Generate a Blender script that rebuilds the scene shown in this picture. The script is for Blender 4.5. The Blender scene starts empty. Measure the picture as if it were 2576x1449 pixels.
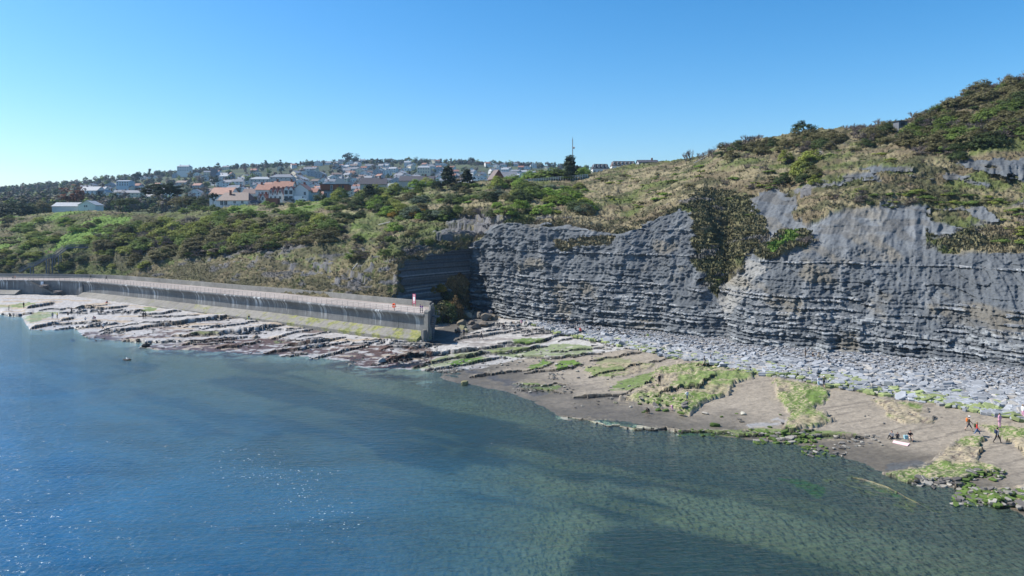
import bpy, math, random
import numpy as np
from mathutils import Vector, Matrix

# ------------------------------------------------------------------ camera, sky, sun, exposure
sc = bpy.context.scene
F = 1839.0          # focal length in pixels of a 2576-pixel-wide picture
CX = 1288.0
HY = 560.0          # row of the sea horizon
H = 25.4            # height of the drone above the water

cam_d = bpy.data.cameras.new('camera')
cam = bpy.data.objects.new('camera', cam_d)
sc.collection.objects.link(cam)
cam.location = (0, 0, H)
cam.rotation_euler = (math.radians(90), 0, 0)
cam_d.sensor_width = 36.0
cam_d.lens = 36.0 * F / 2576.0
cam_d.shift_y = -(724.5 - HY) / 2576.0
cam_d.clip_start = 0.5
cam_d.clip_end = 20000
sc.camera = cam

SUN_EL = math.radians(47)
SUN_AZ = math.radians(-80)          # from +Y towards +X; negative is to the left
world = bpy.data.worlds.new('World')
sc.world = world
world.use_nodes = True
wn = world.node_tree
wn.nodes.clear()
sky = wn.nodes.new('ShaderNodeTexSky')
sky.sky_type = 'NISHITA'
sky.sun_disc = False
sky.sun_elevation = SUN_EL
sky.sun_rotation = SUN_AZ
sky.altitude = 0
sky.air_density = 1.0
sky.dust_density = 0.8
sky.ozone_density = 5.0
bg = wn.nodes.new('ShaderNodeBackground')
bg.inputs['Strength'].default_value = 0.10
wo = wn.nodes.new('ShaderNodeOutputWorld')
sgm = wn.nodes.new('ShaderNodeGamma'); sgm.inputs[1].default_value = 1.1
shs = wn.nodes.new('ShaderNodeHueSaturation'); shs.inputs['Saturation'].default_value = 1.27; shs.inputs['Hue'].default_value = .494
wn.links.new(sky.outputs[0], sgm.inputs[0]); wn.links.new(sgm.outputs[0], shs.inputs['Color'])
wn.links.new(shs.outputs[0], bg.inputs[0])
wn.links.new(bg.outputs[0], wo.inputs[0])

sun_d = bpy.data.lights.new('sun', 'SUN')
sun_d.energy = 4.8
sun_d.angle = math.radians(0.53)
sun_d.color = (1.0, 0.95, 0.87)
sun = bpy.data.objects.new('sun', sun_d)
sc.collection.objects.link(sun)
sun_dir = Vector((math.cos(SUN_EL) * math.sin(SUN_AZ), math.cos(SUN_EL) * math.cos(SUN_AZ), math.sin(SUN_EL)))
sun.rotation_euler = sun_dir.to_track_quat('Z', 'Y').to_euler()
sun.location = (-100, 0, 200)

vs = sc.view_settings
vs.view_transform = 'Standard'
vs.look = 'None'
vs.exposure = 0.6
vs.gamma = 1.0
vs.use_curve_mapping = False
sc.cycles.max_bounces = 6
sc.cycles.diffuse_bounces = 2
sc.cycles.glossy_bounces = 2
sc.cycles.transparent_max_bounces = 10
sc.cycles.volume_bounces = 0
sc.cycles.use_adaptive_sampling = True

COL = sc.collection
rng = np.random.default_rng(7)
R = random.Random(11)

# ------------------------------------------------------------------ helpers
def lin(r, g, b):
    f = lambda c: (c / 255.0) / 12.92 if c / 255.0 <= 0.04045 else ((c / 255.0 + 0.055) / 1.055) ** 2.4
    return (f(r), f(g), f(b))

def at(px, py, D):
    """world point seen at picture position (px, py) when it is D metres away"""
    return ((px - CX) / F * D, D, H - (py - HY) / F * D)

def at_z(px, py, z):
    D = (H - z) * F / (py - HY)
    return ((px - CX) / F * D, D, z)

_M1, _M2, _M3 = np.uint32(374761393), np.uint32(668265263), np.uint32(2246822519)

def _hash(ix, iy, iz, seed):
    with np.errstate(over='ignore'):
        h = (ix.astype(np.int64).astype(np.uint32) * _M1) ^ (iy.astype(np.int64).astype(np.uint32) * _M2) ^ (iz.astype(np.int64).astype(np.uint32) * _M3)
        h = h ^ np.uint32((seed * 2654435761) & 0xffffffff)
        h = (h ^ (h >> np.uint32(15))) * np.uint32(2246822519)
        h = (h ^ (h >> np.uint32(13))) * np.uint32(3266489917)
        h = h ^ (h >> np.uint32(16))
    return h.astype(np.float64) / 4294967295.0

def hash1(i, seed=0):
    i = np.asarray(i)
    z = np.zeros_like(i)
    return _hash(i, z, z, seed)

def hash2(i, j, seed=0):
    i = np.asarray(i); j = np.asarray(j) + np.zeros_like(i)
    return _hash(i, j, np.zeros_like(i), seed)

def noise2(x, y, seed=0):
    x, y = np.broadcast_arrays(np.asarray(x, float), np.asarray(y, float))
    ix, iy = np.floor(x), np.floor(y)
    fx, fy = x - ix, y - iy
    fx = fx * fx * (3 - 2 * fx); fy = fy * fy * (3 - 2 * fy)
    z = np.zeros_like(ix)
    a = _hash(ix, iy, z, seed); b = _hash(ix + 1, iy, z, seed)
    c = _hash(ix, iy + 1, z, seed); d = _hash(ix + 1, iy + 1, z, seed)
    return (a * (1 - fx) + b * fx) * (1 - fy) + (c * (1 - fx) + d * fx) * fy

def fbm(x, y, seed=0, octv=4, gain=0.5):
    s = 0; a = 1; t = 0
    for o in range(octv):
        s = s + a * noise2(x * 2 ** o + 17.3 * o, y * 2 ** o - 9.1 * o, seed + o)
        t += a; a *= gain
    return s / t

def ridge(x, y, seed=0, octv=3):
    s = 0; a = 1; t = 0
    for o in range(octv):
        n = 1 - np.abs(2 * noise2(x * 2 ** o + 3.3 * o, y * 2 ** o + 7.7 * o, seed + o) - 1)
        s = s + a * n; t += a; a *= 0.5
    return s / t

def sstep(a, b, x):
    t = np.clip((x - a) / (b - a), 0, 1)
    return t * t * (3 - 2 * t)

def inpoly(px, py, poly):
    px = np.asarray(px, float); py = np.asarray(py, float)
    res = np.zeros(px.shape, bool)
    xs = [p[0] for p in poly]; ys = [p[1] for p in poly]
    box = (px >= min(xs)) & (px <= max(xs)) & (py >= min(ys)) & (py <= max(ys))
    if not box.any():
        return res
    X, Y = px[box], py[box]
    r = np.zeros(X.shape, bool)
    n = len(poly); j = n - 1
    for i in range(n):
        xi, yi = poly[i]; xj, yj = poly[j]
        if yi != yj:
            c = ((yi > Y) != (yj > Y)) & (X < (xj - xi) * (Y - yi) / (yj - yi) + xi)
            r ^= c
        j = i
    res[box] = r
    return res

def grid_mesh(name, P, keep=None, col=None, smooth=False, flip=False):
    """P: rows x cols x 3"""
    nr, nc = P.shape[:2]
    idx = np.arange(nr * nc).reshape(nr, nc)
    q = np.stack([idx[:-1, :-1], idx[:-1, 1:], idx[1:, 1:], idx[1:, :-1]], -1).reshape(-1, 4)
    if flip:
        q = q[:, ::-1]
    if keep is not None:
        q = q[keep.reshape(-1)]
    used = np.unique(q)
    remap = -np.ones(nr * nc, np.int64)
    remap[used] = np.arange(len(used))
    V = P.reshape(-1, 3)[used]
    q = remap[q]
    return raw_mesh(name, V, q, None if col is None else col.reshape(-1, col.shape[-1])[used], smooth)

def raw_mesh(name, V, Q, col=None, smooth=False):
    me = bpy.data.meshes.new(name)
    V = np.asarray(V, np.float32); Q = np.asarray(Q, np.int32)
    k = Q.shape[1]
    me.vertices.add(len(V)); me.vertices.foreach_set('co', V.ravel())
    me.loops.add(Q.size); me.loops.foreach_set('vertex_index', Q.ravel())
    me.polygons.add(len(Q))
    me.polygons.foreach_set('loop_start', np.arange(0, Q.size, k, dtype=np.int32))
    me.polygons.foreach_set('loop_total', np.full(len(Q), k, np.int32))
    if smooth:
        me.polygons.foreach_set('use_smooth', np.ones(len(Q), bool))
    if col is not None:
        a = me.color_attributes.new('Col', 'FLOAT_COLOR', 'POINT')
        c = np.ones((len(V), 4), np.float32); c[:, :col.shape[1]] = col
        a.data.foreach_set('color', c.ravel())
    me.update()
    me.validate()
    return me

KIDS = {}
def link(name, me, mat=None, parent=None, loc=None):
    o = bpy.data.objects.new(name, me)
    COL.objects.link(o)
    if mat is not None and me is not None and len(me.materials) == 0:
        me.materials.append(mat)
    if parent is not None:
        o.parent = parent
        KIDS.setdefault(parent.name, []).append(o)
    if loc is not None:
        o.location = loc
    return o

def tag(o, label=None, cat=None, group=None, kind=None):
    if label: o['label'] = label
    if cat: o['category'] = cat
    if group: o['group'] = group
    if kind: o['kind'] = kind
    return o

def thing(name, label, cat, loc=(0, 0, 0), rz=0, group=None, scale=None):
    o = bpy.data.objects.new(name, None)
    o.empty_display_size = 0.3
    COL.objects.link(o)
    o.location = loc
    o.rotation_euler = (0, 0, rz)
    if scale: o.scale = scale
    return tag(o, label, cat, group)

def copy_tree(o, parent=None):
    c = o.copy(); COL.objects.link(c); c.parent = parent
    for ch in KIDS.get(o.name, ()):
        copy_tree(ch, c)
    return c

class MB:
    """collects polygons for one mesh"""
    def __init__(s):
        s.v = []; s.f = []; s.m = []; s.cur = 0
    def add(s, vs, fs):
        n = len(s.v)
        s.v += [tuple(v) for v in vs]
        s.f += [tuple(n + i for i in f) for f in fs]
        s.m += [s.cur] * len(fs)
    def box(s, x0, x1, y0, y1, z0, z1):
        s.add([(x0, y0, z0), (x1, y0, z0), (x1, y1, z0), (x0, y1, z0), (x0, y0, z1), (x1, y0, z1), (x1, y1, z1), (x0, y1, z1)],
              [(0, 3, 2, 1), (4, 5, 6, 7), (0, 1, 5, 4), (1, 2, 6, 5), (2, 3, 7, 6), (3, 0, 4, 7)])
    def tube(s, p, q, r0, r1=None, n=5, caps=True):
        r1 = r0 if r1 is None else r1
        p, q = Vector(p), Vector(q)
        d = q - p
        if d.length < 1e-6: return
        d.normalize()
        a = d.cross(Vector((0, 0, 1)))
        if a.length < 1e-3: a = Vector((1, 0, 0))
        a.normalize(); b = d.cross(a)
        vs = []
        for c, r in ((p, r0), (q, r1)):
            for i in range(n):
                t = 2 * math.pi * i / n
                vs.append(c + a * math.cos(t) * r + b * math.sin(t) * r)
        fs = [(i, (i + 1) % n, n + (i + 1) % n, n + i) for i in range(n)]
        if caps:
            fs += [tuple(range(n - 1, -1, -1)), tuple(range(n, 2 * n))]
        s.add(vs, fs)
    def bar(s, p, q, w, h):
        """square section bar"""
        p, q = Vector(p), Vector(q)
        d = (q - p).normalized()
        a = d.cross(Vector((0, 0, 1)))
        if a.length < 1e-3: a = Vector((1, 0, 0))
        a.normalize(); b = a.cross(d)
        vs = []
        for c in (p, q):
            for i, j in ((-1, -1), (1, -1), (1, 1), (-1, 1)):
                vs.append(c + a * i * w / 2 + b * j * h / 2)
        s.add(vs, [(0, 1, 2, 3), (7, 6, 5, 4), (0, 4, 5, 1), (1, 5, 6, 2), (2, 6, 7, 3), (3, 7, 4, 0)])
    def mesh(s, name, mats=()):
        me = bpy.data.meshes.new(name)
        me.from_pydata(s.v, [], s.f)
        for m in mats: me.materials.append(m)
        if any(s.m): me.polygons.foreach_set('material_index', s.m)
        me.update()
        return me
    def build(s, name, mat, parent=None, loc=None):
        return link(name, s.mesh(name, [mat]), None, parent, loc)

# ------------------------------------------------------------------ materials
def new_mat(name):
    m = bpy.data.materials.new(name)
    m.use_nodes = True
    nt = m.node_tree
    b = nt.nodes['Principled BSDF']
    return m, nt, b

def nn(nt, t, **kw):
    n = nt.nodes.new(t)
    for k, v in kw.items():
        setattr(n, k, v)
    return n

def mixc(nt, a, b, fac, mode='MIX'):
    m = nn(nt, 'ShaderNodeMix', data_type='RGBA', blend_type=mode)
    for s, v in ((6, a), (7, b), (0, fac)):
        if hasattr(v, 'is_output') or isinstance(v, bpy.types.NodeSocket):
            nt.links.new(v, m.inputs[s])
        elif isinstance(v, (int, float)):
            m.inputs[s].default_value = v if s == 0 else (v, v, v, 1)
        else:
            m.inputs[s].default_value = (*v[:3], 1)
    return m.outputs[2]

def ntex(nt, vec, scale, detail=4, rough=0.6, out=0, dist=0):
    n = nn(nt, 'ShaderNodeTexNoise')
    n.inputs['Scale'].default_value = scale
    n.inputs['Detail'].default_value = detail
    n.inputs['Roughness'].default_value = rough
    n.inputs['Distortion'].default_value = dist
    if vec is not None: nt.links.new(vec, n.inputs['Vector'])
    return n.outputs[out]

def ramp(nt, fac, stops):
    r = nn(nt, 'ShaderNodeValToRGB')
    el = r.color_ramp.elements
    while len(el) < len(stops): el.new(0.5)
    for e, (p, c) in zip(el, stops):
        e.position = p; e.color = (*c, 1) if not isinstance(c, (int, float)) else (c, c, c, 1)
    nt.links.new(fac, r.inputs[0])
    return r.outputs[0]

def mapping(nt, vec, scale=(1, 1, 1), rot=(0, 0, 0)):
    m = nn(nt, 'ShaderNodeMapping')
    m.inputs['Scale'].default_value = scale
    m.inputs['Rotation'].default_value = rot
    nt.links.new(vec, m.inputs['Vector'])
    return m.outputs[0]

def geo_pos(nt):
    return nn(nt, 'ShaderNodeNewGeometry').outputs['Position']

def bump(nt, b, h, strength, dist):
    n = nn(nt, 'ShaderNodeBump')
    n.inputs['Strength'].default_value = strength
    n.inputs['Distance'].default_value = dist
    nt.links.new(h, n.inputs['Height'])
    nt.links.new(n.outputs[0], b.inputs['Normal'])

def surf_mat(name, rough=0.9, color=None, attr=False, objcol=False, var=0.25, vscale=1.5, bs=4.0, bstr=0.4, bdist=0.05, spec=0.3, stretch=(1, 1, 1), objrand=0.0):
    m, nt, b = new_mat(name)
    P = mapping(nt, geo_pos(nt) if not objcol else nn(nt, 'ShaderNodeTexCoord').outputs['Object'], stretch)
    if attr:
        a = nn(nt, 'ShaderNodeAttribute', attribute_name='Col'); base = a.outputs['Color']
    elif objcol:
        base = nn(nt, 'ShaderNodeObjectInfo').outputs['Color']
    else:
        rgb = nn(nt, 'ShaderNodeRGB'); rgb.outputs[0].default_value = (*color, 1); base = rgb.outputs[0]
    n = ntex(nt, P, vscale, 5, 0.65)
    v = ramp(nt, n, [(0.25, 1 - var), (0.75, 1 + var)])
    c = mixc(nt, base, v, 1.0, 'MULTIPLY')
    if objrand:
        oi = nn(nt, 'ShaderNodeObjectInfo')
        mr = nn(nt, 'ShaderNodeMapRange'); mr.inputs[3].default_value = 1 - objrand; mr.inputs[4].default_value = 1 + objrand
        nt.links.new(oi.outputs['Random'], mr.inputs[0])
        c = mixc(nt, c, mr.outputs[0], 1.0, 'MULTIPLY')
        nt.nodes[-1].inputs[6]
    nt.links.new(c, b.inputs['Base Color'])
    b.inputs['Roughness'].default_value = rough
    b.inputs['Specular IOR Level'].default_value = spec
    if bstr:
        bump(nt, b, ntex(nt, P, bs, 4, 0.6), bstr, bdist)
    return m

def plain(name, color, rough=0.6, metal=0.0, var=0.12, vscale=3.0):
    m, nt, b = new_mat(name)
    n = ntex(nt, nn(nt, 'ShaderNodeTexCoord').outputs['Object'], vscale, 3, 0.6)
    c = mixc(nt, color, ramp(nt, n, [(0.3, 1 - var), (0.7, 1 + var)]), 1.0, 'MULTIPLY')
    nt.links.new(c, b.inputs['Base Color'])
    b.inputs['Roughness'].default_value = rough
    b.inputs['Metallic'].default_value = metal
    b.inputs['Specular IOR Level'].default_value = 0.35
    return m

def leaf_mat(name, color=None, var=0.3, trans=0.35):
    m, nt, b = new_mat(name)
    if color is None:
        base = nn(nt, 'ShaderNodeObjectInfo').outputs['Color']
    else:
        rgb = nn(nt, 'ShaderNodeRGB'); rgb.outputs[0].default_value = (*color, 1); base = rgb.outputs[0]
    n = ntex(nt, geo_pos(nt), 0.9, 4, 0.7)
    c = mixc(nt, base, ramp(nt, n, [(0.3, 1 - var), (0.7, 1 + var)]), 1.0, 'MULTIPLY')
    ri = nn(nt, 'ShaderNodeNewGeometry').outputs['Random Per Island']
    c = mixc(nt, c, ramp(nt, ri, [(0.0, 0.72), (1.0, 1.3)]), 1.0, 'MULTIPLY')
    nt.links.new(c, b.inputs['Base Color'])
    b.inputs['Roughness'].default_value = 0.75
    b.inputs['Specular IOR Level'].default_value = 0.2
    tr = nn(nt, 'ShaderNodeBsdfTranslucent'); nt.links.new(c, tr.inputs[0])
    mx = nn(nt, 'ShaderNodeMixShader'); mx.inputs[0].default_value = trans
    out = nt.nodes['Material Output']
    nt.links.new(b.outputs[0], mx.inputs[1]); nt.links.new(tr.outputs[0], mx.inputs[2]); nt.links.new(mx.outputs[0], out.inputs[0])
    return m
# ------------------------------------------------------------------ foreshore: sea bed, sand, rock ledges
WL = [(-900, 770), (-200, 785), (0, 792), (55, 800), (75, 828), (130, 826), (185, 822), (215, 850), (300, 866), (400, 878), (560, 886), (700, 892), (830, 905), (950, 925),
      (1050, 938), (1180, 958), (1290, 985), (1380, 1030), (1420, 1052), (1560, 1070), (1700, 1090), (1850, 1112), (2000, 1138), (2150, 1172), (2260, 1215), (2380, 1248),
      (2480, 1262), (2576, 1284), (2900, 1370), (3800, 1700)]
FT = [(-900, 752, 1.6), (0, 756, 1.6), (200, 758, 1.6), (300, 760, 1.6), (430, 772, 1.5), (560, 786, 1.3), (700, 806, 1.1), (800, 828, 0.9), (900, 848, 0.8), (1060, 860, 0.8),
      (1110, 845, 0.9), (1190, 806, 1.3), (1300, 805, 1.5), (1500, 825, 2.0), (1720, 840, 2.5), (1830, 848, 2.5), (1900, 866, 2.6), (2100, 880, 2.9), (2300, 897, 3.0), (2576, 930, 3.4), (2900, 980, 3.6), (3800, 1150, 4)]
_wx = np.array([p[0] for p in WL], float); _wD = np.array([H * F / (p[1] - HY) for p in WL])
_fx = np.array([p[0] for p in FT], float); _fD = np.array([(H - p[2]) * F / (p[1] - HY) for p in FT]); _fz = np.array([p[2] for p in FT])

# ledge edges: picture polyline of the scarp foot, height, width of the slab behind, fraction of jag
EDGES = [
    ([(1141, 854), (1200, 848), (1266, 838), (1316, 829)], .45, 5),
    ([(1180, 842), (1230, 836), (1290, 826), (1350, 818), (1430, 822)], .3, 5),
    ([(966, 913), (1028, 903), (1091, 891), (1166, 883), (1216, 876.5), (1253, 871.5), (1316, 870)], .7, 6),
    ([(1033, 928), (1078, 916.5), (1141, 903), (1191, 895), (1236, 886.5), (1261, 888), (1328, 880), (1383, 873)], .6, 5),
    ([(1060, 932), (1121, 923), (1178, 916.5), (1221, 908), (1263, 898)], .45, 5),
    ([(1248, 867), (1341, 866), (1366, 861), (1401, 848), (1461, 845), (1500, 846)], .5, 6),
    ([(1400, 858), (1440, 851), (1500, 853), (1560, 858)], .3, 4),
    ([(1180, 947), (1261, 939), (1303, 934), (1330, 933), (1366, 926), (1396, 909)], .4, 4),
    ([(1316, 936), (1391, 933), (1423, 928), (1451, 922), (1471, 920)], .4, 4),
    ([(1293, 895), (1326, 900), (1406, 898), (1466, 891.5), (1520, 888)], .45, 4.5),
    ([(1380, 884), (1430, 880), (1500, 876), (1540, 878)], .35, 4),
    ([(1481, 906), (1531, 904), (1581, 892), (1618, 886)], .3, 4),
    ([(1475, 949), (1520, 944), (1570, 935), (1590, 925)], .25, 3.5),
    ([(1578, 925), (1610, 920), (1640, 914), (1690, 900)], .3, 3),
    ([(1440, 1003), (1481, 999.5), (1563, 990), (1631, 969), (1653, 950)], .5, 5),
    ([(1655, 998), (1665, 994), (1718, 983), (1763, 977), (1773, 962), (1803, 944)], .5, 4.5),
    ([(1750, 930), (1780, 922), (1815, 914)], .35, 3),
    ([(1405, 1049), (1481, 1056), (1531, 1067), (1606, 1076), (1661, 1081), (1700, 1075)], .28, 1.0),
    ([(1600, 1083), (1686, 1087), (1806, 1095), (1906, 1087), (2031, 1079), (2060, 1073)], .35, 2.0),
    ([(1985, 1100), (2030, 1098), (2100, 1099), (2176, 1097)], .5, 1.1),
    ([(2131, 1206), (2178, 1217), (2235, 1236), (2279, 1262), (2336, 1288), (2368, 1302)], .22, .7),
    ([(2071, 1209), (2134, 1229), (2206, 1258), (2279, 1279), (2312, 1296)], .2, .8),
    ([(1290, 968), (1340, 972), (1400, 966), (1430, 968)], .25, 2.0),
    ([(1300, 985), (1360, 984), (1420, 988)], .4, 1.6),
    ([(65, 777), (100, 770), (138, 763)], .7, 9), ([(0, 791), (40, 793), (84, 788)], .7, 10), ([(75, 830), (112, 822), (150, 816)], .6, 9),
    ([(150, 810), (188, 801)], .5, 8), ([(262, 831), (325, 832), (375, 826), (425, 820), (500, 812), (550, 804), (600, 795)], .9, 12),
    ([(188, 775), (250, 777), (300, 774), (325, 769)], .5, 8), ([(292, 785), (375, 790), (420, 787), (457, 781.5)], .5, 8),
    ([(210, 815), (260, 812), (300, 818)], .5, 8),
    ([(307, 857), (360, 858), (425, 858), (460, 856)], .5, 7), ([(430, 844), (550, 843), (580, 836), (634, 834), (660, 829), (720, 819)], .8, 9),
    ([(455, 868), (500, 864), (560, 858), (625, 848)], .5, 6), ([(540, 880), (600, 874), (660, 862)], .45, 5),
    ([(680, 857), (742, 840), (790, 831)], .5, 5), ([(710, 874), (780, 867), (830, 858), (872, 850)], .7, 6),
    ([(662, 888), (705, 886), (755, 880), (830, 867)], .5, 5), ([(775, 905), (830, 895), (880, 882), (932, 866)], .5, 4),
    ([(700, 895), (740, 896), (775, 893)], .3, 4), ([(880, 866), (960, 862), (1020, 866)], .3, 4), ([(1030, 882), (1060, 876), (1085, 871)], .4, 4),
    ([(930, 921), (990, 911), (1040, 907)], .3, 4),
]
for _k in range(32):         # lesser bedding edges on the left platform
    x0 = R.uniform(60, 980); L = R.uniform(50, 190)
    ylo = np.interp(x0, [60, 300, 700, 1000], [765, 790, 830, 872]); yhi = np.interp(x0, [60, 200, 400, 700, 1000], [820, 840, 868, 885, 925])
    y0 = R.uniform(ylo, yhi); sl = R.uniform(-0.02, 0.13)
    EDGES.append(([(x0, y0), (x0 + L * .3, y0 - sl * L * .3 + R.uniform(-1, 1)), (x0 + L * .7, y0 - sl * L * .7 + R.uniform(-1, 1)), (x0 + L, y0 - sl * L)], R.uniform(.12, .32), R.uniform(2.5, 6)))
for _k in range(26):         # bedding edges at the foot of the bay
    x0 = R.uniform(1180, 1500); L = R.uniform(60, 200)
    y0 = R.uniform(808, 835) + (x0 - 1180) * 0.03
    EDGES.append(([(x0, y0 + L * .04), (x0 + L * .5, y0 - 1), (x0 + L, y0 + L * 0.02)], R.uniform(.2, .4), R.uniform(2, 4)))
PATCHES = [  # raised weedy rock pavements: polygon, height
    ([(1655, 925), (1763, 912), (1891, 930), (1894, 950), (1848, 965), (1833, 992), (1771, 1012), (1756, 1027), (1731, 1047), (1690, 1025), (1636, 1018), (1556, 1005), (1600, 985), (1640, 960)], .38),
    ([(1943, 950), (1985, 958), (2050, 972), (2086, 982), (2073, 1018), (2044, 1026), (2070, 1042), (2095, 1060), (2056, 1074), (1968, 1085), (1990, 1045), (1960, 1000)], .32),
    ([(2188, 1005), (2250, 1008), (2305, 1016), (2333, 1037), (2300, 1040), (2353, 1055), (2345, 1062), (2266, 1064), (2234, 1048), (2221, 1021)], .25),
    ([(2423, 1100), (2475, 1100), (2467, 1140), (2458, 1158), (2527, 1186), (2510, 1194), (2452, 1194), (2420, 1209), (2290, 1217), (2221, 1194), (2348, 1168), (2371, 1134)], .28),
    ([(2467, 1070), (2540, 1075), (2700, 1090), (2700, 1168), (2585, 1150), (2540, 1110), (2500, 1090)], .22),
    ([(2400, 1229), (2470, 1228), (2560, 1236), (2600, 1226), (2700, 1240), (2700, 1310), (2576, 1280), (2490, 1268), (2440, 1240)], .3),
    ([(1470, 925), (1530, 912), (1600, 910), (1650, 918), (1600, 938), (1540, 950), (1500, 948)], .15),
]

_ek = []
for _i, (pts, h, w) in enumerate(EDGES):
    ex = np.array([p[0] for p in pts], float); ey = np.array([p[1] for p in pts], float)
    zb = []
    for x, y in pts:                       # ground level there (first guess of height, then iterate)
        z = 0.3
        for _ in range(4):
            D = (H - z) * F / (y - HY)
            Dw = np.interp(x, _wx, _wD); Df = np.interp(x, _fx, _fD); zf = np.interp(x, _fx, _fz)
            z = float(np.clip((D - Dw) / max(Df - Dw, 1), -1, 1) * zf)
        zb.append(z)
    eD = (H - np.array(zb)) * F / (ey - HY)
    _ek.append((ex, eD, h, w, _i))

def edge_D(e, px):
    ex, eD, h, w, i = e
    D = np.interp(px, ex, eD)
    X = (px - CX) / F * D
    jag = (noise2(X / 1.7, X * 0 + i * 3.1, 51) - .5) * 1.5 + (noise2(np.floor(X / 0.9), X * 0 + i, 77) - .5) * 0.9 + (noise2(X / 6, X * 0 + i, 31) - .5) * 2.4
    return D + jag * np.clip(D / 130., .35, 1.2)

def zbase(px, D, X=None):
    Dw = np.interp(px, _wx, _wD); Df = np.interp(px, _fx, _fD); zf = np.interp(px, _fx, _fz)
    X = (px - CX) / F * D
    Dw = Dw + (fbm(X / 9, D / 9, 5, 3) - .5) * 7 * np.clip(Dw / 140, .4, 1)
    t = np.clip((D - Dw) / np.maximum(Df - Dw, 3), 0, 1.0)
    up = zf * t ** 1.15 + np.maximum(D - Df, 0) * 0.02
    s = np.interp(px, [0, 900, 1500, 2576], [.06, .05, .026, .019])
    dn = -4.0 * (1 - np.exp(-np.maximum(Dw - D, 0) * s / 4.0))
    return np.where(D > Dw, up, dn)

def ground(px, D, detail=True):
    """height of the foreshore at picture column px, distance D"""
    px = np.asarray(px, float); D = np.asarray(D, float)
    X = (px - CX) / F * D
    z = zbase(px, D)
    z = z + (fbm(X / 14, D / 14, 9, 3) - .5) * .35
    for e in _ek:
        ex, eD, h, w, i = e
        m = (px > ex[0] - 2) & (px < ex[-1] + 2)
        if not m.any(): continue
        p = px[m]; d = D[m] - edge_D(e, p)
        L = ex[-1] - ex[0]
        hh = h * np.clip((p - ex[0]) / (L * .18), 0.0, 1) ** .5 * np.clip((ex[-1] - p) / (L * .18), 0.0, 1) ** .5
        hh = hh * (.5 + .9 * noise2(p * 0 + i * 7.7, (p - CX) / F * D[m] / 2.2, 88))
        z[m] = z[m] + np.where((d > 0) & (d < w), hh * (1 - np.clip(d, 0, w) / w), 0)
    py = HY + (H - z) * F / D
    jx = px + (noise2(X / 1.3, D / 1.3, 61) - .5) * 14 * 90 / np.maximum(D, 60)
    jy = py + (noise2(X / 1.5 + 40, D / 1.5, 62) - .5) * 9 * 90 / np.maximum(D, 60)
    for poly, h in PATCHES:
        m = inpoly(jx, jy, poly)
        lump = noise2(X / .8, D / .8, 63)
        z = z + m * h * 1.5 * (.45 + .8 * np.where(lump > .42, lump, .1))
    if detail:
        # loose flaggy texture of the dry rock platform, ripples in the sand
        rocky = sstep(1500, 1050, px) * (z > 0.02)
        z = z + rocky * (np.floor(noise2(X / 1.9, D / .8, 64) * 5) / 5 - .4) * .22
        z = z + (fbm(X / .9, D / .5, 65, 2) - .5) * .05
    return z

def gz(px, py):
    """foreshore point seen at (px, py)"""
    z = 0.5
    for _ in range(8):
        D = (H - z) * F / (py - HY)
        z = .5 * z + .5 * float(ground(np.array([px]), np.array([D]), False)[0])
    D = (H - z) * F / (py - HY)
    return Vector(((px - CX) / F * D, D, z))

cols = np.concatenate([np.arange(-900, -60, 14), np.arange(-60, 2640, 2.5), np.arange(2640, 3800, 14)])
ys = np.concatenate([np.arange(742, 960, 1.25), np.arange(960, 1310, 1.9), np.arange(1310, 1480, 5), np.arange(1480, 2600, 40)])[::-1]
Drow = H * F / (ys - HY)
Drow = np.concatenate([Drow, np.linspace(Drow[-1] + 6, 330, 6)])
PXg, Dg = np.meshgrid(cols, Drow)
for e in _ek:                 # pull the two rows nearest to each scarp onto it, so the scarp is steep
    cm = np.where((cols > e[0][0]) & (cols < e[0][-1]))[0]
    ed = edge_D(e, cols[cm])
    j = (Dg[:, cm] < ed[None, :]).sum(0) - 1
    ok = (j > 0) & (j < Dg.shape[0] - 2)
    Dg[j[ok], cm[ok]] = ed[ok] - .04
    Dg[j[ok] + 1, cm[ok]] = ed[ok] + .04
Zg = ground(PXg.ravel(), Dg.ravel()).reshape(PXg.shape)
Xg = (PXg - CX) / F * Dg
PYg = HY + (H - Zg) * F / Dg
P = np.stack([Xg, Dg, Zg], -1)
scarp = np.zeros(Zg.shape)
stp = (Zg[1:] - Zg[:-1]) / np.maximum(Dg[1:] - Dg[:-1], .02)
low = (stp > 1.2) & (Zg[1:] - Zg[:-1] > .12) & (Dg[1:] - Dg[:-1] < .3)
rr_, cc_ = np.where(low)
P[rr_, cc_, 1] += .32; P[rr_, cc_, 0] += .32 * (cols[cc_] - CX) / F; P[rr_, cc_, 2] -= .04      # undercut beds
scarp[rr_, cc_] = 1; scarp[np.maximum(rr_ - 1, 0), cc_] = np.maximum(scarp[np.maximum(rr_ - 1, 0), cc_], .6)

def col_mix(c, new, m):
    return c * (1 - m[..., None]) + np.array(new)[None, None, :] * m[..., None] if c.ndim == 3 else c * (1 - m[:, None]) + np.array(new)[None, :] * m[:, None]

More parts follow.
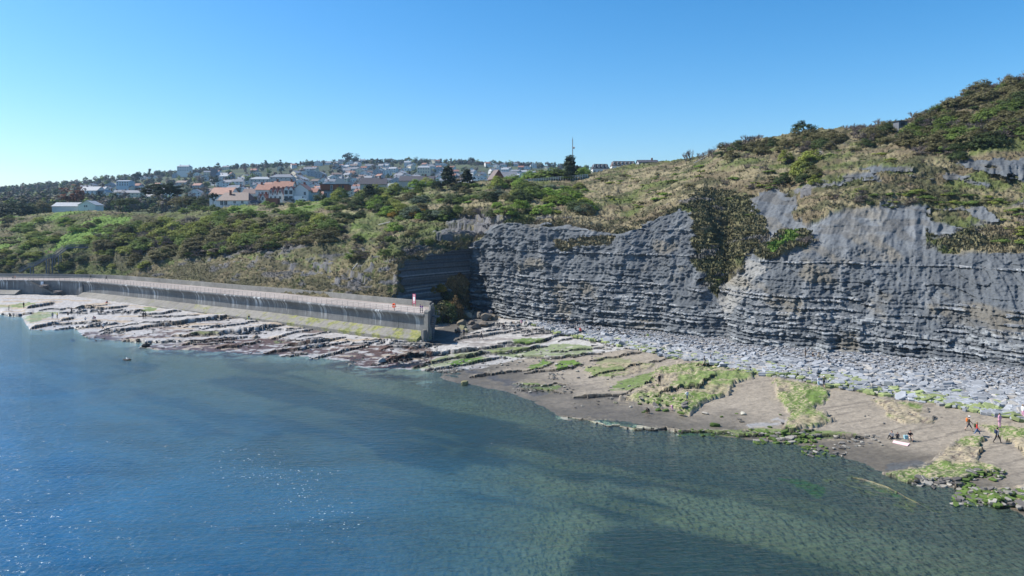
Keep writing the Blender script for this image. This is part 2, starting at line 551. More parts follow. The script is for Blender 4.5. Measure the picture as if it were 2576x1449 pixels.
SAND = (.262, .225, .175); WET = (.085, .074, .055); PALE = (.42, .405, .38); ALGA = (.085, .165, .014); YEL = (.29, .245, .155); WEED = (.085, .05, .038); TAN = (.36, .28, .19)
n1 = fbm(Xg / 6, Dg / 6, 21, 4); n2 = fbm(Xg / 1.6, Dg / 1.0, 22, 3); n3 = fbm(Xg / 14, Dg / 9, 23, 4)
C = np.ones(P.shape) * np.array(SAND)
C = C * (0.85 + .3 * n1[..., None])
C = col_mix(C, WET, sstep(.55, .05, Zg + (n1 - .5) * .5) * (PXg > 1000) * .75)
rocky = sstep(1130, 1060, PXg + (n1 - .5) * 120) * (Zg > -.3)
PALE_L = (.345, .33, .32)
bayrock = inpoly(PXg + (n2 - .5) * 30, PYg + (n1 - .5) * 12, [(1090, 870), (1150, 830), (1190, 800), (1350, 800), (1560, 830), (1620, 870), (1560, 880), (1480, 890), (1300, 905), (1200, 925), (1060, 940), (960, 935), (960, 880)])
C = col_mix(C, PALE, np.maximum(rocky, bayrock * 1.0) * (.75 + .25 * n2))
C = col_mix(C, PALE_L, rocky * .8)
C = col_mix(C, (.19, .19, .195), inpoly(PXg + (n2 - .5) * 30, PYg + (n1 - .5) * 8, [(1380, 790), (1500, 800), (1900, 830), (2300, 860), (2900, 930), (2900, 1120), (2576, 1058), (2330, 1008), (2100, 972), (1900, 938), (1700, 900), (1560, 868), (1400, 836)]) * .9)
C = col_mix(C, TAN, rocky * sstep(.56, .64, fbm(Xg / 10, Dg / 3, 25, 3)) * .8)
C = col_mix(C, WEED, (rocky + bayrock * .5) * sstep(.45, .54, n3) * sstep(.36, .5, n2) * sstep(3.0, 1.3, Zg + np.clip((830 - PYg) / 30, 0, 2)) * np.clip(sstep(790, 850, PYg), 0, 1))
weedz = inpoly(PXg, PYg, [(880, 868), (1060, 870), (1090, 880), (1020, 905), (960, 930), (900, 920), (830, 900)])
C = col_mix(C, WEED, weedz * sstep(.38, .55, n2) * .85)
jx = PXg + (n2 - .5) * 26; jy = PYg + (n1 - .5) * 14
GREEN = [([(1010, 930), (1120, 900), (1190, 892), (1240, 900), (1180, 915), (1100, 925)], .55), ([(1160, 905), (1215, 897), (1222, 905), (1150, 918), (1125, 920)], .95),
         ([(1270, 862), (1330, 848), (1380, 850), (1370, 862), (1310, 866)], .95), ([(1230, 878), (1330, 870), (1420, 862), (1500, 872), (1480, 892), (1400, 896), (1300, 898), (1220, 890)], .7),
         ([(1090, 905), (1200, 882), (1330, 872), (1300, 884), (1180, 896)], .6), ([(1325, 922), (1370, 906), (1392, 912), (1360, 925), (1330, 932)], .95),
         ([(1400, 910), (1450, 905), (1462, 915), (1430, 926), (1400, 930)], .95), ([(1470, 935), (1500, 920), (1560, 915), (1580, 930), (1520, 945)], .8), ([(1500, 900), (1590, 905), (1590, 920), (1500, 915)], .5),
         ([(1290, 968), (1340, 964), (1420, 968), (1380, 985), (1320, 982)], .8), ([(1530, 985), (1560, 960), (1600, 945), (1650, 935), (1640, 960), (1590, 980)], .85),
         ([(1680, 970), (1700, 950), (1760, 935), (1880, 930), (1890, 950), (1840, 965), (1790, 970), (1740, 975)], .85), ([(1760, 960), (1830, 965), (1830, 990), (1760, 1010), (1740, 1000)], .6),
         ([(2020, 985), (2080, 985), (2070, 1020), (2040, 1020)], .9), ([(2030, 1025), (2090, 1058), (2060, 1072), (2010, 1060)], .5),
         ([(1440, 1052), (1540, 1060), (1660, 1078), (1600, 1078), (1500, 1066)], .5), ([(1680, 1084), (1900, 1082), (2040, 1082), (2170, 1092), (2040, 1108), (1900, 1100), (1700, 1095)], .75),
         ([(2265, 1015), (2320, 1018), (2330, 1035), (2290, 1028)], .6), ([(2130, 1200), (2235, 1228), (2280, 1252), (2250, 1250), (2180, 1218)], .8), ([(2440, 1226), (2480, 1225), (2560, 1250), (2540, 1265), (2470, 1250)], .6),
         ([(0, 765), (60, 762), (90, 764), (60, 774), (0, 776)], .8), ([(60, 800), (90, 784), (160, 785), (120, 800), (80, 812)], .7), ([(355, 780), (370, 772), (395, 775), (392, 785), (360, 787)], .8),
         ([(475, 838), (500, 832), (555, 834), (540, 840), (490, 842)], .6), ([(170, 850), (195, 846), (225, 850), (200, 858), (175, 858)], .6), ([(690, 860), (710, 858), (712, 864), (695, 866)], .6)]
for poly, a in GREEN:
    m = inpoly(jx, jy, poly)
    C = col_mix(C, ALGA, m * a * sstep(.30, .5, n2 + a * .12))
    C = col_mix(C, YEL, m * (1 - a) * .6)
for poly, h in PATCHES:
    m = inpoly(jx, jy, poly)
    lum = noise2(Xg / .5, Dg / .4, 71)
    g = (C[..., 1] > C[..., 0] * 1.3)
    C = col_mix(C, YEL, m * ~g * sstep(.35, .6, lum) * .85)
    C = col_mix(C, WEED, m * ~g * sstep(.38, .2, lum) * .6)
    C = col_mix(C, ALGA, m * ~g * sstep(.50, .60, n1) * .8)
rim = inpoly(jx, jy, [(1400, 1046), (1480, 1050), (1540, 1062), (1660, 1073), (1660, 1080), (1540, 1072), (1480, 1060), (1400, 1053)])
C = col_mix(C, (.4, .38, .3), rim * sstep(.35, .5, n2) * .8)
C = col_mix(C, (.07, .066, .06), inpoly(PXg + (n2 - .5) * 30, PYg + (n1 - .5) * 8, [(1080, 835), (1200, 795), (1250, 808), (1170, 845), (1150, 862), (1080, 875)]) * .85)  # shadow of the wall end, painted into the ground colour
pool = inpoly(PXg + (n2 - .5) * 30, PYg + (n1 - .5) * 8, [(2221, 1183), (2238, 1165), (2307, 1156), (2345, 1168), (2322, 1181)])
C = col_mix(C, (.095, .10, .10), pool * .85)
gp = inpoly(PXg + (n2 - .5) * 30, PYg + (n1 - .5) * 8, [(1890, 1065), (1960, 1050), (1985, 1062), (1940, 1078), (1880, 1078)])
C = col_mix(C, (.30, .30, .30), gp * sstep(.4, .6, n2) * .8)
gp = inpoly(PXg + (n2 - .5) * 60, PYg + (n1 - .5) * 10, [(1140, 925), (1200, 930), (1380, 985), (1350, 1000), (1200, 940)])
C = col_mix(C, (.07, .07, .075), gp * .7)
# dark streaks of drained sand
st = sstep(.62, .74, fbm((Xg + Dg * .45) / 7, (Dg - Xg * .35) / .55, 27, 3)) * (Zg > -.05) * (PXg > 1150)
C = col_mix(C, (.10, .085, .07), st * .5 * sstep(.4, .6, n3 + .08))
# the sea bed: pale sand with dark weed-grown ledges running with the strata
u1 = Xg * .80 - Dg * .60; v1 = Xg * .60 + Dg * .80
bed = fbm(u1 / 26 + fbm(Xg / 12, Dg / 12, 90, 3) * 1.2, v1 / 9, 28, 4)
bedc = np.ones(P.shape) * np.array((.23, .20, .125))
bedc = col_mix(bedc, (.038, .044, .032), sstep(.47, .6, bed))
bedc = col_mix(bedc, (.20, .17, .08), sstep(.46, .38, fbm(u1 / 20, v1 / 3.0, 29, 4)) * .6)
sub = sstep(-.02, -.7, Zg)
C = C * (1 - sub[..., None]) + bedc * sub[..., None]
yr = np.zeros(PXg.shape)
for e in _ek:
    if e[4] in (20, 21):
        dd = Dg - np.interp(PXg, e[0], e[1])
        yr = np.maximum(yr, ((PXg > e[0][0]) & (PXg < e[0][-1]) & (dd > -.5) & (dd < 1.0)) * 1.0)
C = col_mix(C, (.17, .15, .05), yr * sstep(.48, .6, n2) * .75)
C = col_mix(C, (.05, .11, .015), inpoly(PXg + (n2 - .5) * 40, PYg + (n1 - .5) * 20, [(1960, 1200), (2020, 1208), (2075, 1235), (2060, 1255), (2000, 1225)]) * .8)
C = col_mix(C, (.035, .036, .038), scarp * .8)  # dark shale, with the shade under the overhanging beds painted in
C = np.clip(C * (0.72 + .5 * fbm(Xg / .5, Dg / .35, 75, 2)[..., None]), 0.004, 1)

spk = np.zeros(PXg.shape)
wj = (noise2(Xg / 3, Dg / 3, 81) - .5) * 60; wk = (noise2(Xg / 3 + 9, Dg / 3, 82) - .5) * 30
for poly, h in PATCHES:
    spk = np.maximum(spk, inpoly(jx, jy, poly) * .9); spk = np.maximum(spk, inpoly(jx + wj, jy + wk, poly) * .55)
for poly, a in GREEN:
    spk = np.maximum(spk, inpoly(jx + wj, jy + wk, poly) * .5 * (PXg > 1280) * (PYg > 900))
spk = spk * (Zg > -.05)
for poly, a in GREEN:
    spk = spk * (1 - .85 * inpoly(jx, jy, poly) * a * sstep(.30, .5, n2 + a * .12))
spk = spk * (1 - .75 * (C[..., 1] > 1.5 * C[..., 0]))
m_shore, nt, b = new_mat('foreshore_rock_and_sand')
Pn = geo_pos(nt)
a = nn(nt, 'ShaderNodeAttribute', attribute_name='Col')
v = ramp(nt, ntex(nt, Pn, 3.0, 5, .7), [(.25, .7), (.75, 1.25)])
c = mixc(nt, a.outputs['Color'], v, 1.0, 'MULTIPLY')
vo = nn(nt, 'ShaderNodeTexVoronoi', feature='DISTANCE_TO_EDGE'); vo.inputs['Scale'].default_value = .55
nt.links.new(mapping(nt, Pn, (1, 1.6, 1)), vo.inputs['Vector'])
c = mixc(nt, c, ramp(nt, vo.outputs[0], [(0.0, .55), (.06, 1.0)]), .35, 'MULTIPLY')
sa = nn(nt, 'ShaderNodeAttribute', attribute_name='Spk')
sn = ntex(nt, mapping(nt, Pn, (1, 1.5, 1)), 2.3, 3, .6, dist=.6)
def lev(lo, hi):       # threshold of the speckle noise
    m_ = nn(nt, 'ShaderNodeMath', operation='MULTIPLY'); nt.links.new(ramp(nt, sn, [(lo, 0.0), (hi, 1.0)]), m_.inputs[0]); nt.links.new(sa.outputs['Fac'], m_.inputs[1]); return m_.outputs[0]
c = mixc(nt, c, (.36, .30, .20), lev(.50, .56))
c = mixc(nt, c, (.06, .05, .03), lev(.44, .38) if False else mixc(nt, (0, 0, 0), sa.outputs['Color'], ramp(nt, sn, [(.36, .75), (.42, 0.0)])))
nt.links.new(c, b.inputs['Base Color'])
sep = nn(nt, 'ShaderNodeSeparateXYZ'); nt.links.new(Pn, sep.inputs[0])
mr = nn(nt, 'ShaderNodeMapRange'); nt.links.new(sep.outputs[2], mr.inputs[0])
mr.inputs[1].default_value = 0.0; mr.inputs[2].default_value = .8; mr.inputs[3].default_value = .35; mr.inputs[4].default_value = .85
nt.links.new(mr.outputs[0], b.inputs['Roughness'])
b.inputs['Specular IOR Level'].default_value = .3
bump(nt, b, ntex(nt, mapping(nt, Pn, (1, 2, 1)), 2.2, 6, .7), .6, .12)
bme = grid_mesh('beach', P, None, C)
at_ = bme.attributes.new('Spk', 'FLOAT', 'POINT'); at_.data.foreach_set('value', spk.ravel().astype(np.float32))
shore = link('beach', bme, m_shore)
tag(shore, kind='structure')

# ------------------------------------------------------------------ the sea
sx = np.unique(np.concatenate([-np.geomspace(150, 2400, 24), np.arange(-150, 130, 1.1), np.geomspace(130, 2400, 24)]))
sy = np.unique(np.concatenate([-np.geomspace(5, 2300, 16), np.linspace(-5, 38, 12), np.arange(38, 250, 1.1), np.array([255, 265, 280])]))
SX, SY = np.meshgrid(sx, sy)
spx = CX + F * SX / np.maximum(SY, 6)
dep = np.where(SY > 6, -ground(np.clip(spx, -880, 3700).ravel(), np.maximum(SY, 6).ravel(), False).reshape(SX.shape), 4.0)
dep = np.where(SY < 25, 4.0, dep)
dep = np.clip(dep, 0, 6)
SP = np.stack([SX, SY, np.zeros_like(SX)], -1)
me = grid_mesh('sea', SP, None, np.stack([dep / 6.0] * 3, -1), smooth=True)
m_sea = bpy.data.materials.new('sea_water'); m_sea.use_nodes = True
nt = m_sea.node_tree; nt.nodes.clear()
out = nn(nt, 'ShaderNodeOutputMaterial')
Pn = geo_pos(nt)
a = nn(nt, 'ShaderNodeAttribute', attribute_name='Col')
sepc = nn(nt, 'ShaderNodeSeparateColor'); nt.links.new(a.outputs['Color'], sepc.inputs[0])
def mathn(op, x, y=None, clamp=False):
    n = nn(nt, 'ShaderNodeMath', operation=op); n.use_clamp = clamp
    for i, v in enumerate((x, y)):
        if v is None: continue
        if isinstance(v, (int, float)): n.inputs[i].default_value = v
        else: nt.links.new(v, n.inputs[i])
    return n.outputs[0]
depm = mathn('MULTIPLY', sepc.outputs[0], 6.0)
fac = mathn('SUBTRACT', 1.0, mathn('POWER', 2.71828, mathn('MULTIPLY', depm, -0.34)), True)
body = nn(nt, 'ShaderNodeBsdfDiffuse')
bc = mixc(nt, (.042, .102, .104), (.008, .10, .235), ramp(nt, sepc.outputs[0], [(.10, 0.0), (.55, 1.0)]))
big = ntex(nt, mapping(nt, Pn, (.03, .05, 1), (0, 0, math.radians(-35))), 1.0, 6, .65, dist=1.6)
bc = mixc(nt, bc, ramp(nt, big, [(.36, .70), (.64, 1.2)]), 1.0, 'MULTIPLY')
nt.links.new(bc, body.inputs[0])
tr = nn(nt, 'ShaderNodeBsdfTransparent'); tr.inputs[0].default_value = (.74, .95, .93, 1)
mx = nn(nt, 'ShaderNodeMixShader'); nt.links.new(fac, mx.inputs[0]); nt.links.new(tr.outputs[0], mx.inputs[1]); nt.links.new(body.outputs[0], mx.inputs[2])
# ripples: short wind waves and a longer low swell
w1 = ntex(nt, mapping(nt, Pn, (.55, 1.9, 1), (0, 0, math.radians(-18))), 1.0, 4, .55, dist=.3)
w2 = ntex(nt, mapping(nt, Pn, (1.6, .8, 1), (0, 0, math.radians(38))), 1.3, 3, .5)
w3 = ntex(nt, mapping(nt, Pn, (.06, .20, 1), (0, 0, math.radians(-18))), 1.0, 3, .5)
hgt = mathn('ADD', mathn('MULTIPLY', w1, 1.0), mathn('ADD', mathn('MULTIPLY', w2, .6), mathn('MULTIPLY', w3, 1.6)))
bp = nn(nt, 'ShaderNodeBump'); bp.inputs['Strength'].default_value = 1.0; bp.inputs['Distance'].default_value = .22
nt.links.new(hgt, bp.inputs['Height'])
gl = nn(nt, 'ShaderNodeBsdfGlossy'); gl.inputs['Roughness'].default_value = .20; gl.inputs[0].default_value = (1, 1, 1, 1)
nt.links.new(bp.outputs[0], gl.inputs['Normal'])
fr = nn(nt, 'ShaderNodeFresnel'); fr.inputs[0].default_value = 1.333; nt.links.new(bp.outputs[0], fr.inputs['Normal'])
mx2 = nn(nt, 'ShaderNodeMixShader'); nt.links.new(fr.outputs[0], mx2.inputs[0]); nt.links.new(mx.outputs[0], mx2.inputs[1]); nt.links.new(gl.outputs[0], mx2.inputs[2])
nt.links.new(mx2.outputs[0], out.inputs[0])
tag(link('sea', me, m_sea), kind='structure')

# ------------------------------------------------------------------ cliff and hillside
LV = {  # column: (row, distance) at foot, cliff top, two slope levels, crest
    -300: [(702, 265), (645, 280), (600, 300), (575, 330), (552, 372)],
    0: [(698, 256), (640, 270), (600, 290), (575, 320), (552, 350)],
    100: [(697, 253), (640, 266), (597, 286), (565, 312), (540, 340)],
    220: [(697, 250), (640, 262), (595, 280), (560, 305), (531, 332)],
    400: [(704, 231), (660, 240), (610, 258), (572, 288), (541, 322)],
    600: [(723, 204), (665, 214), (610, 232), (560, 266), (519, 312)],
    800: [(743, 183), (690, 192), (620, 208), (560, 244), (507, 312)],
    900: [(752, 176), (690, 185), (625, 198), (560, 232), (495, 312)],
    1000: [(790, 172), (656, 177), (615, 190), (555, 228), (483, 312)],
    1012: [(790, 176), (655, 179), (610, 191), (552, 228), (482, 312)],
    1060: [(790, 183), (648, 185), (602, 195), (540, 234), (472, 310)],
    1130: [(790, 192), (632, 194), (585, 202), (530, 238), (464, 308)],
    1190: [(792, 200), (612, 202), (575, 208), (520, 242), (458, 305)],
    1220: [(800, 192), (590, 200), (560, 208), (510, 243), (456, 304)],
    1270: [(803, 182), (560, 194), (535, 204), (500, 243), (454, 302)],
    1300: [(805, 179), (562, 192), (532, 204), (492, 242), (452, 300)],
    1450: [(820, 166), (577, 182), (538, 198), (490, 240), (447, 295)],
    1580: [(831, 158), (588, 175), (540, 193), (480, 238), (417, 300)],
    1660: [(836, 154), (548, 176), (515, 190), (455, 235), (409, 292)],
    1720: [(840, 150), (525, 177), (490, 190), (440, 228), (402, 285)],
    1770: [(843, 148), (540, 172), (488, 188), (438, 214), (394, 268)],
    1830: [(849, 146), (690, 160), (520, 180), (430, 206), (366, 252)],
    1855: [(853, 141), (690, 153), (520, 178), (425, 202), (358, 247)],
    1900: [(866, 137), (662, 151), (520, 174), (430, 196), (352, 242)],
    1990: [(873, 133), (636, 148), (560, 163), (475, 180), (338, 232)],
    2080: [(878, 130), (636, 146), (530, 160), (455, 172), (325, 225)],
    2200: [(889, 126), (633, 143), (516, 157), (430, 170), (318, 219)],
    2300: [(898, 122), (634, 141), (515, 155), (412, 168), (300, 216)],
    2400: [(907, 118), (640, 138), (517, 152), (402, 166), (258, 212)],
    2490: [(918, 113), (636, 135), (515, 149), (396, 162), (222, 208)],
    2576: [(930, 110), (632, 132), (508, 146), (392, 160), (200, 205)],
    3000: [(990, 98), (640, 122), (500, 136), (370, 150), (110, 196)],
    3400: [(1040, 90), (650, 114), (500, 128), (350, 142), (80, 190)],
}
lx = np.array(sorted(LV), float)
hc = np.concatenate([np.arange(-300, -30, 9), np.arange(-30, 1000, 3.2), np.arange(1000, 2620, 2.3), np.arange(2620, 3400, 10)])
LY = []; LD = []
for k in range(5):
    y = np.interp(hc, lx, [LV[int(x)][k][0] for x in lx]); D = np.interp(hc, lx, [LV[int(x)][k][1] for x in lx])
    LY.append(y); LD.append(D)
LY, LD = np.array(LY), np.array(LD)
LD[0] += 3.0 * (hc < 990)
def crest_z(k): return H - (LY[k] - HY) / F * LD[k]
LZ = np.array([crest_z(k) for k in range(5)])
lower = LZ[0] - 3.0
LZ = np.vstack([lower, LZ, LZ[4] + .6, LZ[4] - 4, LZ[4] * .4])
LD = np.vstack([LD[0] - .8, LD, LD[4] + 45, LD[4] + 110, LD[4] + 220])
rows = [10, 210, 62, 66, 70, 14, 6, 5]
TT = np.concatenate([k + np.arange(n) / n for k, n in enumerate(rows)] + [[len(rows)]])
k0 = np.minimum(TT.astype(int), len(rows) - 1); fr_ = TT - k0
HD = LD[k0] * (1 - fr_[:, None]) + LD[k0 + 1] * fr_[:, None]
HZ = LZ[k0] * (1 - fr_[:, None]) + LZ[k0 + 1] * fr_[:, None]
HPX = np.broadcast_to(hc[None, :], HD.shape).copy()
TTg = np.broadcast_to(TT[:, None], HD.shape)
HX = (HPX - CX) / F * HD
HPY = HY + (H - HZ) * F / HD
jj = fbm(HX / 5, HZ / 2.5 + HD / 6, 33, 4); j2 = fbm(HX / 5 + 50, HZ / 2.5 + HD / 6, 34, 4)
ax = HPX + (jj - .5) * 60; ay = HPY + (j2 - .5) * 26
def pin(poly): return inpoly(ax, ay, poly)
rock = pin([(1002, 900), (1002, 657), (1060, 650), (1130, 634), (1190, 614), (1215, 592), (1265, 560), (1300, 562), (1345, 560), (1400, 568), (1470, 578), (1550, 588), (1600, 575), (1660, 546), (1720, 524), (1742, 545), (1735, 600),
            (1760, 665), (1790, 700), (1780, 740), (1800, 755), (1850, 700), (1890, 660), (1990, 628), (2300, 630), (2440, 632), (2460, 636), (2576, 632), (3500, 640), (3500, 1200), (1002, 1200)])
rock |= pin([(1900, 490), (1960, 478), (2000, 500), (1990, 555), (2040, 572), (2085, 545), (2130, 532), (2220, 516), (2350, 522), (2480, 518), (2512, 560), (2480, 600), (2440, 640), (2050, 645), (1990, 640), (1930, 650), (1900, 665), (1885, 640), (1925, 600), (1905, 575), (1890, 520)])
rock |= pin([(2080, 466), (2130, 440), (2250, 415), (2400, 408), (2500, 400), (2800, 395), (2800, 472), (2576, 470), (2450, 462), (2300, 455), (2180, 458)])
rock |= pin([(2570, 630), (2800, 640), (2800, 700), (2570, 660)])
clay = pin([(1090, 580), (1180, 545), (1290, 548), (1255, 580), (1140, 602)]) | pin([(700, 660), (850, 665), (990, 668), (1000, 715), (860, 715), (800, 690), (700, 690)]) | pin([(470, 640), (640, 625), (700, 650), (560, 670)])
clay &= (fbm(HX / 3.5, HZ / 2 + HD / 6, 96, 3) > .56) | (HPX > 1060)
clay |= pin([(2000, 470), (2080, 455), (2085, 470), (2010, 500)]) | pin([(2050, 355), (2110, 345), (2130, 365), (2060, 390)])
veg = pin([(1745, 480), (1800, 470), (1890, 500), (1920, 590), (1880, 655), (1830, 700), (1792, 745), (1772, 700), (1742, 620)])
veg |= pin([(1910, 640), (1960, 590), (2035, 585), (2040, 615), (1990, 640), (1930, 655)]) | pin([(2360, 610), (2440, 580), (2480, 600), (2470, 630), (2400, 632)]) | pin([(1395, 612), (1460, 592), (1560, 596), (1545, 622), (1480, 612), (1420, 632)])
veg |= pin([(1130, 700), (1160, 680), (1200, 760), (1190, 800), (1120, 800)])
rock &= ~((HPY < 480) & (HPX > 2000) & (fbm(HX / 5, HZ / 2.2, 94, 4) > .52))
rock &= ~((HPY > 480) & (HPY < 650) & (HPX > 2330) & (TTg > 2.0) & (fbm(HX / 7, HZ / 3, 95, 4) > .60 - .10 * sstep(2250, 2550, HPX)))
rock &= ~veg
HZ0 = HZ.copy()
# displacement
seam = HX * .83 - HD * .56                       # distance along the cliff
rockf = rock.astype(float)
ttn = TTg + (fbm(seam / 6, HZ / 4, 97, 3) - .5) * .5
steep = rockf * sstep(2.30, 1.92, ttn)
dz_dip = HZ + seam * .012 + (noise2(seam / 9, HZ * 0, 40) - .5) * .5
lay = np.floor(dz_dip / .33 + .6 * noise2(dz_dip / 2.3, HZ * 0 + 3, 41))
lh = hash1(lay.astype(np.int64), 5)
lowb = sstep(8.5, 4.5, HZ + (noise2(seam / 14, HZ * 0, 39) - .5) * 4)      # thin close beds near the foot
hard = lh > (.80 - .34 * lowb)                    # hard limestone beds
lamp = fbm(seam / 4.5 + lh * 19, HZ / 5, 42, 3)
brk = sstep(.34, .50, lamp)
prot = np.where(hard, .36, -.10 * lowb) * brk + (lh - .5) * .26
cellx = np.floor(seam / (.5 + 1.0 * lh) + lh * 13)
cb = hash2(cellx.astype(np.int64), lay.astype(np.int64), 6)
blocky = np.where(hard, (cb - .5) * .7 * brk, (cb - .5) * .16 * lowb)
butt = (ridge(seam / 10.5 + HZ * .03, HZ / 30, 43, 3) - .55) * 3.8
butt2 = (ridge(seam / 2.4 + HZ * .09, HZ / 8, 44, 3) - .5) * 1.5
spal = (np.round(noise2(seam / 1.7 + HZ * .12, HZ / 1.5, 45) * 5) / 5 - .5) * 1.3 * sstep(.3, .6, fbm(seam / 13, HZ / 9, 38, 2))
spal = spal + (np.round(noise2(seam / 6.5 + HZ * .10, HZ / 5.5, 36) * 4) / 4 - .5) * 1.7
flut = (ridge(seam / .85 + HZ * .06, HZ / 3.4, 37, 2) - .5) * .55 * (1 - lowb * .6)
fine = (fbm(seam / .55 + HZ * .2, HZ / .42, 46, 2) - .5) * .85 + (ridge(seam / 1.3, HZ / 1.1, 35, 2) - .5) * .7
foot = sstep(9, 1.5, HZ) * (np.floor(HZ / .55) * .55 - HZ) * 1.2
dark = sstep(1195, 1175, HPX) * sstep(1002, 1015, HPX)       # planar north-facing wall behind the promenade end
lowc = (HZ < 26) | (HPX < 1700)
upper = rockf * sstep(1.92, 2.30, ttn)
ZT = 25.0 + (fbm(seam / 8, HZ / 5, 98, 3) - .5) * 8
disp = steep * (1 - .7 * dark) * (butt * .8 + butt2 + spal + flut + prot * (HZ < ZT) + blocky * (HZ < ZT) + fine + foot)
gull = (ridge(seam / 3.2 + (HZ - 20) * .05, HZ / 28, 47, 2) - .5)
disp = disp + upper * (gull * 2.2 + (fbm(seam / 2.5, HZ / 2, 92, 4) - .5) * 1.6 + (ridge(seam / 1.5, HZ / 3.0, 34, 3) - .5) * 1.2 + (np.round(noise2(seam / 5, HZ / 2.2, 32) * 4) / 4 - .5) * 1.6 * (HPY < 475) + (fbm(seam / .8, HZ / 1.6, 48, 3) - .5) * .7 + (np.round(noise2(HZ / 1.4, seam / 9, 49) * 3) / 3 - .5) * .5)
grassf = 1 - rockf
tus = ridge(HX / 2.6, HZ / 1.5 + HD / 3.4, 50, 3)
small = fbm(HX / .75, HZ / .6 + HD / 1.1, 51, 3)
big_ = fbm(HX / 19, HD / 19, 52, 3)
infr = np.clip((6.0 - TTg) / 1.0, 0, 1)
HZ = HZ + grassf * ((tus - .5) * np.where((TTg < 2.1) & (HPX < 1010), .6, 1.5) + (small - .5) * 1.0 + (big_ - .5) * 3.2 * np.clip((TTg - 1.2), 0, 1) * np.clip(5.0 - TTg, 0, 1)) * infr
ledge = (np.round((HZ0 + HX * .1) / 3.2 + noise2(HX / 16, HD / 16, 53) * 2) * 3.2 - (HZ0 + HX * .1) - noise2(HX / 16, HD / 16, 53) * 6.4)
HZ = HZ + grassf * np.where(clay, 1.0, .35) * np.clip(ledge, -1.6, 1.6) * .5 * np.clip(5.0 - TTg, 0, 1) * (TTg > 1.1)
# turf lip overhanging the cliff edge
lip = grassf * sstep(0, 1, np.clip(2.25 - np.abs(TTg - 2.1) * 8, 0, 1)) * (HPX > 1000)
nx, ny = -.53, -.85
disp = disp + grassf * (small - .5) * .6 + lip * .5 * noise2(HX / 1.1, HZ / .8, 54)
Xf = HX + nx * disp * (1 - .9 * dark) + dark * .8 * disp; Yf = HD + ny * disp
# vegetated spur of the hillside at the left of the bay
HP = np.stack([Xf, Yf, HZ], -1)

# colours
SH = np.array((.084, .093, .101)); LI = np.array((.27, .285, .29)); PS = np.array((.150, .160, .168))
Ch = np.ones(HP.shape) * SH
Ch = Ch * (.8 + .45 * fbm(seam / 5, HZ / 4, 55, 4)[..., None])
Ch = col_mix(Ch, PS, rockf * sstep(.5, .75, fbm(seam / 2, HZ / 6, 56, 3)) * .8)
Ch = col_mix(Ch, LI, rockf * hard * sstep(.42, .62, lamp) * (HZ < ZT) * (.2 + .8 * cb))
Ch = col_mix(Ch, PS, upper * .5 * (1 - (HPY < 475)))
Ch = col_mix(Ch, (.27, .26, .235), pin([(1800, 755), (1850, 690), (1900, 655), (1925, 660), (1890, 720), (1860, 770), (1840, 790)]) * .6 * rockf)
Ch = col_mix(Ch, (.17, .14, .09), rockf * sstep(.58, .72, fbm(HX / 6, HZ / 5, 57, 4)) * .45)
Ch = col_mix(Ch, (.055, .058, .066), dark * rockf * .45)  # shade on the face turned from the sun, painted into the rock colour
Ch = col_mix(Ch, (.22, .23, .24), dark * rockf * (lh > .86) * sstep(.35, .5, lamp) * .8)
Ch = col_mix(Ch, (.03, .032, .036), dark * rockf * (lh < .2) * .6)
DRY = (.20, .17, .10); GRN = (.088, .105, .032); DGR = (.046, .052, .022); BRI = (.12, .20, .035); BRN = (.105, .08, .05)
g = np.ones(HP.shape) * np.array(DRY)
leftness = sstep(1300, 350, HPX)
gn = fbm(HX / 11, HZ / 7 + HD / 14, 58, 4)
g = col_mix(g, GRN, sstep(.50 - .26 * leftness, .64 - .21 * leftness, gn + (small - .5) * .25))
g = col_mix(g, BRN, sstep(.50, .62, fbm(HX / 7, HZ / 4 + HD / 9, 59, 4)) * .7)
g = col_mix(g, DGR, sstep(.50, .64, fbm(HX / 4, HZ / 3 + HD / 5, 60, 4)) * .75)
g = col_mix(g, BRI, leftness * sstep(.5, .62, fbm(HX / 16, HD / 20, 61, 3)) * (TTg > 2.2) * .8)
g = col_mix(g, BRI, pin([(150, 600), (200, 565), (260, 548), (340, 550), (260, 590), (190, 620), (120, 640)]) * .9)
scrub = pin([(230, 610), (320, 565), (470, 548), (860, 545), (880, 590), (800, 625), (620, 640), (500, 640), (300, 680), (230, 660)])
g = col_mix(g, (.07, .066, .036), scrub * .8)
bank = pin([(400, 665), (520, 640), (700, 622), (900, 590), (1010, 655), (1010, 800), (900, 800), (300, 705)])
g = col_mix(g, (.15, .12, .07), bank * .75 * sstep(.35, .5, small))
g = col_mix(g, (.07, .066, .034), bank * sstep(.5, .6, fbm(HX / 5, HZ / 2 + HD / 8, 66, 4)) * .8)
g = col_mix(g, (.105, .098, .050), veg * (HPX > 1600) * .85)
g = col_mix(g, BRI, pin([(1940, 630), (1975, 592), (2015, 592), (1990, 620), (1960, 640)]) * .9)
g = col_mix(g, DRY, pin([(1395, 612), (1460, 592), (1560, 596), (1545, 622), (1480, 612), (1420, 632)]) * .6)
g = col_mix(g, (.23, .14, .05), pin([(1130, 700), (1160, 680), (1200, 760), (1190, 800), (1120, 800)]) * .6)
g = col_mix(g, (.12, .119, .126), clay * sstep(.35, .5, small + (tus - .5) * .3) * .9)
g = col_mix(g, (.11, .107, .11), sstep(.64, .72, fbm(HX / 5, HZ / 1.6 + HD / 12, 64, 4)) * (TTg < 3) * (HPX > 350) * .8)
g = g * (.7 + .6 * small[..., None])
Ch = col_mix(Ch, (.10, .095, .085), upper * sstep(.52, .64, fbm(HX / 3, HZ / 1.5, 93, 4)) * .6)
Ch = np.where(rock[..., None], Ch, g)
Ch = np.clip(Ch, .01, .9)

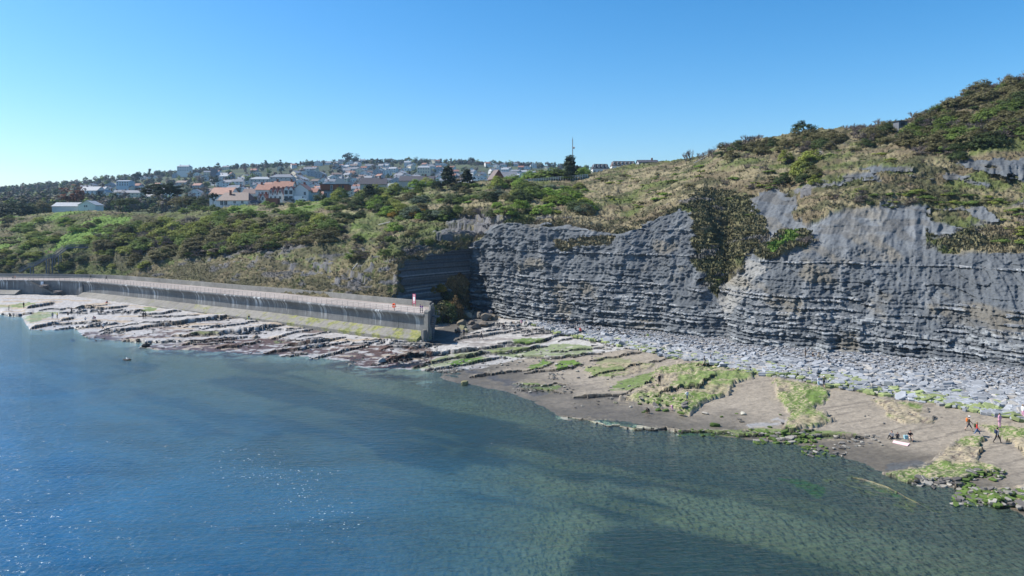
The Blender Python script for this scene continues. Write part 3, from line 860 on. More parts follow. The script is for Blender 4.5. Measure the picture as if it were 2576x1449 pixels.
rq = rock[:-1, :-1] & rock[1:, 1:]
m_cliff = surf_mat('blue_lias_cliff', .92, attr=True, var=.28, vscale=1.6, bs=2.6, bstr=.8, bdist=.22)
m_grass = surf_mat('rough_grass_slope', .95, attr=True, var=.30, vscale=1.8, bs=3.2, bstr=.9, bdist=.22)
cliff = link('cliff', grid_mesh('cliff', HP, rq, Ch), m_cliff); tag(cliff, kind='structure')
hill = link('hillside', grid_mesh('hillside', HP, ~rq, Ch), m_grass); tag(hill, kind='structure')

# look-up of surface points by picture position
_fp = HP[(TTg > 1.0) & (TTg <= 5.9)]
_fpx = CX + F * _fp[:, 0] / _fp[:, 1]; _fpy = HY + F * (H - _fp[:, 2]) / _fp[:, 1]
_cell = {}
_o = np.argsort(-_fp[:, 1])
for kx, ky, i in zip((_fpx[_o] // 6).astype(int).tolist(), (_fpy[_o] // 6).astype(int).tolist(), _o.tolist()):
    _cell[(kx, ky)] = i                   # nearest point wins
def hill_at(px, py):
    kx, ky = int(px // 6), int(py // 6)
    for r in range(0, 9):
        for dy in range(-r, r + 1):
            for dx in ((-r, r) if abs(dy) != r else range(-r, r + 1)):
                i = _cell.get((kx + dx, ky + dy))
                if i is not None:
                    return Vector(_fp[i].tolist())
    return None

# ------------------------------------------------------------------ far hill with the town
TV = {-500: [(545, 440), (520, 620), (505, 900), (498, 1250)], 0: [(545, 440), (515, 620), (492, 900), (478, 1250)], 200: [(545, 440), (508, 620), (478, 900), (460, 1250)],
      400: [(545, 440), (505, 620), (465, 900), (440, 1280)], 600: [(545, 440), (502, 600), (450, 920), (420, 1300)], 900: [(545, 440), (500, 600), (445, 920), (407, 1320)],
      1200: [(545, 440), (498, 600), (445, 920), (410, 1320)], 1360: [(545, 440), (498, 600), (450, 920), (417, 1300)], 1500: [(545, 440), (498, 600), (455, 920), (428, 1300)],
      1800: [(545, 440), (498, 600), (470, 920), (450, 1300)], 3000: [(545, 440), (520, 600), (510, 920), (500, 1300)]}
tx = np.array(sorted(TV), float)
tc = np.arange(-500, 3001, 20.0)
tD = np.array([np.interp(tc, tx, [TV[int(x)][k][1] for x in tx]) for k in range(4)])
tZ = np.array([np.interp(tc, tx, [H - (TV[int(x)][k][0] - HY) / F * TV[int(x)][k][1] for x in tx]) for k in range(4)])
tD = np.vstack([tD[0] - 60, tD, tD[3] + 350]); tZ = np.vstack([tZ[0] * 0 + 12, tZ, tZ[3] - 12])
tt = np.concatenate([k + np.arange(12) / 12 for k in range(5)] + [[5]])
k0 = np.minimum(tt.astype(int), 4); f0 = tt - k0
TD = tD[k0] * (1 - f0[:, None]) + tD[k0 + 1] * f0[:, None]; TZ = tZ[k0] * (1 - f0[:, None]) + tZ[k0 + 1] * f0[:, None]
TX = (tc[None, :] - CX) / F * TD
TZ = TZ + (fbm(TX / 90, TD / 90, 70, 3) - .5) * 7 * np.clip(tt[:, None], 0, 1)
Ct = np.ones((*TX.shape, 3)) * np.array((.045, .055, .025)); Ct = col_mix(Ct, (.075, .09, .035), sstep(.5, .6, fbm(TX / 40, TD / 60, 72, 3)))
th = link('town_hill', grid_mesh('town_hill', np.stack([TX, TD, TZ], -1), None, Ct, True), m_grass); tag(th, kind='structure')
def town_at(px, py):
    """ground point of the far hill at (px, py)"""
    i = int(np.clip(round((px + 500) / 20), 0, len(tc) - 1))
    yy = HY + (H - TZ[:, i]) * F / TD[:, i]
    ok = [k for k in range(12, 48)]
    best = min(ok, key=lambda k: abs(yy[k] - py))
    D = TD[best, i]
    return Vector(((px - CX) / F * D, D, TZ[best, i]))
# ------------------------------------------------------------------ limestone blocks standing out of the cliff
m_lime = surf_mat('pale_limestone', .9, objcol=True, var=.2, vscale=1.5, bs=5, bstr=.4, bdist=.04, objrand=.15)
m_lime_s = surf_mat('pale_limestone_mass', .9, attr=True, var=.2, vscale=1.5, bs=5, bstr=.4, bdist=.04)

def slab_geo(rr, n=7, flat=.32):
    """irregular flat stone, unit size"""
    a0 = rr.random() * 6.28
    ang = sorted(a0 + 2 * math.pi * (i + rr.uniform(-.3, .3)) / n for i in range(n))
    rad = [rr.uniform(.36, .56) for _ in range(n)]
    ex = rr.uniform(1.0, 1.35)
    vs = []
    for z, k in ((-flat / 2, .96), (flat * .36, 1.0), (flat / 2, .9)):
        for a, r in zip(ang, rad):
            vs.append((math.cos(a) * r * k * ex, math.sin(a) * r * k / ex, z + rr.uniform(-.015, .015)))
    fs = [tuple(range(n - 1, -1, -1)), tuple(range(2 * n, 3 * n))]
    for l in (0, 1):
        fs += [(l * n + i, l * n + (i + 1) % n, (l + 1) * n + (i + 1) % n, (l + 1) * n + i) for i in range(n)]
    return vs, fs

def block_geo(rr):
    vs = []
    for z in (-.5, .5):
        for x, y in ((-.5, -.5), (.5, -.5), (.5, .5), (-.5, .5)):
            vs.append((x + rr.uniform(-.09, .09), y + rr.uniform(-.09, .09), z + rr.uniform(-.08, .08)))
    return vs, [(0, 3, 2, 1), (4, 5, 6, 7), (0, 1, 5, 4), (1, 2, 6, 5), (2, 3, 7, 6), (3, 0, 4, 7)]

blocks = []
for v in range(6):
    vs, fs = block_geo(R); me = bpy.data.meshes.new('limestone_block'); me.from_pydata(vs, [], fs); me.materials.append(m_lime); blocks.append((me, vs, fs))
sel = (TTg > 1.02) & (TTg < 2.0) & rock & hard & (HZ < 23) & (HZ > 3) & (dark < .1) & (lamp > .50) & (HPX > 1180) & (HPX < 2640)
ii = np.where(sel.ravel())[0]
pick = rng.choice(ii, 9000, replace=False)
pts_ = HP.reshape(-1, 3)[pick]; cbv = cb.ravel()[pick]
seen = set(); blk = []
for p, c in zip(pts_, cbv):
    s_ = p[0] * .83 - p[1] * .56
    key = (round(s_ / 1.25), round(p[2] / .46))
    if key in seen: continue
    seen.add(key); blk.append((p, c))
blk.sort(key=lambda t: t[0][1])
def block_xf(p, k):
    L = .35 + .8 * R.random() ** 1.5; W = .5; T = .16 + .16 * R.random()
    return Matrix.Translation((p[0] + .09, p[1] + .14, p[2])) @ Matrix.Rotation(math.radians(-34 + R.uniform(-12, 12)), 4, 'Z') @ Matrix.Diagonal((L, W, T, 1))
sv, sf, scol = [], [], []
for i, (p, c) in enumerate(blk[:1500]):
    M = block_xf(p, i); me, vs, fs = blocks[i % 6]
    col = [x * (.45 + .6 * c) for x in (.26, .265, .27)]
    if i < 290:
        o = link('limestone_block', me, None, cliff); o.matrix_local = M; o.color = (*col, 1)
    else:
        n = len(sv)
        sv += [tuple(M @ Vector(q)) for q in vs]; sf += [tuple(n + j for j in f) for f in fs]; scol += [col] * len(vs)
me = raw_mesh('limestone_rubble', sv, np.array(sf), np.array(scol))
tag(link('limestone_blocks', me, m_lime_s, cliff), kind='stuff')

# ------------------------------------------------------------------ slab beach under the cliff
SLABZ = [(1330, 808), (1420, 810), (1500, 822), (1640, 832), (1720, 836), (1800, 840), (1880, 858), (2000, 866), (2100, 874), (2200, 882), (2300, 890), (2440, 908), (2576, 928), (2800, 970),
         (2800, 1110), (2640, 1075), (2576, 1062), (2500, 1052), (2400, 1030), (2330, 1012), (2200, 1000), (2150, 985), (2080, 972), (1980, 950), (1900, 942), (1830, 925), (1760, 912), (1700, 905), (1640, 888), (1560, 872), (1480, 855), (1400, 838)]
cand = []
tries = 0
while len(cand) < 8200 and tries < 60000:
    tries += 1
    px = R.uniform(1330, 2800); 
    lo, hi = np.interp(px, [1330, 1500, 1880, 2300, 2576, 2800], [804, 820, 852, 888, 926, 968]), np.interp(px, [1330, 1400, 1560, 1700, 1900, 2150, 2330, 2576, 2800], [815, 838, 872, 905, 942, 986, 1013, 1064, 1110])
    D0, D1 = H * F / (hi - HY), H * F / (lo - HY)
    Dr = R.uniform(D0, D1); py = HY + H * F / Dr
    if not inpoly(np.array([px]), np.array([py]), SLABZ)[0] and R.random() < .93: continue
    cand.append((px, py, (hi - py) / (hi - lo + .01)))
cx = np.array([c[0] for c in cand]); cy = np.array([c[1] for c in cand])
z_ = np.full(len(cand), 1.5)
for _ in range(6):
    D_ = (H - z_) * F / (cy - HY); z_ = .5 * z_ + .5 * ground(cx, D_, False)
D_ = (H - z_) * F / (cy - HY)
stones = []
for (px, py, t), z, D in zip(cand, z_, D_):
    big = R.random()
    s = 1.22 * (.33 + .5 * R.random() + (1.0 * R.random() ** 2.5 if t < .55 else 0)) * (1.1 if t < .3 else .92)
    if big > .985 and t < .6: s *= 1.5
    s *= .52 + .45 * sstep(1.0, .5, t)
    stones.append([s, (px - CX) / F * D, D, z, t])
slabs = []
for v in range(12):
    vs, fs = slab_geo(R, R.choice([5, 6, 6, 7]), R.uniform(.2, .32))
    me = bpy.data.meshes.new('limestone_slab'); me.from_pydata(vs, [], fs); me.materials.append(m_lime); slabs.append((me, vs, fs))
stones.sort(key=lambda s: -s[0] / s[2])
sv, slp, slt, scol = [], [], [], []
def slab_col(t, x):
    k = R.uniform(.8, 1.3)
    c = (.25, .26, .272) if R.random() < .75 else ((.33, .31, .28) if R.random() < .6 else (.24, .25, .26))
    if t < .16 and R.random() < .42: c = (.20, .235, .10)
    elif t < .4 and R.random() < .08: c = (.22, .25, .12)
    return [q * k for q in c]
def slab_matrix(s, x, y, z, t):
    tilt = R.gauss(0, .16)
    return Matrix.Translation((x, y, z + .06 + R.random() * .16)) @ Matrix.Rotation(R.uniform(0, 6.28), 4, 'Z') @ Matrix.Rotation(tilt, 4, 'X') @ Matrix.Rotation(R.gauss(0, .16), 4, 'Y') @ Matrix.Diagonal((s * 1.15, s, s * R.uniform(.75, 1.1), 1))
for i, (s, x, y, z, t) in enumerate(stones):
    M = slab_matrix(s, x, y, z, t); me, vs, fs = slabs[R.randrange(12)]
    col = slab_col(t, x)
    if i < 295:
        o = link('limestone_slab', me); o.matrix_world = M; o.color = (*col, 1)
        green = col[1] > col[2] * 1.5
        if green: tag(o, 'large flat limestone slab with a green algae film at the seaward edge of the slab beach', 'rock slab', 'algae-stained slabs along the sand edge')
        elif col[0] > col[2]: tag(o, 'large flat buff limestone slab lying loose among the grey slabs under the cliff', 'rock slab', 'buff slabs of the slab beach')
        else: tag(o, 'large flat blue-grey limestone slab lying loose on the slab beach under the cliff', 'rock slab', 'loose grey slabs on the beach under the cliff')
    else:
        n = len(sv)
        sv += [tuple(M @ Vector(q)) for q in vs]; scol += [col] * len(vs)
        for f in fs: slp.append(tuple(n + j for j in f))
def poly_mesh(name, V, FS, col=None):
    me = bpy.data.meshes.new(name)
    me.from_pydata(V, [], FS)
    if col is not None:
        a = me.color_attributes.new('Col', 'FLOAT_COLOR', 'POINT')
        c = np.ones((len(V), 4), np.float32); c[:, :3] = np.array(col); a.data.foreach_set('color', c.ravel())
    me.update(); return me
tag(link('limestone_shingle', poly_mesh('limestone_shingle', sv, slp, scol), m_lime_s), kind='stuff')

# scattered small stones on the sand and by the ribs
sv, slp, scol = [], [], []
ST = [((1290, 965), (1440, 990), 60, .35), ((1080, 930), (1160, 940), 50, .35), ((1440, 945), (1700, 1030), 60, .35), ((1380, 940), (1420, 955), 60, .3), ((2020, 1120), (2130, 1150), 70, .4), ((2100, 1095), (2220, 1125), 50, .4), ((1620, 1000), (1740, 1040), 26, .6),
      ((1900, 1085), (2060, 1118), 110, .6), ((2290, 1204), (2450, 1228), 60, .6), ((2400, 1228), (2600, 1275), 190, .6), ((2440, 1180), (2530, 1210), 50, .5), ((1700, 1080), (1900, 1100), 50, .3), ((1800, 1040), (2000, 1090), 10, .4),
      ((100, 800), (700, 880), 260, .5), ((700, 850), (1080, 925), 200, .5), ((1050, 870), (1500, 935), 240, .45), ((1490, 840), (1640, 888), 120, .7), ((2040, 990), (2400, 1070), 30, .3)]
def gz_many(px, py):
    z = np.full(len(px), .5)
    for _ in range(7):
        D = (H - z) * F / (py - HY); z = .5 * z + .5 * ground(px, D, False)
    D = (H - z) * F / (py - HY)
    return np.stack([(px - CX) / F * D, D, z], 1)
for (x0, y0), (x1, y1), n_, sz in ST:
    pxa = np.array([R.uniform(x0, x1) for _ in range(n_)]); pya = np.array([R.uniform(y0, y1) for _ in range(n_)])
    for px, p in zip(pxa, gz_many(pxa, pya)):
        if p[2] < -.12: continue
        s = sz * R.uniform(.5, 1.6); _, vs, fs = slabs[R.randrange(12)]
        M = slab_matrix(s, p[0], p[1], p[2] - .08, 0)
        k = R.uniform(.6, 1.1)
        c = (.09, .14, .03) if (px > 1600 and px < 2100 and R.random() < .6) or (px > 2400 and R.random() < .5) else ((.30, .28, .24) if R.random() < .5 else (.13, .12, .11))
        n = len(sv); sv += [tuple(M @ Vector(q)) for q in vs]; scol += [[q * k for q in c]] * len(vs)
        for f in fs: slp.append(tuple(n + j for j in f))
tag(link('shore_stones', poly_mesh('shore_stones', sv, slp, scol), m_lime_s), kind='stuff')

# single boulders one can pick out
def rock_mesh(name, seed, mat, sub=2, rough=.35):
    rr = random.Random(seed)
    bm = bmesh_new(); import bmesh
    bmesh.ops.create_icosphere(bm, subdivisions=sub, radius=.5)
    for _ in range(7):                # chop flat facets
        n = Vector((rr.gauss(0, 1), rr.gauss(0, 1), rr.gauss(0, 1))).normalized(); d = rr.uniform(.22, .36)
        for v in bm.verts:
            k = v.co.dot(n)
            if k > d: v.co -= n * (k - d)
    for v in bm.verts: v.co *= 1 + rr.uniform(-.03, .03)
    me = bpy.data.meshes.new(name); bm.to_mesh(me); bm.free(); me.materials.append(mat); return me
import bmesh
def bmesh_new(): return bmesh.new()
m_boulder = surf_mat('weathered_boulder', .9, objcol=True, var=.35, vscale=2.0, bs=5, bstr=.7, bdist=.06, objrand=.12)
bmeshes = [rock_mesh('boulder', s, m_boulder) for s in range(6)]
BOUL = [(1148, 803, 1.9, 'large angular tan boulder, leftmost on the crest of the rock pile by the wall', .30, .25, .19),
        (1162, 818, 1.7, 'tan boulder halfway down the rock pile beside the sea wall steps', .33, .28, .2),
        (1178, 802, 2.1, 'broad flat-topped tan boulder high on the rock pile right of the wall steps', .36, .31, .23),
        (1165, 829, 1.5, 'low boulder with yellow lichen near the foot of the rock pile', .34, .33, .2),
        (1150, 836, 1.4, 'small dark boulder at the seaward foot of the rock pile', .22, .2, .17),
        (1186, 816, 1.6, 'squat brown boulder in the middle of the rock pile', .2, .17, .14),
        (1196, 828, 1.8, 'boulder in deep shade at the right foot of the rock pile', .18, .16, .14),
        (1205, 800, 2.2, 'big tilted boulder at the back of the rock pile under the cliff corner', .27, .24, .2),
        (1222, 806, 2.3, 'blocky dark boulder near the right end of the rock pile', .24, .21, .17),
        (1240, 804, 2.0, 'rounded brown boulder closing the right end of the rock pile', .26, .22, .17),
        (1216, 822, 1.7, 'brown boulder low on the right side of the rock pile', .24, .2, .16),
        (1136, 812, 1.5, 'grey boulder wedged between the sea wall and the rock pile', .22, .21, .2),
        (1230, 793, 1.9, 'grey boulder fallen against the cliff foot behind the rock pile', .24, .23, .23),
        (1185, 792, 1.8, 'upright brown boulder topmost on the rock pile', .24, .2, .15),
        (1172, 836, 1.1, 'small yellowish stone lying in front of the rock pile', .36, .34, .22),
        (1660, 1010, 1.1, 'dark green weedy boulder on the pale weed flat behind the bending child', .05, .08, .02),
        (1655, 1033, .9, 'green boulder in the small cluster between the two crouching children', .06, .10, .02),
        (1674, 1034, 1.0, 'low green boulder right beside the child in pink', .06, .10, .02),
        (1610, 1017, .7, 'small green boulder alone left of the weedy boulder cluster', .06, .09, .02),
        (1798, 1072, 1.3, 'squarish green boulder standing alone on wet sand by the tide rib', .06, .10, .02),
        (1870, 1043, .9, 'pale stone alone in the middle of the bare sand', .36, .34, .28),
        (1773, 1041, .8, 'pale stone on the sand just right of the weedy flat', .34, .31, .26),
        (1866, 1062, .6, 'dark stone near the grey rock patch on the sand', .13, .12, .1),
        (1548, 1014, .7, 'small grey-green stone in shallow wet sand left of the children', .12, .12, .08),
        (1587, 1025, .6, 'small pale stone at the edge of the wet sand', .3, .28, .24),
        (1170, 968, 1.3, 'yellowish rock breaking the shallow water off the rock platform', .22, .2, .1),
        (1076, 934, .8, 'small dark rock at the water edge under the long ledges', .1, .09, .08),
        (182, 859, 1.3, 'dark round rock at the waterline off the pale point', .03, .03, .03),
        (366, 873, 1.4, 'dark rock awash off the left rock platform', .03, .028, .026),
        (642, 851, 1.9, 'rounded brown boulder resting on the left rock platform', .24, .2, .16),
        (960, 912, 1.6, 'grey boulder among weed on the platform below the sea wall end', .24, .23, .22)]
for i, (px, py, s, lab, r_, g_, b_) in enumerate(BOUL):
    p = gz(px, py)
    o = link('boulder', bmeshes[i % 6]); o.color = (r_, g_, b_, 1)
    up = 0
    if 1130 < px < 1250 and py < 840: s *= 1.35; o.color = (r_ * .6, g_ * .6, b_ * .6, 1)  # pile boulders: shade of the cliff put into their colour
    if px > 1130 and px < 1250 and py < 840: up = .3
    flat = .55 if (px > 1500 and px < 1700) or px > 1700 else .8
    o.location = (p.x, p.y, p.z + s * flat * .22 + up * .2); o.scale = (s * R.uniform(1, 1.3), s, s * flat); o.rotation_euler = (R.uniform(-.2, .2), R.uniform(-.2, .2), R.uniform(0, 6))
    tag(o, lab, 'boulder', 'rock pile beside the sea wall end' if up else None)

# ------------------------------------------------------------------ sea wall and promenade
WP = [(-330, 699), (-120, 702.5), (0, 704), (100, 705), (202, 707), (317, 716.5), (450, 729), (555, 739), (644, 746.5), (705, 753), (830, 765.5), (930, 775.5), (1066, 789)]
WP = [(-330, 699), (-120, 702.5), (0, 704), (100, 705), (202, 707), (317, 716.5), (450, 729), (555, 739), (644, 747), (705, 753), (830, 766.5), (930, 777), (1066, 790)]
ZD = 6.6
wpts = np.array([at_z(x, y, ZD)[:2] for x, y in WP])
# Catmull-Rom through the points, then resample by arc length
def crom(P, n=24):
    P = np.vstack([2 * P[0] - P[1], P, 2 * P[-1] - P[-2]]); out = []
    for i in range(1, len(P) - 2):
        t = np.linspace(0, 1, n, endpoint=False)[:, None]
        a, b_, c_, d = P[i - 1], P[i], P[i + 1], P[i + 2]
        out.append(.5 * ((2 * b_) + (c_ - a) * t + (2 * a - 5 * b_ + 4 * c_ - d) * t ** 2 + (-a + 3 * b_ - 3 * c_ + d) * t ** 3))
    return np.vstack(out + [P[-2][None]])
wcl = crom(wpts)
wl = np.concatenate([[0], np.cumsum(np.linalg.norm(np.diff(wcl, axis=0), axis=1))])
WLEN = wl[-1]
def wpos(s, off=0.0):
    """plan point of the wall at length s, off metres seaward"""
    x = np.interp(s, wl, wcl[:, 0]); y = np.interp(s, wl, wcl[:, 1])
    e = .8
    dx = np.interp(s + e, wl, wcl[:, 0]) - np.interp(s - e, wl, wcl[:, 0]); dy = np.interp(s + e, wl, wcl[:, 1]) - np.interp(s - e, wl, wcl[:, 1])
    l = math.hypot(dx, dy); dx /= l; dy /= l
    return x + dy * off, y - dx * off, dx, dy
def s_at_px(px):
    pxs = CX + F * wcl[:, 0] / wcl[:, 1]
    return float(np.interp(px, pxs, wl))
def wall_loft(s0, s1, prof, n=6):
    V = []; Fc = []
    k = len(prof)
    for i in range(n + 1):
        s = s0 + (s1 - s0) * i / n
        for off, z in prof:
            x, y, _, _ = wpos(s, off); V.append((x, y, z))
    for i in range(n):
        for j in range(k - 1):
            Fc.append((i * k + j, i * k + j + 1, (i + 1) * k + j + 1, (i + 1) * k + j))
    Fc.append(tuple(range(k - 1, -1, -1))); Fc.append(tuple(n * k + j for j in range(k)))
    return V, Fc
def uvmesh(name, V, Fc, s0, s1, prof, n):
    me = bpy.data.meshes.new(name); me.from_pydata(V, [], Fc)
    uv = me.uv_layers.new(name='UVMap')
    k = len(prof); L = np.concatenate([[0], np.cumsum([math.dist(prof[i], prof[i + 1]) for i in range(k - 1)])])
    for lp in me.loops:
        i, j = divmod(lp.vertex_index, k)
        uv.data[lp.index].uv = (s0 + (s1 - s0) * i / n, L[j])
    me.update(); return me

def concrete(name, base, streak=0.0, algae=0.0, top=False):
    m, nt, b = new_mat(name)
    Pn = geo_pos(nt)
    c = mixc(nt, base, ramp(nt, ntex(nt, Pn, .9, 6, .7), [(.25, .72), (.75, 1.22)]), 1.0, 'MULTIPLY')
    c = mixc(nt, c, ramp(nt, ntex(nt, Pn, .12, 4, .6), [(.3, .75), (.7, 1.2)]), 1.0, 'MULTIPLY')
    uvn = nn(nt, 'ShaderNodeUVMap', uv_map='UVMap').outputs[0]
    sp = nn(nt, 'ShaderNodeSeparateXYZ'); nt.links.new(uvn, sp.inputs[0])
    if streak:
        wob = mapping(nt, uvn, (1.15, .10, 1))
        s1 = ramp(nt, ntex(nt, wob, 1.0, 3, .6, dist=.4), [(.52, 0.0), (.58, 1.0)])
        grp = ramp(nt, ntex(nt, mapping(nt, uvn, (.22, .15, 1)), 1.0, 2, .5), [(.42, .0), (.62, 1.0)])
        fade = ramp(nt, sp.outputs[1], [(0.02, 0.0), (.08, 1.0), (.45, .9), (.95, .1)])
        sp2 = nn(nt, 'ShaderNodeMath', operation='MULTIPLY'); sp2.inputs[1].default_value = .2
        nt.links.new(sp.outputs[1], sp2.inputs[0]); nt.links.new(sp2.outputs[0], fade.node.inputs[0])
        f1 = mixc(nt, s1, grp, 1.0, 'MULTIPLY'); f1 = mixc(nt, f1, fade, 1.0, 'MULTIPLY'); f1 = mixc(nt, f1, streak, 1.0, 'MULTIPLY')
        c = mixc(nt, c, (.60, .61, .60), f1)
        dk = ramp(nt, ntex(nt, mapping(nt, uvn, (1.6, .1, 1), (0, 0, .3)), 1.0, 3, .6), [(.5, 0.0), (.66, .6)])
        c = mixc(nt, c, (.10, .10, .095), dk)
    if algae:
        pos = nn(nt, 'ShaderNodeSeparateXYZ'); nt.links.new(Pn, pos.inputs[0])
        mr = nn(nt, 'ShaderNodeMapRange'); nt.links.new(pos.outputs[0], mr.inputs[0])
        mr.inputs[1].default_value = -118; mr.inputs[2].default_value = -30; mr.inputs[3].default_value = -.12; mr.inputs[4].default_value = .045
        ad = nn(nt, 'ShaderNodeMath', operation='ADD'); nt.links.new(ntex(nt, mapping(nt, Pn, (1, 1, 1.5)), .35, 5, .65), ad.inputs[0]); nt.links.new(mr.outputs[0], ad.inputs[1])
        f = ramp(nt, ad.outputs[0], [(.50, 0.0), (.62, .85)])
        c = mixc(nt, c, mixc(nt, (.10, .12, .025), (.24, .24, .06), ramp(nt, ntex(nt, Pn, 1.2, 4, .6), [(.4, 0.0), (.6, 1.0)])), f)
        dk = ramp(nt, ntex(nt, mapping(nt, Pn, (1, 1, 2)), .9, 5, .7), [(.60, 0.0), (.66, .8)])
        low = nn(nt, 'ShaderNodeMapRange'); nt.links.new(pos.outputs[2], low.inputs[0]); low.inputs[1].default_value = 2.4; low.inputs[2].default_value = 1.5
        c = mixc(nt, c, (.05, .05, .035), mixc(nt, dk, low.outputs[0], 1.0, 'MULTIPLY'))
    nt.links.new(c, b.inputs['Base Color'])
    b.inputs['Roughness'].default_value = .85; b.inputs['Specular IOR Level'].default_value = .3
    bump(nt, b, ntex(nt, Pn, 5, 5, .6), .25, .03)
    return m
m_wall = concrete('stained_wall_concrete', (.15, .15, .148), streak=.95)
m_apron = concrete('apron_concrete', (.20, .19, .17), algae=1)
m_deck = concrete('promenade_concrete', (.29, .25, .225))
m_para = concrete('parapet_concrete', (.24, .23, .205))
m_steel = plain('galvanised_steel', (.20, .20, .20), .5, .4)
m_darksteel = plain('weathered_grey_timber', (.13, .14, .16), .7)

wc_end = float(wcl[-1][0]) - .1
sw = thing('sea_wall', 'long curved grey concrete sea wall with overhanging lip, white streaks and a sloping algae-stained apron', 'sea wall', (0, 0, 0))
S_A = s_at_px(205)                       # the curved wall with apron starts here
wave = [(-.9, 6.56), (-.30, 6.60), (-.0, 6.58), (.04, 6.35), (-.02, 6.15), (-.30, 5.95), (-.55, 5.6), (-.72, 5.1), (-.78, 4.6), (-.78, 4.0), (-.74, 3.5), (-.70, 3.0), (-2.6, 3.0)]
plainp = [(-.9, 6.56), (-.0, 6.6), (.05, 6.25), (-.25, 6.15), (-.35, 3.0), (-.45, .5), (-2.6, .5)]
# panels of the curved wall, joints where the photograph has them
step = 7.4
n_p = int((WLEN - S_A) / step); step = (WLEN - S_A) / n_p
for i in range(n_p):
    s0, s1 = S_A + i * step + .04, S_A + (i + 1) * step - .04
    V, Fc = wall_loft(s0, s1, wave)
    link('wall_panel', uvmesh('wall_panel', V, Fc, s0, s1, wave, 6), m_wall, sw)
    ap = [(-2.5, 2.98), (-.78, 3.02), (-.55, 3.0), (2.0, 1.72), (2.12, 1.6), (2.14, .1), (-2.5, .1)]
    V, Fc = wall_loft(s0, s1, ap, 3)
    link('apron_slab', uvmesh('apron_slab', V, Fc, s0, s1, ap, 3), m_apron, sw)
nq = 9; st_ = S_A / nq
for i in range(nq):
    s0, s1 = i * st_ + .03, (i + 1) * st_ - .03
    V, Fc = wall_loft(s0, s1, plainp, 4)
    link('wall_panel', uvmesh('wall_panel', V, Fc, s0, s1, plainp, 4), m_wall, sw)
sE = s_at_px(52)
ap = [(-2.5, 3.6), (-.3, 3.6), (2.6, 2.2), (2.7, .1), (-2.5, .1)]
for i in range(4):
    s0, s1 = sE - 8 * (i + 1) + .04, sE - 8 * i - .04
    V, Fc = wall_loft(s0, s1, ap, 3); link('apron_slab', uvmesh('apron_slab', V, Fc, s0, s1, ap, 3), m_apron, sw)
dk = [(-11.2, 2.5), (-11.2, 6.55), (-.85, 6.55), (-.85, 5.9), (-2.4, 5.0), (-2.4, .2)]
V, Fc = wall_loft(0, WLEN, dk[::1], 110); V = [(min(x_, wc_end + .02 * max(0, y_ - 150)), y_, z_) for x_, y_, z_ in V]; link('deck', uvmesh('deck', V, Fc, 0, WLEN, dk, 110), m_deck, sw)
pa = [(-10.9, 6.5), (-10.9, 7.85), (-10.45, 7.85), (-10.45, 6.5)]
n_b = 36; stb = (WLEN - .2) / n_b
for i in range(n_b):
    s0, s1 = i * stb + .02, (i + 1) * stb - .02
    V, Fc = wall_loft(s0, s1, pa[::-1], 3); V = [(min(x_, wc_end + .3), y_, z_) for x_, y_, z_ in V]; link('parapet_panel', uvmesh('parapet_panel', V, Fc, s0, s1, pa, 3), m_para, sw)
# end of the wall: pier, return wall
xe, ye, dxe, dye = wpos(WLEN, 0)
def wl_pt(u, o, z):       # u metres past the end along the wall, o metres seaward
    if o < 0: return (xe + dxe * u + .03 * -o, ye + dye * u - o * 1.15, z)
    return (xe + dxe * u + dye * o, ye + dye * u - dxe * o, z)
def wbox(mb, u0, u1, o0, o1, z0, z1, tap=0):
    vs = [wl_pt(u0, o0, z0), wl_pt(u1 + tap, o0, z0), wl_pt(u1 + tap, o1 + tap * 2, z0), wl_pt(u0, o1 + tap * 2, z0), wl_pt(u0, o0, z1), wl_pt(u1, o0, z1), wl_pt(u1, o1, z1), wl_pt(u0, o1, z1)]
    mb.add(vs, [(0, 1, 2, 3), (7, 6, 5, 4), (0, 4, 5, 1), (1, 5, 6, 2), (2, 6, 7, 3), (3, 7, 4, 0)])
m_pier = concrete('pier_concrete', (.17, .165, .15))
def wpart(name, mat, boxes, parent=None):
    mb = MB()
    for b_ in boxes: wbox(mb, *b_)
    return mb.build(name, mat, parent or sw)
wpart('end_pier', m_pier, [(.02, 1.1, -2.9, -.1, .1, 6.9), (.02, .7, -.1, .9, .1, 3.4)])
wpart('end_pier_cap', m_pier, [(.0, 1.2, -3.0, .0, 6.903, 7.12)])
wpart('return_wall', m_wall, [(.02, .6, -12.0, -2.905, .1, 6.5)])
wpart('return_parapet', m_para, [(.05, .5, -11.0, -6.4, 6.503, 7.5)])
wpart('stair_landing', m_pier, [(.62, 2.6, -9.3, -7.6, 4.9, 5.1)])
mb = MB()
for i in range(11):      # steel ladder stair going down towards the sea side
    u0 = 1.2; o = -7.4 + i * .42; z = 4.7 - i * .38
    wbox(mb, .7, 1.9, o, o + .3, z, z + .06)
for u in (.72, 1.88):
    mb.bar(wl_pt(u, -7.5, 4.9), wl_pt(u, -2.9, .7), .09, .22)
    mb.bar(wl_pt(u, -7.5, 5.9), wl_pt(u, -2.9, 1.7), .05, .05)
    for i in range(5): 
        o = -7.5 + i * 1.15; z = 4.9 - i * 1.05; mb.bar(wl_pt(u, o, z), wl_pt(u, o, z + 1.0), .05, .05)
mb.build('steel_steps', m_steel, sw)
mb = MB()
for u, o in ((.7, -9.2), (2.5, -9.2), (2.5, -7.7), (1.6, -9.2)):
    mb.bar(wl_pt(u, o, 5.1), wl_pt(u, o, 6.2), .05, .05)
for z in (5.65, 6.2):
    mb.bar(wl_pt(.7, -9.2, z), wl_pt(2.5, -9.2, z), .05, .05); mb.bar(wl_pt(2.5, -9.2, z), wl_pt(2.5, -7.7, z), .05, .05)
mb.build('landing_rail', m_steel, sw)
mb = MB()
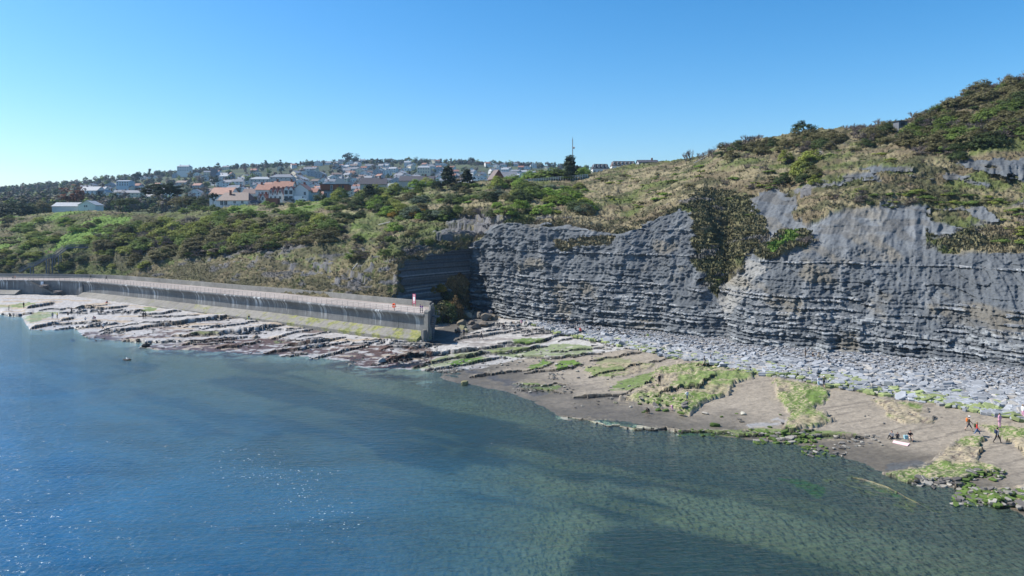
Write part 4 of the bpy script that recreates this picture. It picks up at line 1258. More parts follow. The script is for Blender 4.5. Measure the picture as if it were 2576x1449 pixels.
for o in (-9.6, -8.0, -6.6): mb.bar(wl_pt(.3, o, 6.6), wl_pt(.3, o, 8.0), .06, .06)
for z in (7.1, 7.55, 8.0): mb.bar(wl_pt(.3, -9.6, z), wl_pt(.3, -6.6, z), .05, .05)
for z in (7.3, 7.9): mb.bar(wl_pt(-2.2, -9.6, z), wl_pt(.3, -9.6, z), .05, .05)
mb.build('end_rail', m_steel, sw)
# sea-side steps on the plain wall at the left
s1_, s2_ = s_at_px(75), s_at_px(168)
mb = MB(); nst = 22
for i in range(nst):
    s = s1_ + (s2_ - s1_) * i / nst; z = 6.3 - i * (5.2 / nst)
    for ds in (0,):
        a0 = wpos(s, .0); a1 = wpos(s + (s2_ - s1_) / nst * .8, .0); b0 = wpos(s, 1.3); b1 = wpos(s + (s2_ - s1_) / nst * .8, 1.3)
        mb.add([(a0[0], a0[1], z), (a1[0], a1[1], z), (b1[0], b1[1], z), (b0[0], b0[1], z), (a0[0], a0[1], z + .1), (a1[0], a1[1], z + .1), (b1[0], b1[1], z + .1), (b0[0], b0[1], z + .1)],
               [(0, 1, 2, 3), (7, 6, 5, 4), (0, 4, 5, 1), (1, 5, 6, 2), (2, 6, 7, 3), (3, 7, 4, 0)])
for off in (.05, 1.28):
    a0 = wpos(s1_, off); a1 = wpos(s2_, off)
    mb.bar((a0[0], a0[1], 6.2), (a1[0], a1[1], 1.0), .08, .25)
    mb.bar((a0[0], a0[1], 7.3), (a1[0], a1[1], 2.1), .05, .05)
mb.build('sea_steps', m_pier, sw)
for k_ in (.36, .72):
    s = s1_ + (s2_ - s1_) * k_; z = 6.3 - k_ * 5.2; mb = MB()
    a0 = wpos(s, .05); a1 = wpos(s + 2.4, .05); b0 = wpos(s, 1.7); b1 = wpos(s + 2.4, 1.7)
    for dz in (0, .45):
        mb.add([(a0[0], a0[1], z + .15 + dz), (a1[0], a1[1], z + .15 + dz), (b1[0], b1[1], z + .15 + dz), (b0[0], b0[1], z + .15 + dz)] + [(a0[0], a0[1], z + .27 + dz), (a1[0], a1[1], z + .27 + dz), (b1[0], b1[1], z + .27 + dz), (b0[0], b0[1], z + .27 + dz)],
               [(0, 1, 2, 3), (7, 6, 5, 4), (0, 4, 5, 1), (1, 5, 6, 2), (2, 6, 7, 3), (3, 7, 4, 0)])
    mb.build('step_landing', m_deck, sw)
mb = MB(); x, y, dx, dy = wpos(s_at_px(106), .02); mb.bar((x, y, 5.2), (x, y, 6.2), .9, .06); 
nb = mb.build('notice', plain('white_notice', (.7, .7, .72)), sw)

# railing
rail = thing('promenade_railing', 'grey steel three-rail railing along the seaward edge of the promenade', 'railing', (0, 0, 0))
npst = int(WLEN / 1.85)
mb = MB(); mb.tube((0, 0, 0), (0, 0, 1.15), .035, n=5); mb.box(-.1, .1, -.1, .1, 0, .03); pme = mb.mesh('post', [m_steel])
for i in range(npst + 1):
    s = min(i * 1.85 + .1, WLEN - .05); x, y, dx, dy = wpos(s, -.45)
    o = link('post', pme, None, rail); o.location = (x, y, 6.55); o.rotation_euler = (0, 0, math.atan2(dy, dx))
for nm, z, r in (('top_rail', 7.72, .04), ('middle_rail', 7.38, .028), ('lower_rail', 7.0, .028)):
    mb = MB(); q = None
    for i in range(150):
        s = WLEN * i / 149; x, y, _, _ = wpos(s, -.45)
        if q: mb.tube(q, (x, y, z), r, n=5, caps=False)
        q = (x, y, z)
    mb.build(nm, m_steel, rail)

# red notice board, lifebuoy stand on the promenade
m_red = plain('red_enamel', (.50, .04, .10), .5); m_white = plain('white_paint', (.78, .78, .76), .5); m_orange = plain('orange_plastic', (.75, .10, .03), .5); m_dk = plain('dark_metal', (.04, .04, .045), .5)
s_ = s_at_px(1000); 
p = at_z(1042, 781, 6.6) if False else None
def deck_pt(px, off):
    s = s_at_px(px)
    for _ in range(6):
        x, y, dx, dy = wpos(s, off); s += ((px - CX) / F * y - x) / max(dx + dy * (CX - px) / F, .3)
    return wpos(s, off)
x, y, dx, dy = deck_pt(1042, -9.0)
t = thing('notice_board', 'tall red and white notice board on posts beside the end of the promenade', 'sign', (x, y, 6.6), math.atan2(dy, dx), None, (.72, .72, .72))
mb = MB(); mb.box(-.62, -.52, -.04, .04, 0, 3.9); mb.box(.52, .62, -.04, .04, 0, 3.9); mb.build('post', m_red, t)
mb = MB(); mb.box(-.6, .6, -.06, -.045, .9, 3.9); mb.build('board', m_red, t)
mb = MB(); mb.box(-.44, .44, -.075, -.062, 1.75, 3.1); mb.build('poster', m_white, t)
mb = MB()
for i, (w_, z_0) in enumerate(((.5, 3.6), (.42, 3.4), (.46, 1.5), (.4, 1.3), (.3, 1.1))): mb.box(-w_, w_, -.07, -.061, z_0, z_0 + .1)
tag(mb.build('lettering', m_white, t), kind='stuff')
x, y, dx, dy = deck_pt(992, -.9)
t = thing('lifebuoy_stand', 'orange lifebuoy housing on a post behind the railing near the wall end', 'lifebuoy', (x, y, 6.6), math.atan2(dy, dx))
mb = MB(); mb.box(-.04, .04, -.04, .04, 0, 1.0); mb.build('post', m_dk, t)
me_ = bpy.data.meshes.new('lifebuoy'); bm = bmesh.new()
nseg, nr_ = 20, 8; vv = []
for i in range(nseg):
    for j in range(nr_):
        a, b_ = 2 * math.pi * i / nseg, 2 * math.pi * j / nr_
        r = .42 + .13 * math.cos(b_); vv.append(bm.verts.new((r * math.cos(a), .13 * math.sin(b_) - .12, 1.05 + r * math.sin(a))))
for i in range(nseg):
    for j in range(nr_):
        bm.faces.new((vv[i * nr_ + j], vv[((i + 1) % nseg) * nr_ + j], vv[((i + 1) % nseg) * nr_ + (j + 1) % nr_], vv[i * nr_ + (j + 1) % nr_]))
bm.to_mesh(me_); bm.free(); link('ring', me_, m_orange, t)
mb = MB(); mb.box(-.3, .3, -.1, -.02, .75, 1.35); mb.build('housing', m_orange, t)

# dark timber stair tower and walkway behind the promenade at the left
t = thing('footpath_stairs', 'dark grey steel and timber staircase climbing the slope behind the left end of the promenade', 'staircase', (0, 0, 0))
def stair(A, B, n, w, nm):
    A, B = Vector(A), Vector(B); d = (B - A); f = Vector((d.x, d.y, 0)); f.normalize(); sd = Vector((-f.y, f.x, 0))
    mb = MB()
    for i in range(n):
        c_ = A + d * (i + .5) / n; mb.bar(c_ - sd * w / 2, c_ + sd * w / 2, .3, .05)
    mb.build(nm + '_treads' if False else 'treads', m_darksteel, t)
    for s in (-1, 1):
        mb = MB(); o = sd * s * w / 2
        mb.bar(A + o, B + o, .1, .35); mb.bar(A + o + Vector((0, 0, 1.15)), B + o + Vector((0, 0, 1.15)), .07, .07); mb.bar(A + o + Vector((0, 0, .6)), B + o + Vector((0, 0, .6)), .05, .05)
        k = max(2, int(d.length / 1.1))
        for i in range(k + 1):
            c_ = A + o + d * i / k; mb.bar(c_, c_ + Vector((0, 0, 1.15)), .06, .06)
        kk = k * 5
        for i in range(kk): 
            c_ = A + o + d * i / kk; mb.bar(c_ + Vector((0, 0, .15)), c_ + Vector((0, 0, 1.1)), .025, .025)
        mb.build('balustrade', m_darksteel, t)
Dst = 254
a_ = at(50, 684, Dst); b_ = at(76, 670, Dst + 1); c_ = at(120, 649, Dst + 2); d_ = at(135, 648, Dst + 3); e_ = at(165, 625, Dst + 8); f_ = at(178, 623, Dst + 9); g_ = at(246, 622, Dst + 12)
for A, B, n in ((a_, b_, 14), (b_, (b_[0] + 1.2, b_[1], b_[2]), 2), ((b_[0] + 1.2, b_[1], b_[2]), c_, 22), (c_, d_, 3), (d_, e_, 20), (e_, f_, 3), (f_, g_, 12)):
    stair(A, B, n, 1.6, 'flight')
for (q, dz) in ((c_, 0), (d_, 0), ((b_[0] + .6, b_[1], b_[2]), 0), ((.5 * (c_[0] + d_[0]) + 2.6, c_[1] + 1.5, c_[2] + 1), 0)):
    for s in (-.7, .7): mb = MB(); mb.bar((q[0], q[1] + s, 6.0), (q[0], q[1] + s, q[2]), .3, .3); mb.build('stair_support', m_darksteel, t)
# ------------------------------------------------------------------ vegetation meshes
m_leaf = leaf_mat('leaves')
m_twig = plain('bare_twigs', (.16, .13, .115), .9)
m_bark = plain('bark', (.10, .08, .06), .9)
m_palebark = plain('pale_bark', (.24, .22, .20), .9)

def leaf_cloud(seed, n, clumps, shape='dome', size=.07, spread=.2, up=.3):
    """many leaf cards grouped in clumps; unit bush 1 wide, base at z=0"""
    r = np.random.default_rng(seed)
    cc = []
    for _ in range(clumps):
        a = r.random() * 6.283
        if shape == 'dome':
            ph = np.arccos(r.random() * .98); rr = .33 + .1 * r.random()
            cc.append((math.cos(a) * math.sin(ph) * rr, math.sin(a) * math.sin(ph) * rr, .08 + math.cos(ph) * .62 * (.75 + .35 * r.random())))
        elif shape == 'ball':
            ph = np.arccos(1 - 2 * r.random()); rr = .20 + .13 * r.random()
            cc.append((math.cos(a) * math.sin(ph) * rr, math.sin(a) * math.sin(ph) * rr, .62 + math.cos(ph) * .36 * (.6 + .5 * r.random())))
        elif shape == 'flat':
            rr = .46 * math.sqrt(r.random()); cc.append((math.cos(a) * rr, math.sin(a) * rr, .32 + .22 * r.random() + .12 * (1 - rr * 2)))
        elif shape == 'cone':
            h = r.random() ** .7; rr = .30 * (1 - h) * (.5 + .5 * r.random()) + .02; cc.append((math.cos(a) * rr, math.sin(a) * rr, .12 + h * .85))
        elif shape == 'low':
            rr = .42 * math.sqrt(r.random()); cc.append((math.cos(a) * rr, math.sin(a) * rr, .05 + .22 * r.random() * (1.2 - rr * 2)))
    cc = np.array(cc)
    sc_ = spread * (.6 + .8 * r.random(len(cc)))
    k = r.integers(0, len(cc), n)
    d = r.normal(size=(n, 3)); d /= np.linalg.norm(d, axis=1)[:, None]
    rad = sc_[k] * r.random(n) ** .45
    P = cc[k] + d * rad[:, None] * np.array([1, 1, .7 if shape != 'flat' else .28])
    P[:, 2] = np.maximum(P[:, 2], .01)
    cen = np.array([0, 0, .1 if shape in ('dome', 'low') else .5]); og = P - cen; og /= (np.linalg.norm(og, axis=1)[:, None] + 1e-6)
    nrm = d * .35 + og * .9 + r.normal(size=(n, 3)) * .38 + np.array([0, 0, up]); nrm /= np.linalg.norm(nrm, axis=1)[:, None]
    t = np.cross(nrm, r.normal(size=(n, 3))); t /= np.linalg.norm(t, axis=1)[:, None]; b = np.cross(nrm, t)
    s = size * (.5 + r.random(n))[:, None]
    V = np.stack([P + t * s, P + b * s * .62, P - t * s, P - b * s * .62], 1).reshape(-1, 3)
    return V, np.arange(len(V)).reshape(-1, 4)

def leafmesh(name, mat, *a, **k):
    V, Q = leaf_cloud(*a, **k); me = raw_mesh(name, V, Q); me.materials.append(mat); return me

def branches(mb, r, p, d, L, rad, depth, spread=.6, up=.1, n=3, seg=3):
    p = Vector(p); d = Vector(d).normalized()
    q = p + d * L
    mb.tube(p, q, rad, rad * .62, n=n, caps=False)
    if depth == 0: return
    for _ in range(seg if depth > 1 else seg + 1):
        nd = d + Vector((r.gauss(0, spread), r.gauss(0, spread), r.gauss(up, spread * .6)))
        branches(mb, r, p + d * L * r.uniform(.55, 1), nd, L * r.uniform(.6, .85), rad * .58, depth - 1, spread, up, n, seg)

def twig_mesh(name, seed, mat, stems=5, depth=3, L=.26, rad=.014, spread=.42, lean=0, base=.12):
    r = random.Random(seed); mb = MB()
    for i in range(stems):
        a = r.random() * 6.28
        branches(mb, r, (math.cos(a) * base * r.random(), math.sin(a) * base * r.random(), 0), (math.cos(a) * .45 + lean, math.sin(a) * .45, 1), L * r.uniform(.8, 1.2), rad, depth, spread, .12)
    return mb.mesh(name, [mat])

bush_l = [leafmesh('foliage', m_leaf, 100 + i, 1900, 34 + i, 'dome', size=.034, spread=.16) for i in range(6)]
bush_s = [twig_mesh('stems', 200 + i, m_twig, 4, 2, .24, .012) for i in range(3)]
low_l = [leafmesh('foliage', m_leaf, 120 + i, 900, 16, 'low', size=.036, spread=.14) for i in range(4)]
tree_l = [leafmesh('crown', m_leaf, 130 + i, 520, 16 + i, 'ball', size=.052, spread=.15) for i in range(6)]
gtree_l = [leafmesh('crown', m_leaf, 150 + i, 900, 14, 'cone', size=.045, spread=.13, up=.1) for i in range(3)]
bare_t = [twig_mesh('branches', 300 + i, m_twig, 5, 4, .25, .026, .36) for i in range(4)]
bare_lean = [twig_mesh('branches', 320 + i, m_twig, 6, 4, .23, .022, .30, lean=.35) for i in range(3)]
mb_ = MB(); mb_.tube((0, 0, -.15), (0, 0, .5), .03, .02, n=5); trunk_me = mb_.mesh('trunk', [m_bark])
con_l = leafmesh('crown', m_leaf, 160, 1500, 34, 'cone', size=.05, spread=.17, up=.25)
flat_l = leafmesh('crown', m_leaf, 170, 5200, 90, 'flat', size=.022, spread=.075, up=.6)

PAL = {'bright green': (.17, .26, .045), 'mid green': (.125, .175, .042), 'dark green': (.06, .085, .03), 'olive brown': (.145, .135, .062), 'grey brown': (.14, .12, .095),
       'yellow green': (.22, .25, .055), 'golden gorse': (.32, .20, .03), 'reddish brown': (.14, .075, .055), 'very dark green': (.030, .044, .020), 'blue green': (.10, .135, .09)}
SHORT = {}
LM = [(40, 'at the far left edge'), (130, 'above the staircase'), (230, 'below the pale gable'), (330, 'left of the cypress line'), (420, 'below the cypress'), (500, 'right of the cypress'), (595, 'below the bungalow'), (690, 'below the small gables'), (760, 'below the blank gable'),
      (840, 'below the brown-clad house'), (930, 'below the dark roofs'), (1020, 'near the gorse'), (1120, 'below the pines'), (1200, 'near the thorn tree'), (1260, 'below the brick gable'), (1340, 'at the fence start'), (1420, 'below the mast'), (1500, 'below the white mansard'), (1580, 'below the long mansard'), (1660, 'left of the bare pair'), (1730, 'below the bare pair'),
      (1800, 'by the gully'), (1880, 'right of the gully'), (1960, 'by the grass tongue'), (2060, 'right of the grass tongue'), (2160, 'left of the hut'), (2262, 'below the hut'), (2360, 'right of the hut'), (2450, 'on the high shoulder'), (2540, 'at the right frame edge')]
WH = {}
def put_bush(kind, color, px, py, w, hgt, where, grp, sub=0):
    where0 = SHORT.get(where, where)
    p = hill_at(px, py)
    if p is None: return
    key = kind
    szw = 'small' if w < 3.6 else ('medium-sized' if w < 5.2 else ('large' if w < 7.2 else 'very broad'))
    lm = LM[int(np.argmin([abs(px - q[0]) for q in LM]))][1]
    color_s = szw + ' ' + color
    lab = {'shrub': '%s leafy shrub %s', 'low_shrub': 'low %s shrub %s', 'bare_shrub': 'leafless %s shrub %s', 'gorse_bush': '%s bush %s'}[kind] % (color_s, WH.get(where0, where0) + ' ' + lm)
    t = thing('scrub_bush' if kind == 'shrub' and color == 'olive brown' else kind, lab, 'shrub', (p.x, p.y, p.z - .25), R.uniform(0, 6.28), grp + ', ' + color, (w, w * R.uniform(.85, 1.15), hgt * 1.1))
    c = PAL[color]; k = R.uniform(.82, 1.2)
    if kind in ('shrub', 'gorse_bush'): f = link('foliage', R.choice(bush_l), None, t); s = link('stems', R.choice(bush_s), None, t)
    elif kind == 'low_shrub': f = link('foliage', R.choice(low_l), None, t); s = None
    else: f = link('foliage', R.choice(low_l), None, t); f.scale = (.8, .8, .7); s = link('branches', R.choice(bare_t), None, t); s.scale = (1, 1, .95)
    f.color = (c[0] * k, c[1] * k, c[2] * k, 1)

ZONES = [  # polygon, count, (colours), size range, kind weights, where, group
    ([(0, 545), (110, 545), (330, 555), (300, 600), (150, 640), (0, 670)], 70, ['mid green', 'bright green', 'bright green', 'yellow green', 'olive brown'], (3.5, 7), (1.6, 3.0), 'on the green bank above the left end of the promenade', 'shrubs on the left bank'),
    ([(330, 560), (860, 545), (870, 600), (640, 630), (300, 660), (240, 620)], 170, ['olive brown', 'olive brown', 'grey brown', 'mid green', 'yellow green'], (5, 10), (3.0, 5.0), 'in the dense scrub above the middle of the sea wall', 'scrub above the middle of the sea wall'),
    ([(0, 640), (240, 630), (400, 670), (250, 690), (0, 692)], 26, ['mid green', 'olive brown', 'yellow green', 'dark green'], (3, 6), (1.6, 3.0), 'just behind the promenade around the stairs', 'shrubs behind the promenade'),
    ([(440, 516), (960, 500), (980, 545), (860, 552), (440, 545)], 50, ['mid green', 'bright green', 'dark green', 'mid green'], (4, 7.5), (2.0, 3.6), 'along the hedge below the houses', 'hedge shrubs below the houses'),
    ([(790, 470), (900, 465), (1000, 480), (1000, 540), (840, 545), (780, 500)], 26, ['bright green', 'yellow green', 'mid green', 'dark green'], (5, 8), (3, 5.5), 'in front of the flat-roofed brown house', 'tall shrubs before the brown house'),
    ([(990, 462), (1500, 452), (1500, 540), (1300, 545), (1000, 555)], 95, ['bright green', 'mid green', 'bright green', 'yellow green', 'dark green', 'olive brown', 'blue green'], (4, 9), (2.4, 4.5), 'on the middle hillside above the dark cliff corner', 'shrubs on the middle hillside'),
    ([(860, 590), (1110, 565), (1100, 605), (1010, 655), (870, 650)], 22, ['mid green', 'olive brown', 'bright green', 'grey brown'], (3, 6), (1.8, 3.2), 'on the grassy slope above the promenade end', 'shrubs above the promenade end'),
    ([(1500, 440), (1760, 410), (1800, 450), (1700, 500), (1510, 540)], 40, ['yellow green', 'mid green', 'olive brown', 'bright green'], (2.5, 5), (1.4, 2.6), 'on the dry grass slope below the white mansard house', 'shrubs on the dry slope'),
    ([(1800, 372), (2000, 345), (2240, 325), (2240, 365), (2060, 380), (1830, 400)], 60, ['olive brown', 'dark green', 'grey brown', 'olive brown'], (3.5, 6.5), (2.4, 4.2), 'along the upper cliff crest right of the bare trees', 'crest scrub on the right'),
    ([(2250, 335), (2450, 225), (2600, 195), (2600, 340), (2400, 400), (2280, 385)], 130, ['olive brown', 'dark green', 'olive brown', 'grey brown', 'mid green'], (4, 8), (2.6, 4.4), 'on the high wooded slope in the upper right corner', 'scrub on the high right slope'),
    ([(1750, 480), (1890, 500), (1910, 600), (1870, 660), (1790, 730), (1750, 620)], 24, ['mid green', 'olive brown', 'olive brown'], (2.2, 4.2), (.6, 1.1), 'hanging on the vegetated gully that splits the cliff', 'ivy and scrub in the cliff gully'),
    ([(2080, 475), (2330, 480), (2560, 500), (2560, 520), (2330, 515), (2100, 500)], 36, ['mid green', 'olive brown', 'grey brown', 'yellow green'], (2.5, 5), (1.4, 2.4), 'on the ledge between the two grey cliff bands', 'shrubs on the cliff ledge'),
    ([(1760, 400), (1960, 370), (2300, 360), (2480, 400), (2130, 430), (1960, 470), (1830, 470)], 46, ['olive brown', 'yellow green', 'mid green', 'grey brown'], (2.2, 4.5), (1.0, 2.0), 'on the rough upper slope', 'shrubs on the rough upper slope'),
    ([(1950, 400), (2060, 400), (2060, 470), (1960, 470)], 14, ['dark green', 'yellow green', 'olive brown'], (4, 6.5), (2.5, 4.5), 'above the dark hollow at the head of the gully', 'shrubs above the gully head'),
    ([(2500, 520), (2640, 520), (2640, 625), (2520, 610)], 22, ['mid green', 'yellow green', 'dark green'], (2.5, 4.5), (1.3, 2.4), 'on the green ledge at the right edge', 'shrubs on the right edge ledge'),
    ([(2130, 500), (2180, 495), (2320, 510), (2320, 525), (2200, 525)], 8, ['grey brown', 'dark green'], (2.5, 4.2), (1.4, 2.4), 'on the lip of the smooth grey slope', 'shrubs on the grey slope lip'),
    ([(1080, 740), (1150, 705), (1165, 770), (1120, 775)], 9, ['mid green', 'golden gorse', 'olive brown', 'dark green'], (2.5, 4.5), (1.8, 3.6), 'in the dark corner behind the end of the promenade', 'bushes behind the promenade end'),
]
SHORT.update({z[5]: s for z, s in zip(ZONES, ('on the green bank', 'in the mid-slope scrub', 'behind the promenade', 'along the plateau hedge', 'before the brown-clad house', 'on the middle hillside', 'above the promenade end', 'on the dry slope', 'on the cliff crest', 'on the high right slope', 'in the cliff gully', 'on the cliff ledge', 'on the rough upper slope', 'above the dark hollow', 'on the right edge ledge', 'on the grey slope lip', 'behind the promenade end'))})
kinds_n = {}
for poly, n_, cols_, (w0, w1), (h0, h1), where, grp in ZONES:
    xs = [p[0] for p in poly]; ys_ = [p[1] for p in poly]; k = 0; guard = 0; got = []
    while k < n_ and guard < n_ * 60:
        guard += 1
        px, py = R.uniform(min(xs), max(xs)), R.uniform(min(ys_), max(ys_))
        if not inpoly(np.array([px]), np.array([py]), poly)[0]: continue
        if 1310 < px < 1490 and py < 464: continue
        if any((px - a) ** 2 + ((py - b) * 1.8) ** 2 < (9 if n_ > 40 else 7) ** 2 for a, b in got): continue
        got.append((px, py)); k += 1
        cl = R.choice(cols_)
        kind = 'bare_shrub' if cl == 'grey brown' else ('low_shrub' if (h1 < 2.7 or R.random() < .25) else 'shrub')
        if cl == 'golden gorse': kind = 'gorse_bush'
        s = R.random() ** 1.3
        put_bush(kind, cl, px, py, w0 + (w1 - w0) * s, h0 + (h1 - h0) * s, where, grp)
for px, py, w, h_ in ((1010, 530, 5, 2.4), (1040, 545, 5, 2.6), (985, 545, 4, 2), (680, 615, 4.5, 2.2), (660, 622, 3.5, 1.8), (1060, 528, 4, 2)):
    put_bush('gorse_bush', 'golden gorse', px, py, w, h_, 'on the slope above the sea wall', 'gorse bushes on the slope')

for px, w, h_, D, cl, zb in ((1070, 5, 4.6, 172, 'blue green', 3.2), (1085, 4.5, 5.4, 174, 'mid green', 2.6), (1108, 5.5, 6.0, 176, 'olive brown', 2), (1122, 5, 6.6, 178, 'mid green', 2), (1143, 5, 8.0, 180, 'golden gorse', 2), (1136, 4.5, 5.0, 176, 'dark green', 2), (1155, 4, 4.2, 181, 'olive brown', 2)):
    x_, y_, z_ = (px - CX) / F * D, D, zb
    t = thing('corner_bush', '%s %s bush in the dark corner behind the promenade end' % ('tall' if h_ > 5.6 else 'short', 'rusty brown' if cl == 'golden gorse' else cl), 'bush', (x_, y_, z_ - 1), R.random() * 6, None, (w, w, h_ + 1))
    f = link('foliage', R.choice(bush_l), None, t); s = link('stems', R.choice(bush_s), None, t); c = (.17, .115, .05) if cl == 'golden gorse' else PAL[cl]; f.color = (*c, 1)
# undergrowth: grass tussocks and brambles, one mass
def tuft_mass(name, npts, mat, tlo, thi, hmin, hmax, seed, pred, color_f, cards=7, wide=.45):
    r = np.random.default_rng(seed)
    ok = np.where(((TTg > tlo) & (TTg < thi) & (HPX > -60) & (HPX < 2640) & pred).ravel())[0]
    wgt = (1.0 / np.maximum(1, 1)) * np.ones(len(ok))
    pk = r.choice(ok, min(npts, len(ok)), replace=False)
    P0 = HP.reshape(-1, 3)[pk]; c0 = Ch.reshape(-1, 3)[pk]
    n = len(pk)
    hh = hmin + (hmax - hmin) * r.random(n) ** 2
    P = np.repeat(P0, cards, 0) + r.normal(size=(n * cards, 3)) * np.array([wide * .45, wide * .45, .05]) * np.repeat(hh, cards)[:, None]
    H_ = np.repeat(hh, cards) * (.5 + r.random(n * cards) * .7)
    a = r.random(n * cards) * 6.283; W = H_ * wide * .5
    lean = r.normal(size=(n * cards, 2)) * .35 * H_[:, None]
    dx = np.stack([np.cos(a) * W, np.sin(a) * W, 0 * W], 1); top = np.stack([lean[:, 0], lean[:, 1], H_], 1)
    V = np.stack([P - dx - [0, 0, .15], P + dx - [0, 0, .15], P + top + dx * .45, P + top - dx * .45], 1).reshape(-1, 3)
    cc = np.repeat(color_f(c0, r, n), cards * 4, 0)
    me = raw_mesh(name, V, np.arange(len(V)).reshape(-1, 4), np.clip(cc, .01, .8)); return tag(link(name, me, mat), kind='stuff')
m_tuft = surf_mat('tussock_blades', .9, attr=True, var=.2, vscale=1.0, bstr=0)
tuft_mass('grass_tussocks', 26000, m_tuft, 2.0, 5.4, .12, .5, 1, ~rock & ~clay, lambda c, r, n: c * (.8 + .4 * r.random(n))[:, None])
tuft_mass('cliff_top_turf', 9000, m_tuft, 1.95, 2.5, .15, .5, 2, ~rock & (HPX > 980), lambda c, r, n: c * (.7 + .4 * r.random(n))[:, None])
tuft_mass('gully_ivy', 9000, m_tuft, 1.0, 3.6, .15, .42, 3, veg, lambda c, r, n: c * (.88 + .3 * r.random(n))[:, None], cards=8, wide=2.0)
tuft_mass('bank_grass', 6000, m_tuft, 1.02, 2.1, .1, .3, 4, ~rock & (HPX < 1010), lambda c, r, n: c * (.8 + .4 * r.random(n))[:, None])

# named trees on the near hillside
def put_tree(name, label, px, py, w, h, color, crown, group=None, trunkm=None, th=.5, at_pt=None, cat='tree'):
    p = at_pt or hill_at(px, py)
    t = thing(name, label, cat, (p[0], p[1], p[2] - .3), R.uniform(0, 6.28), group, (w, w, h))
    f = link('crown', crown, None, t); c = PAL[color]; k = R.uniform(.9, 1.1); f.color = (c[0] * k, c[1] * k, c[2] * k, 1)
    link('trunk', trunkm or trunk_me, None, t)
    return t
tr_ = random.Random(5)
# flat-topped cypress
p = hill_at(416, 541) ; p = Vector(at(416, 519, 338))
t = thing('cypress_tree', 'broad flat-topped dark cypress standing on the plateau above the scrub', 'tree', (p.x, p.y, p.z - 1), 0)
f = link('crown', flat_l, None, t); f.scale = (20, 15, 17.5); f.location = (-1.5, 0, 0.8); f.color = (*PAL['very dark green'], 1)
f2 = link('crown', leafmesh('crown', m_leaf, 171, 1400, 26, 'flat', size=.028, spread=.09, up=.6), None, t); f2.scale = (12, 9, 13); f2.location = (.4, 0, 1.2); f2.color = (*PAL['very dark green'], 1)
mb = MB(); r5 = random.Random(3)
mb.tube((0, 0, -1), (.3, 0, 3), .45, .36, n=7)
for i in range(9):
    a = r5.random() * 6.28; L = r5.uniform(3, 6.5); mb.tube((.3, 0, 2.6 + .2 * (i % 3)), (.3 + math.cos(a) * L, math.sin(a) * L, 6.6 + r5.random() * 1.4), .22, .07, n=5)
mb.build('trunk', m_bark, t)
put_tree('conifer_tree', 'tall dark conifer with ragged top beside the mast on the plateau', 1431, 444, 10.5, 8.6, 'very dark green', con_l, 'dark conifers by the mast')
put_tree('conifer_tree', 'shorter bushy dark conifer left of the tall one by the mast', 1410, 443, 8.5, 5.0, 'very dark green', bush_l[1], 'dark conifers by the mast')
put_tree('conifer_tree', 'smallest dark conifer at the left of the clump by the mast', 1390, 443, 8, 4.6, 'very dark green', bush_l[2], 'dark conifers by the mast')
for i, (px, py, w, h, lab) in enumerate(((1097, 474, 5, 7, 'dark conical pine on the hillside right of the grey-roofed terrace'), (1125, 472, 6, 8.6, 'broad dark pine, largest of the pines on the middle hillside'), (1150, 478, 5, 6, 'dark pine with pale neighbours on the middle hillside'),
                                       (1170, 462, 5, 6.5, 'dark pine beside the brick gable on the skyline'), (1122, 545, 3.6, 6.2, 'narrow dark conifer standing alone above the dark cliff corner'), (925, 502, 5, 5.6, 'dark pine with pale tip behind the hedge'), (905, 488, 4.5, 5, 'small dark pine near the brown house'), (1243, 505, 3.6, 3.2, 'squat dark pine among bright green shrubs'))):
    put_tree('pine_tree', lab, px, py, w * (1.9 if i % 2 else 1.15), h * (1 if i % 2 else .8), 'very dark green', con_l if i % 2 else bush_l[i % 6], 'pines on the middle hillside')
for i, (px, py, w, h, col, lab) in enumerate(((1468, 441, 8, 5.4, 'bright green', 'fresh green rounded tree beside the white mansard house'), (1380, 446, 15, 6.0, 'mid green', 'long green thicket tree behind the white fence'), (1345, 449, 12, 5.0, 'bright green', 'green tree at the left of the fence'), (1418, 446, 13, 5.0, 'mid green', 'green tree behind the bench'),
                                            (1250, 470, 7, 6.5, 'yellow green', 'yellow green tree before the brick gable'), (1292, 458, 8, 5, 'bright green', 'bright green tree right of the brick gable'), (995, 480, 7, 6.5, 'yellow green', 'yellow green tree left of the dark pines'), (850, 502, 7, 6, 'yellow green', 'yellow green tree in front of the brown house'),
                                            (2010, 440, 6, 5.5, 'yellow green', 'yellow green tree above the dark hollow in the upper cliff'), (2005, 322, 8, 4.4, 'dark green', 'rounded dark green tree on the crest skyline'))):
    p = hill_at(px, py)
    put_tree('green_tree', lab, px, py, w, h * 1.0, col, bush_l[i % 6], None)
# leafless trees on the right crest
for i, (px, py, w, h, lab, gm) in enumerate(((1722, 402, 4.5, 5.6, 'leafless spindly tree standing alone on the crest, left one of a pair', 0), (1738, 400, 4.0, 6.0, 'leafless spindly tree standing alone on the crest, right one of a pair', 1),
        (1762, 396, 5, 4.6, 'wind-bent leafless tree in the thicket beside the bare pair', 2), (1777, 394, 5, 4.6, 'second wind-bent leafless tree in the thicket beside the bare pair', 3), (1792, 392, 5, 4.6, 'rightmost wind-bent leafless tree in the thicket beside the bare pair', 2),
        (1852, 372, 7, 5.8, 'round-headed leafless tree on the rise of the crest', 3), (1835, 372, 6, 5.0, 'leafless tree leaning over the rise of the crest', 0), (1875, 362, 7, 5.0, 'leafless tree behind the round-headed one', 1), (1905, 358, 7, 4.2, 'low leafless tree on the crest above the gully', 2))):
    p = hill_at(px, py); 
    t = thing('bare_tree', lab, 'tree', (p.x, p.y, p.z - .3), R.uniform(0, 6), None, (w, w, h))
    link('branches', bare_t[gm], None, t)
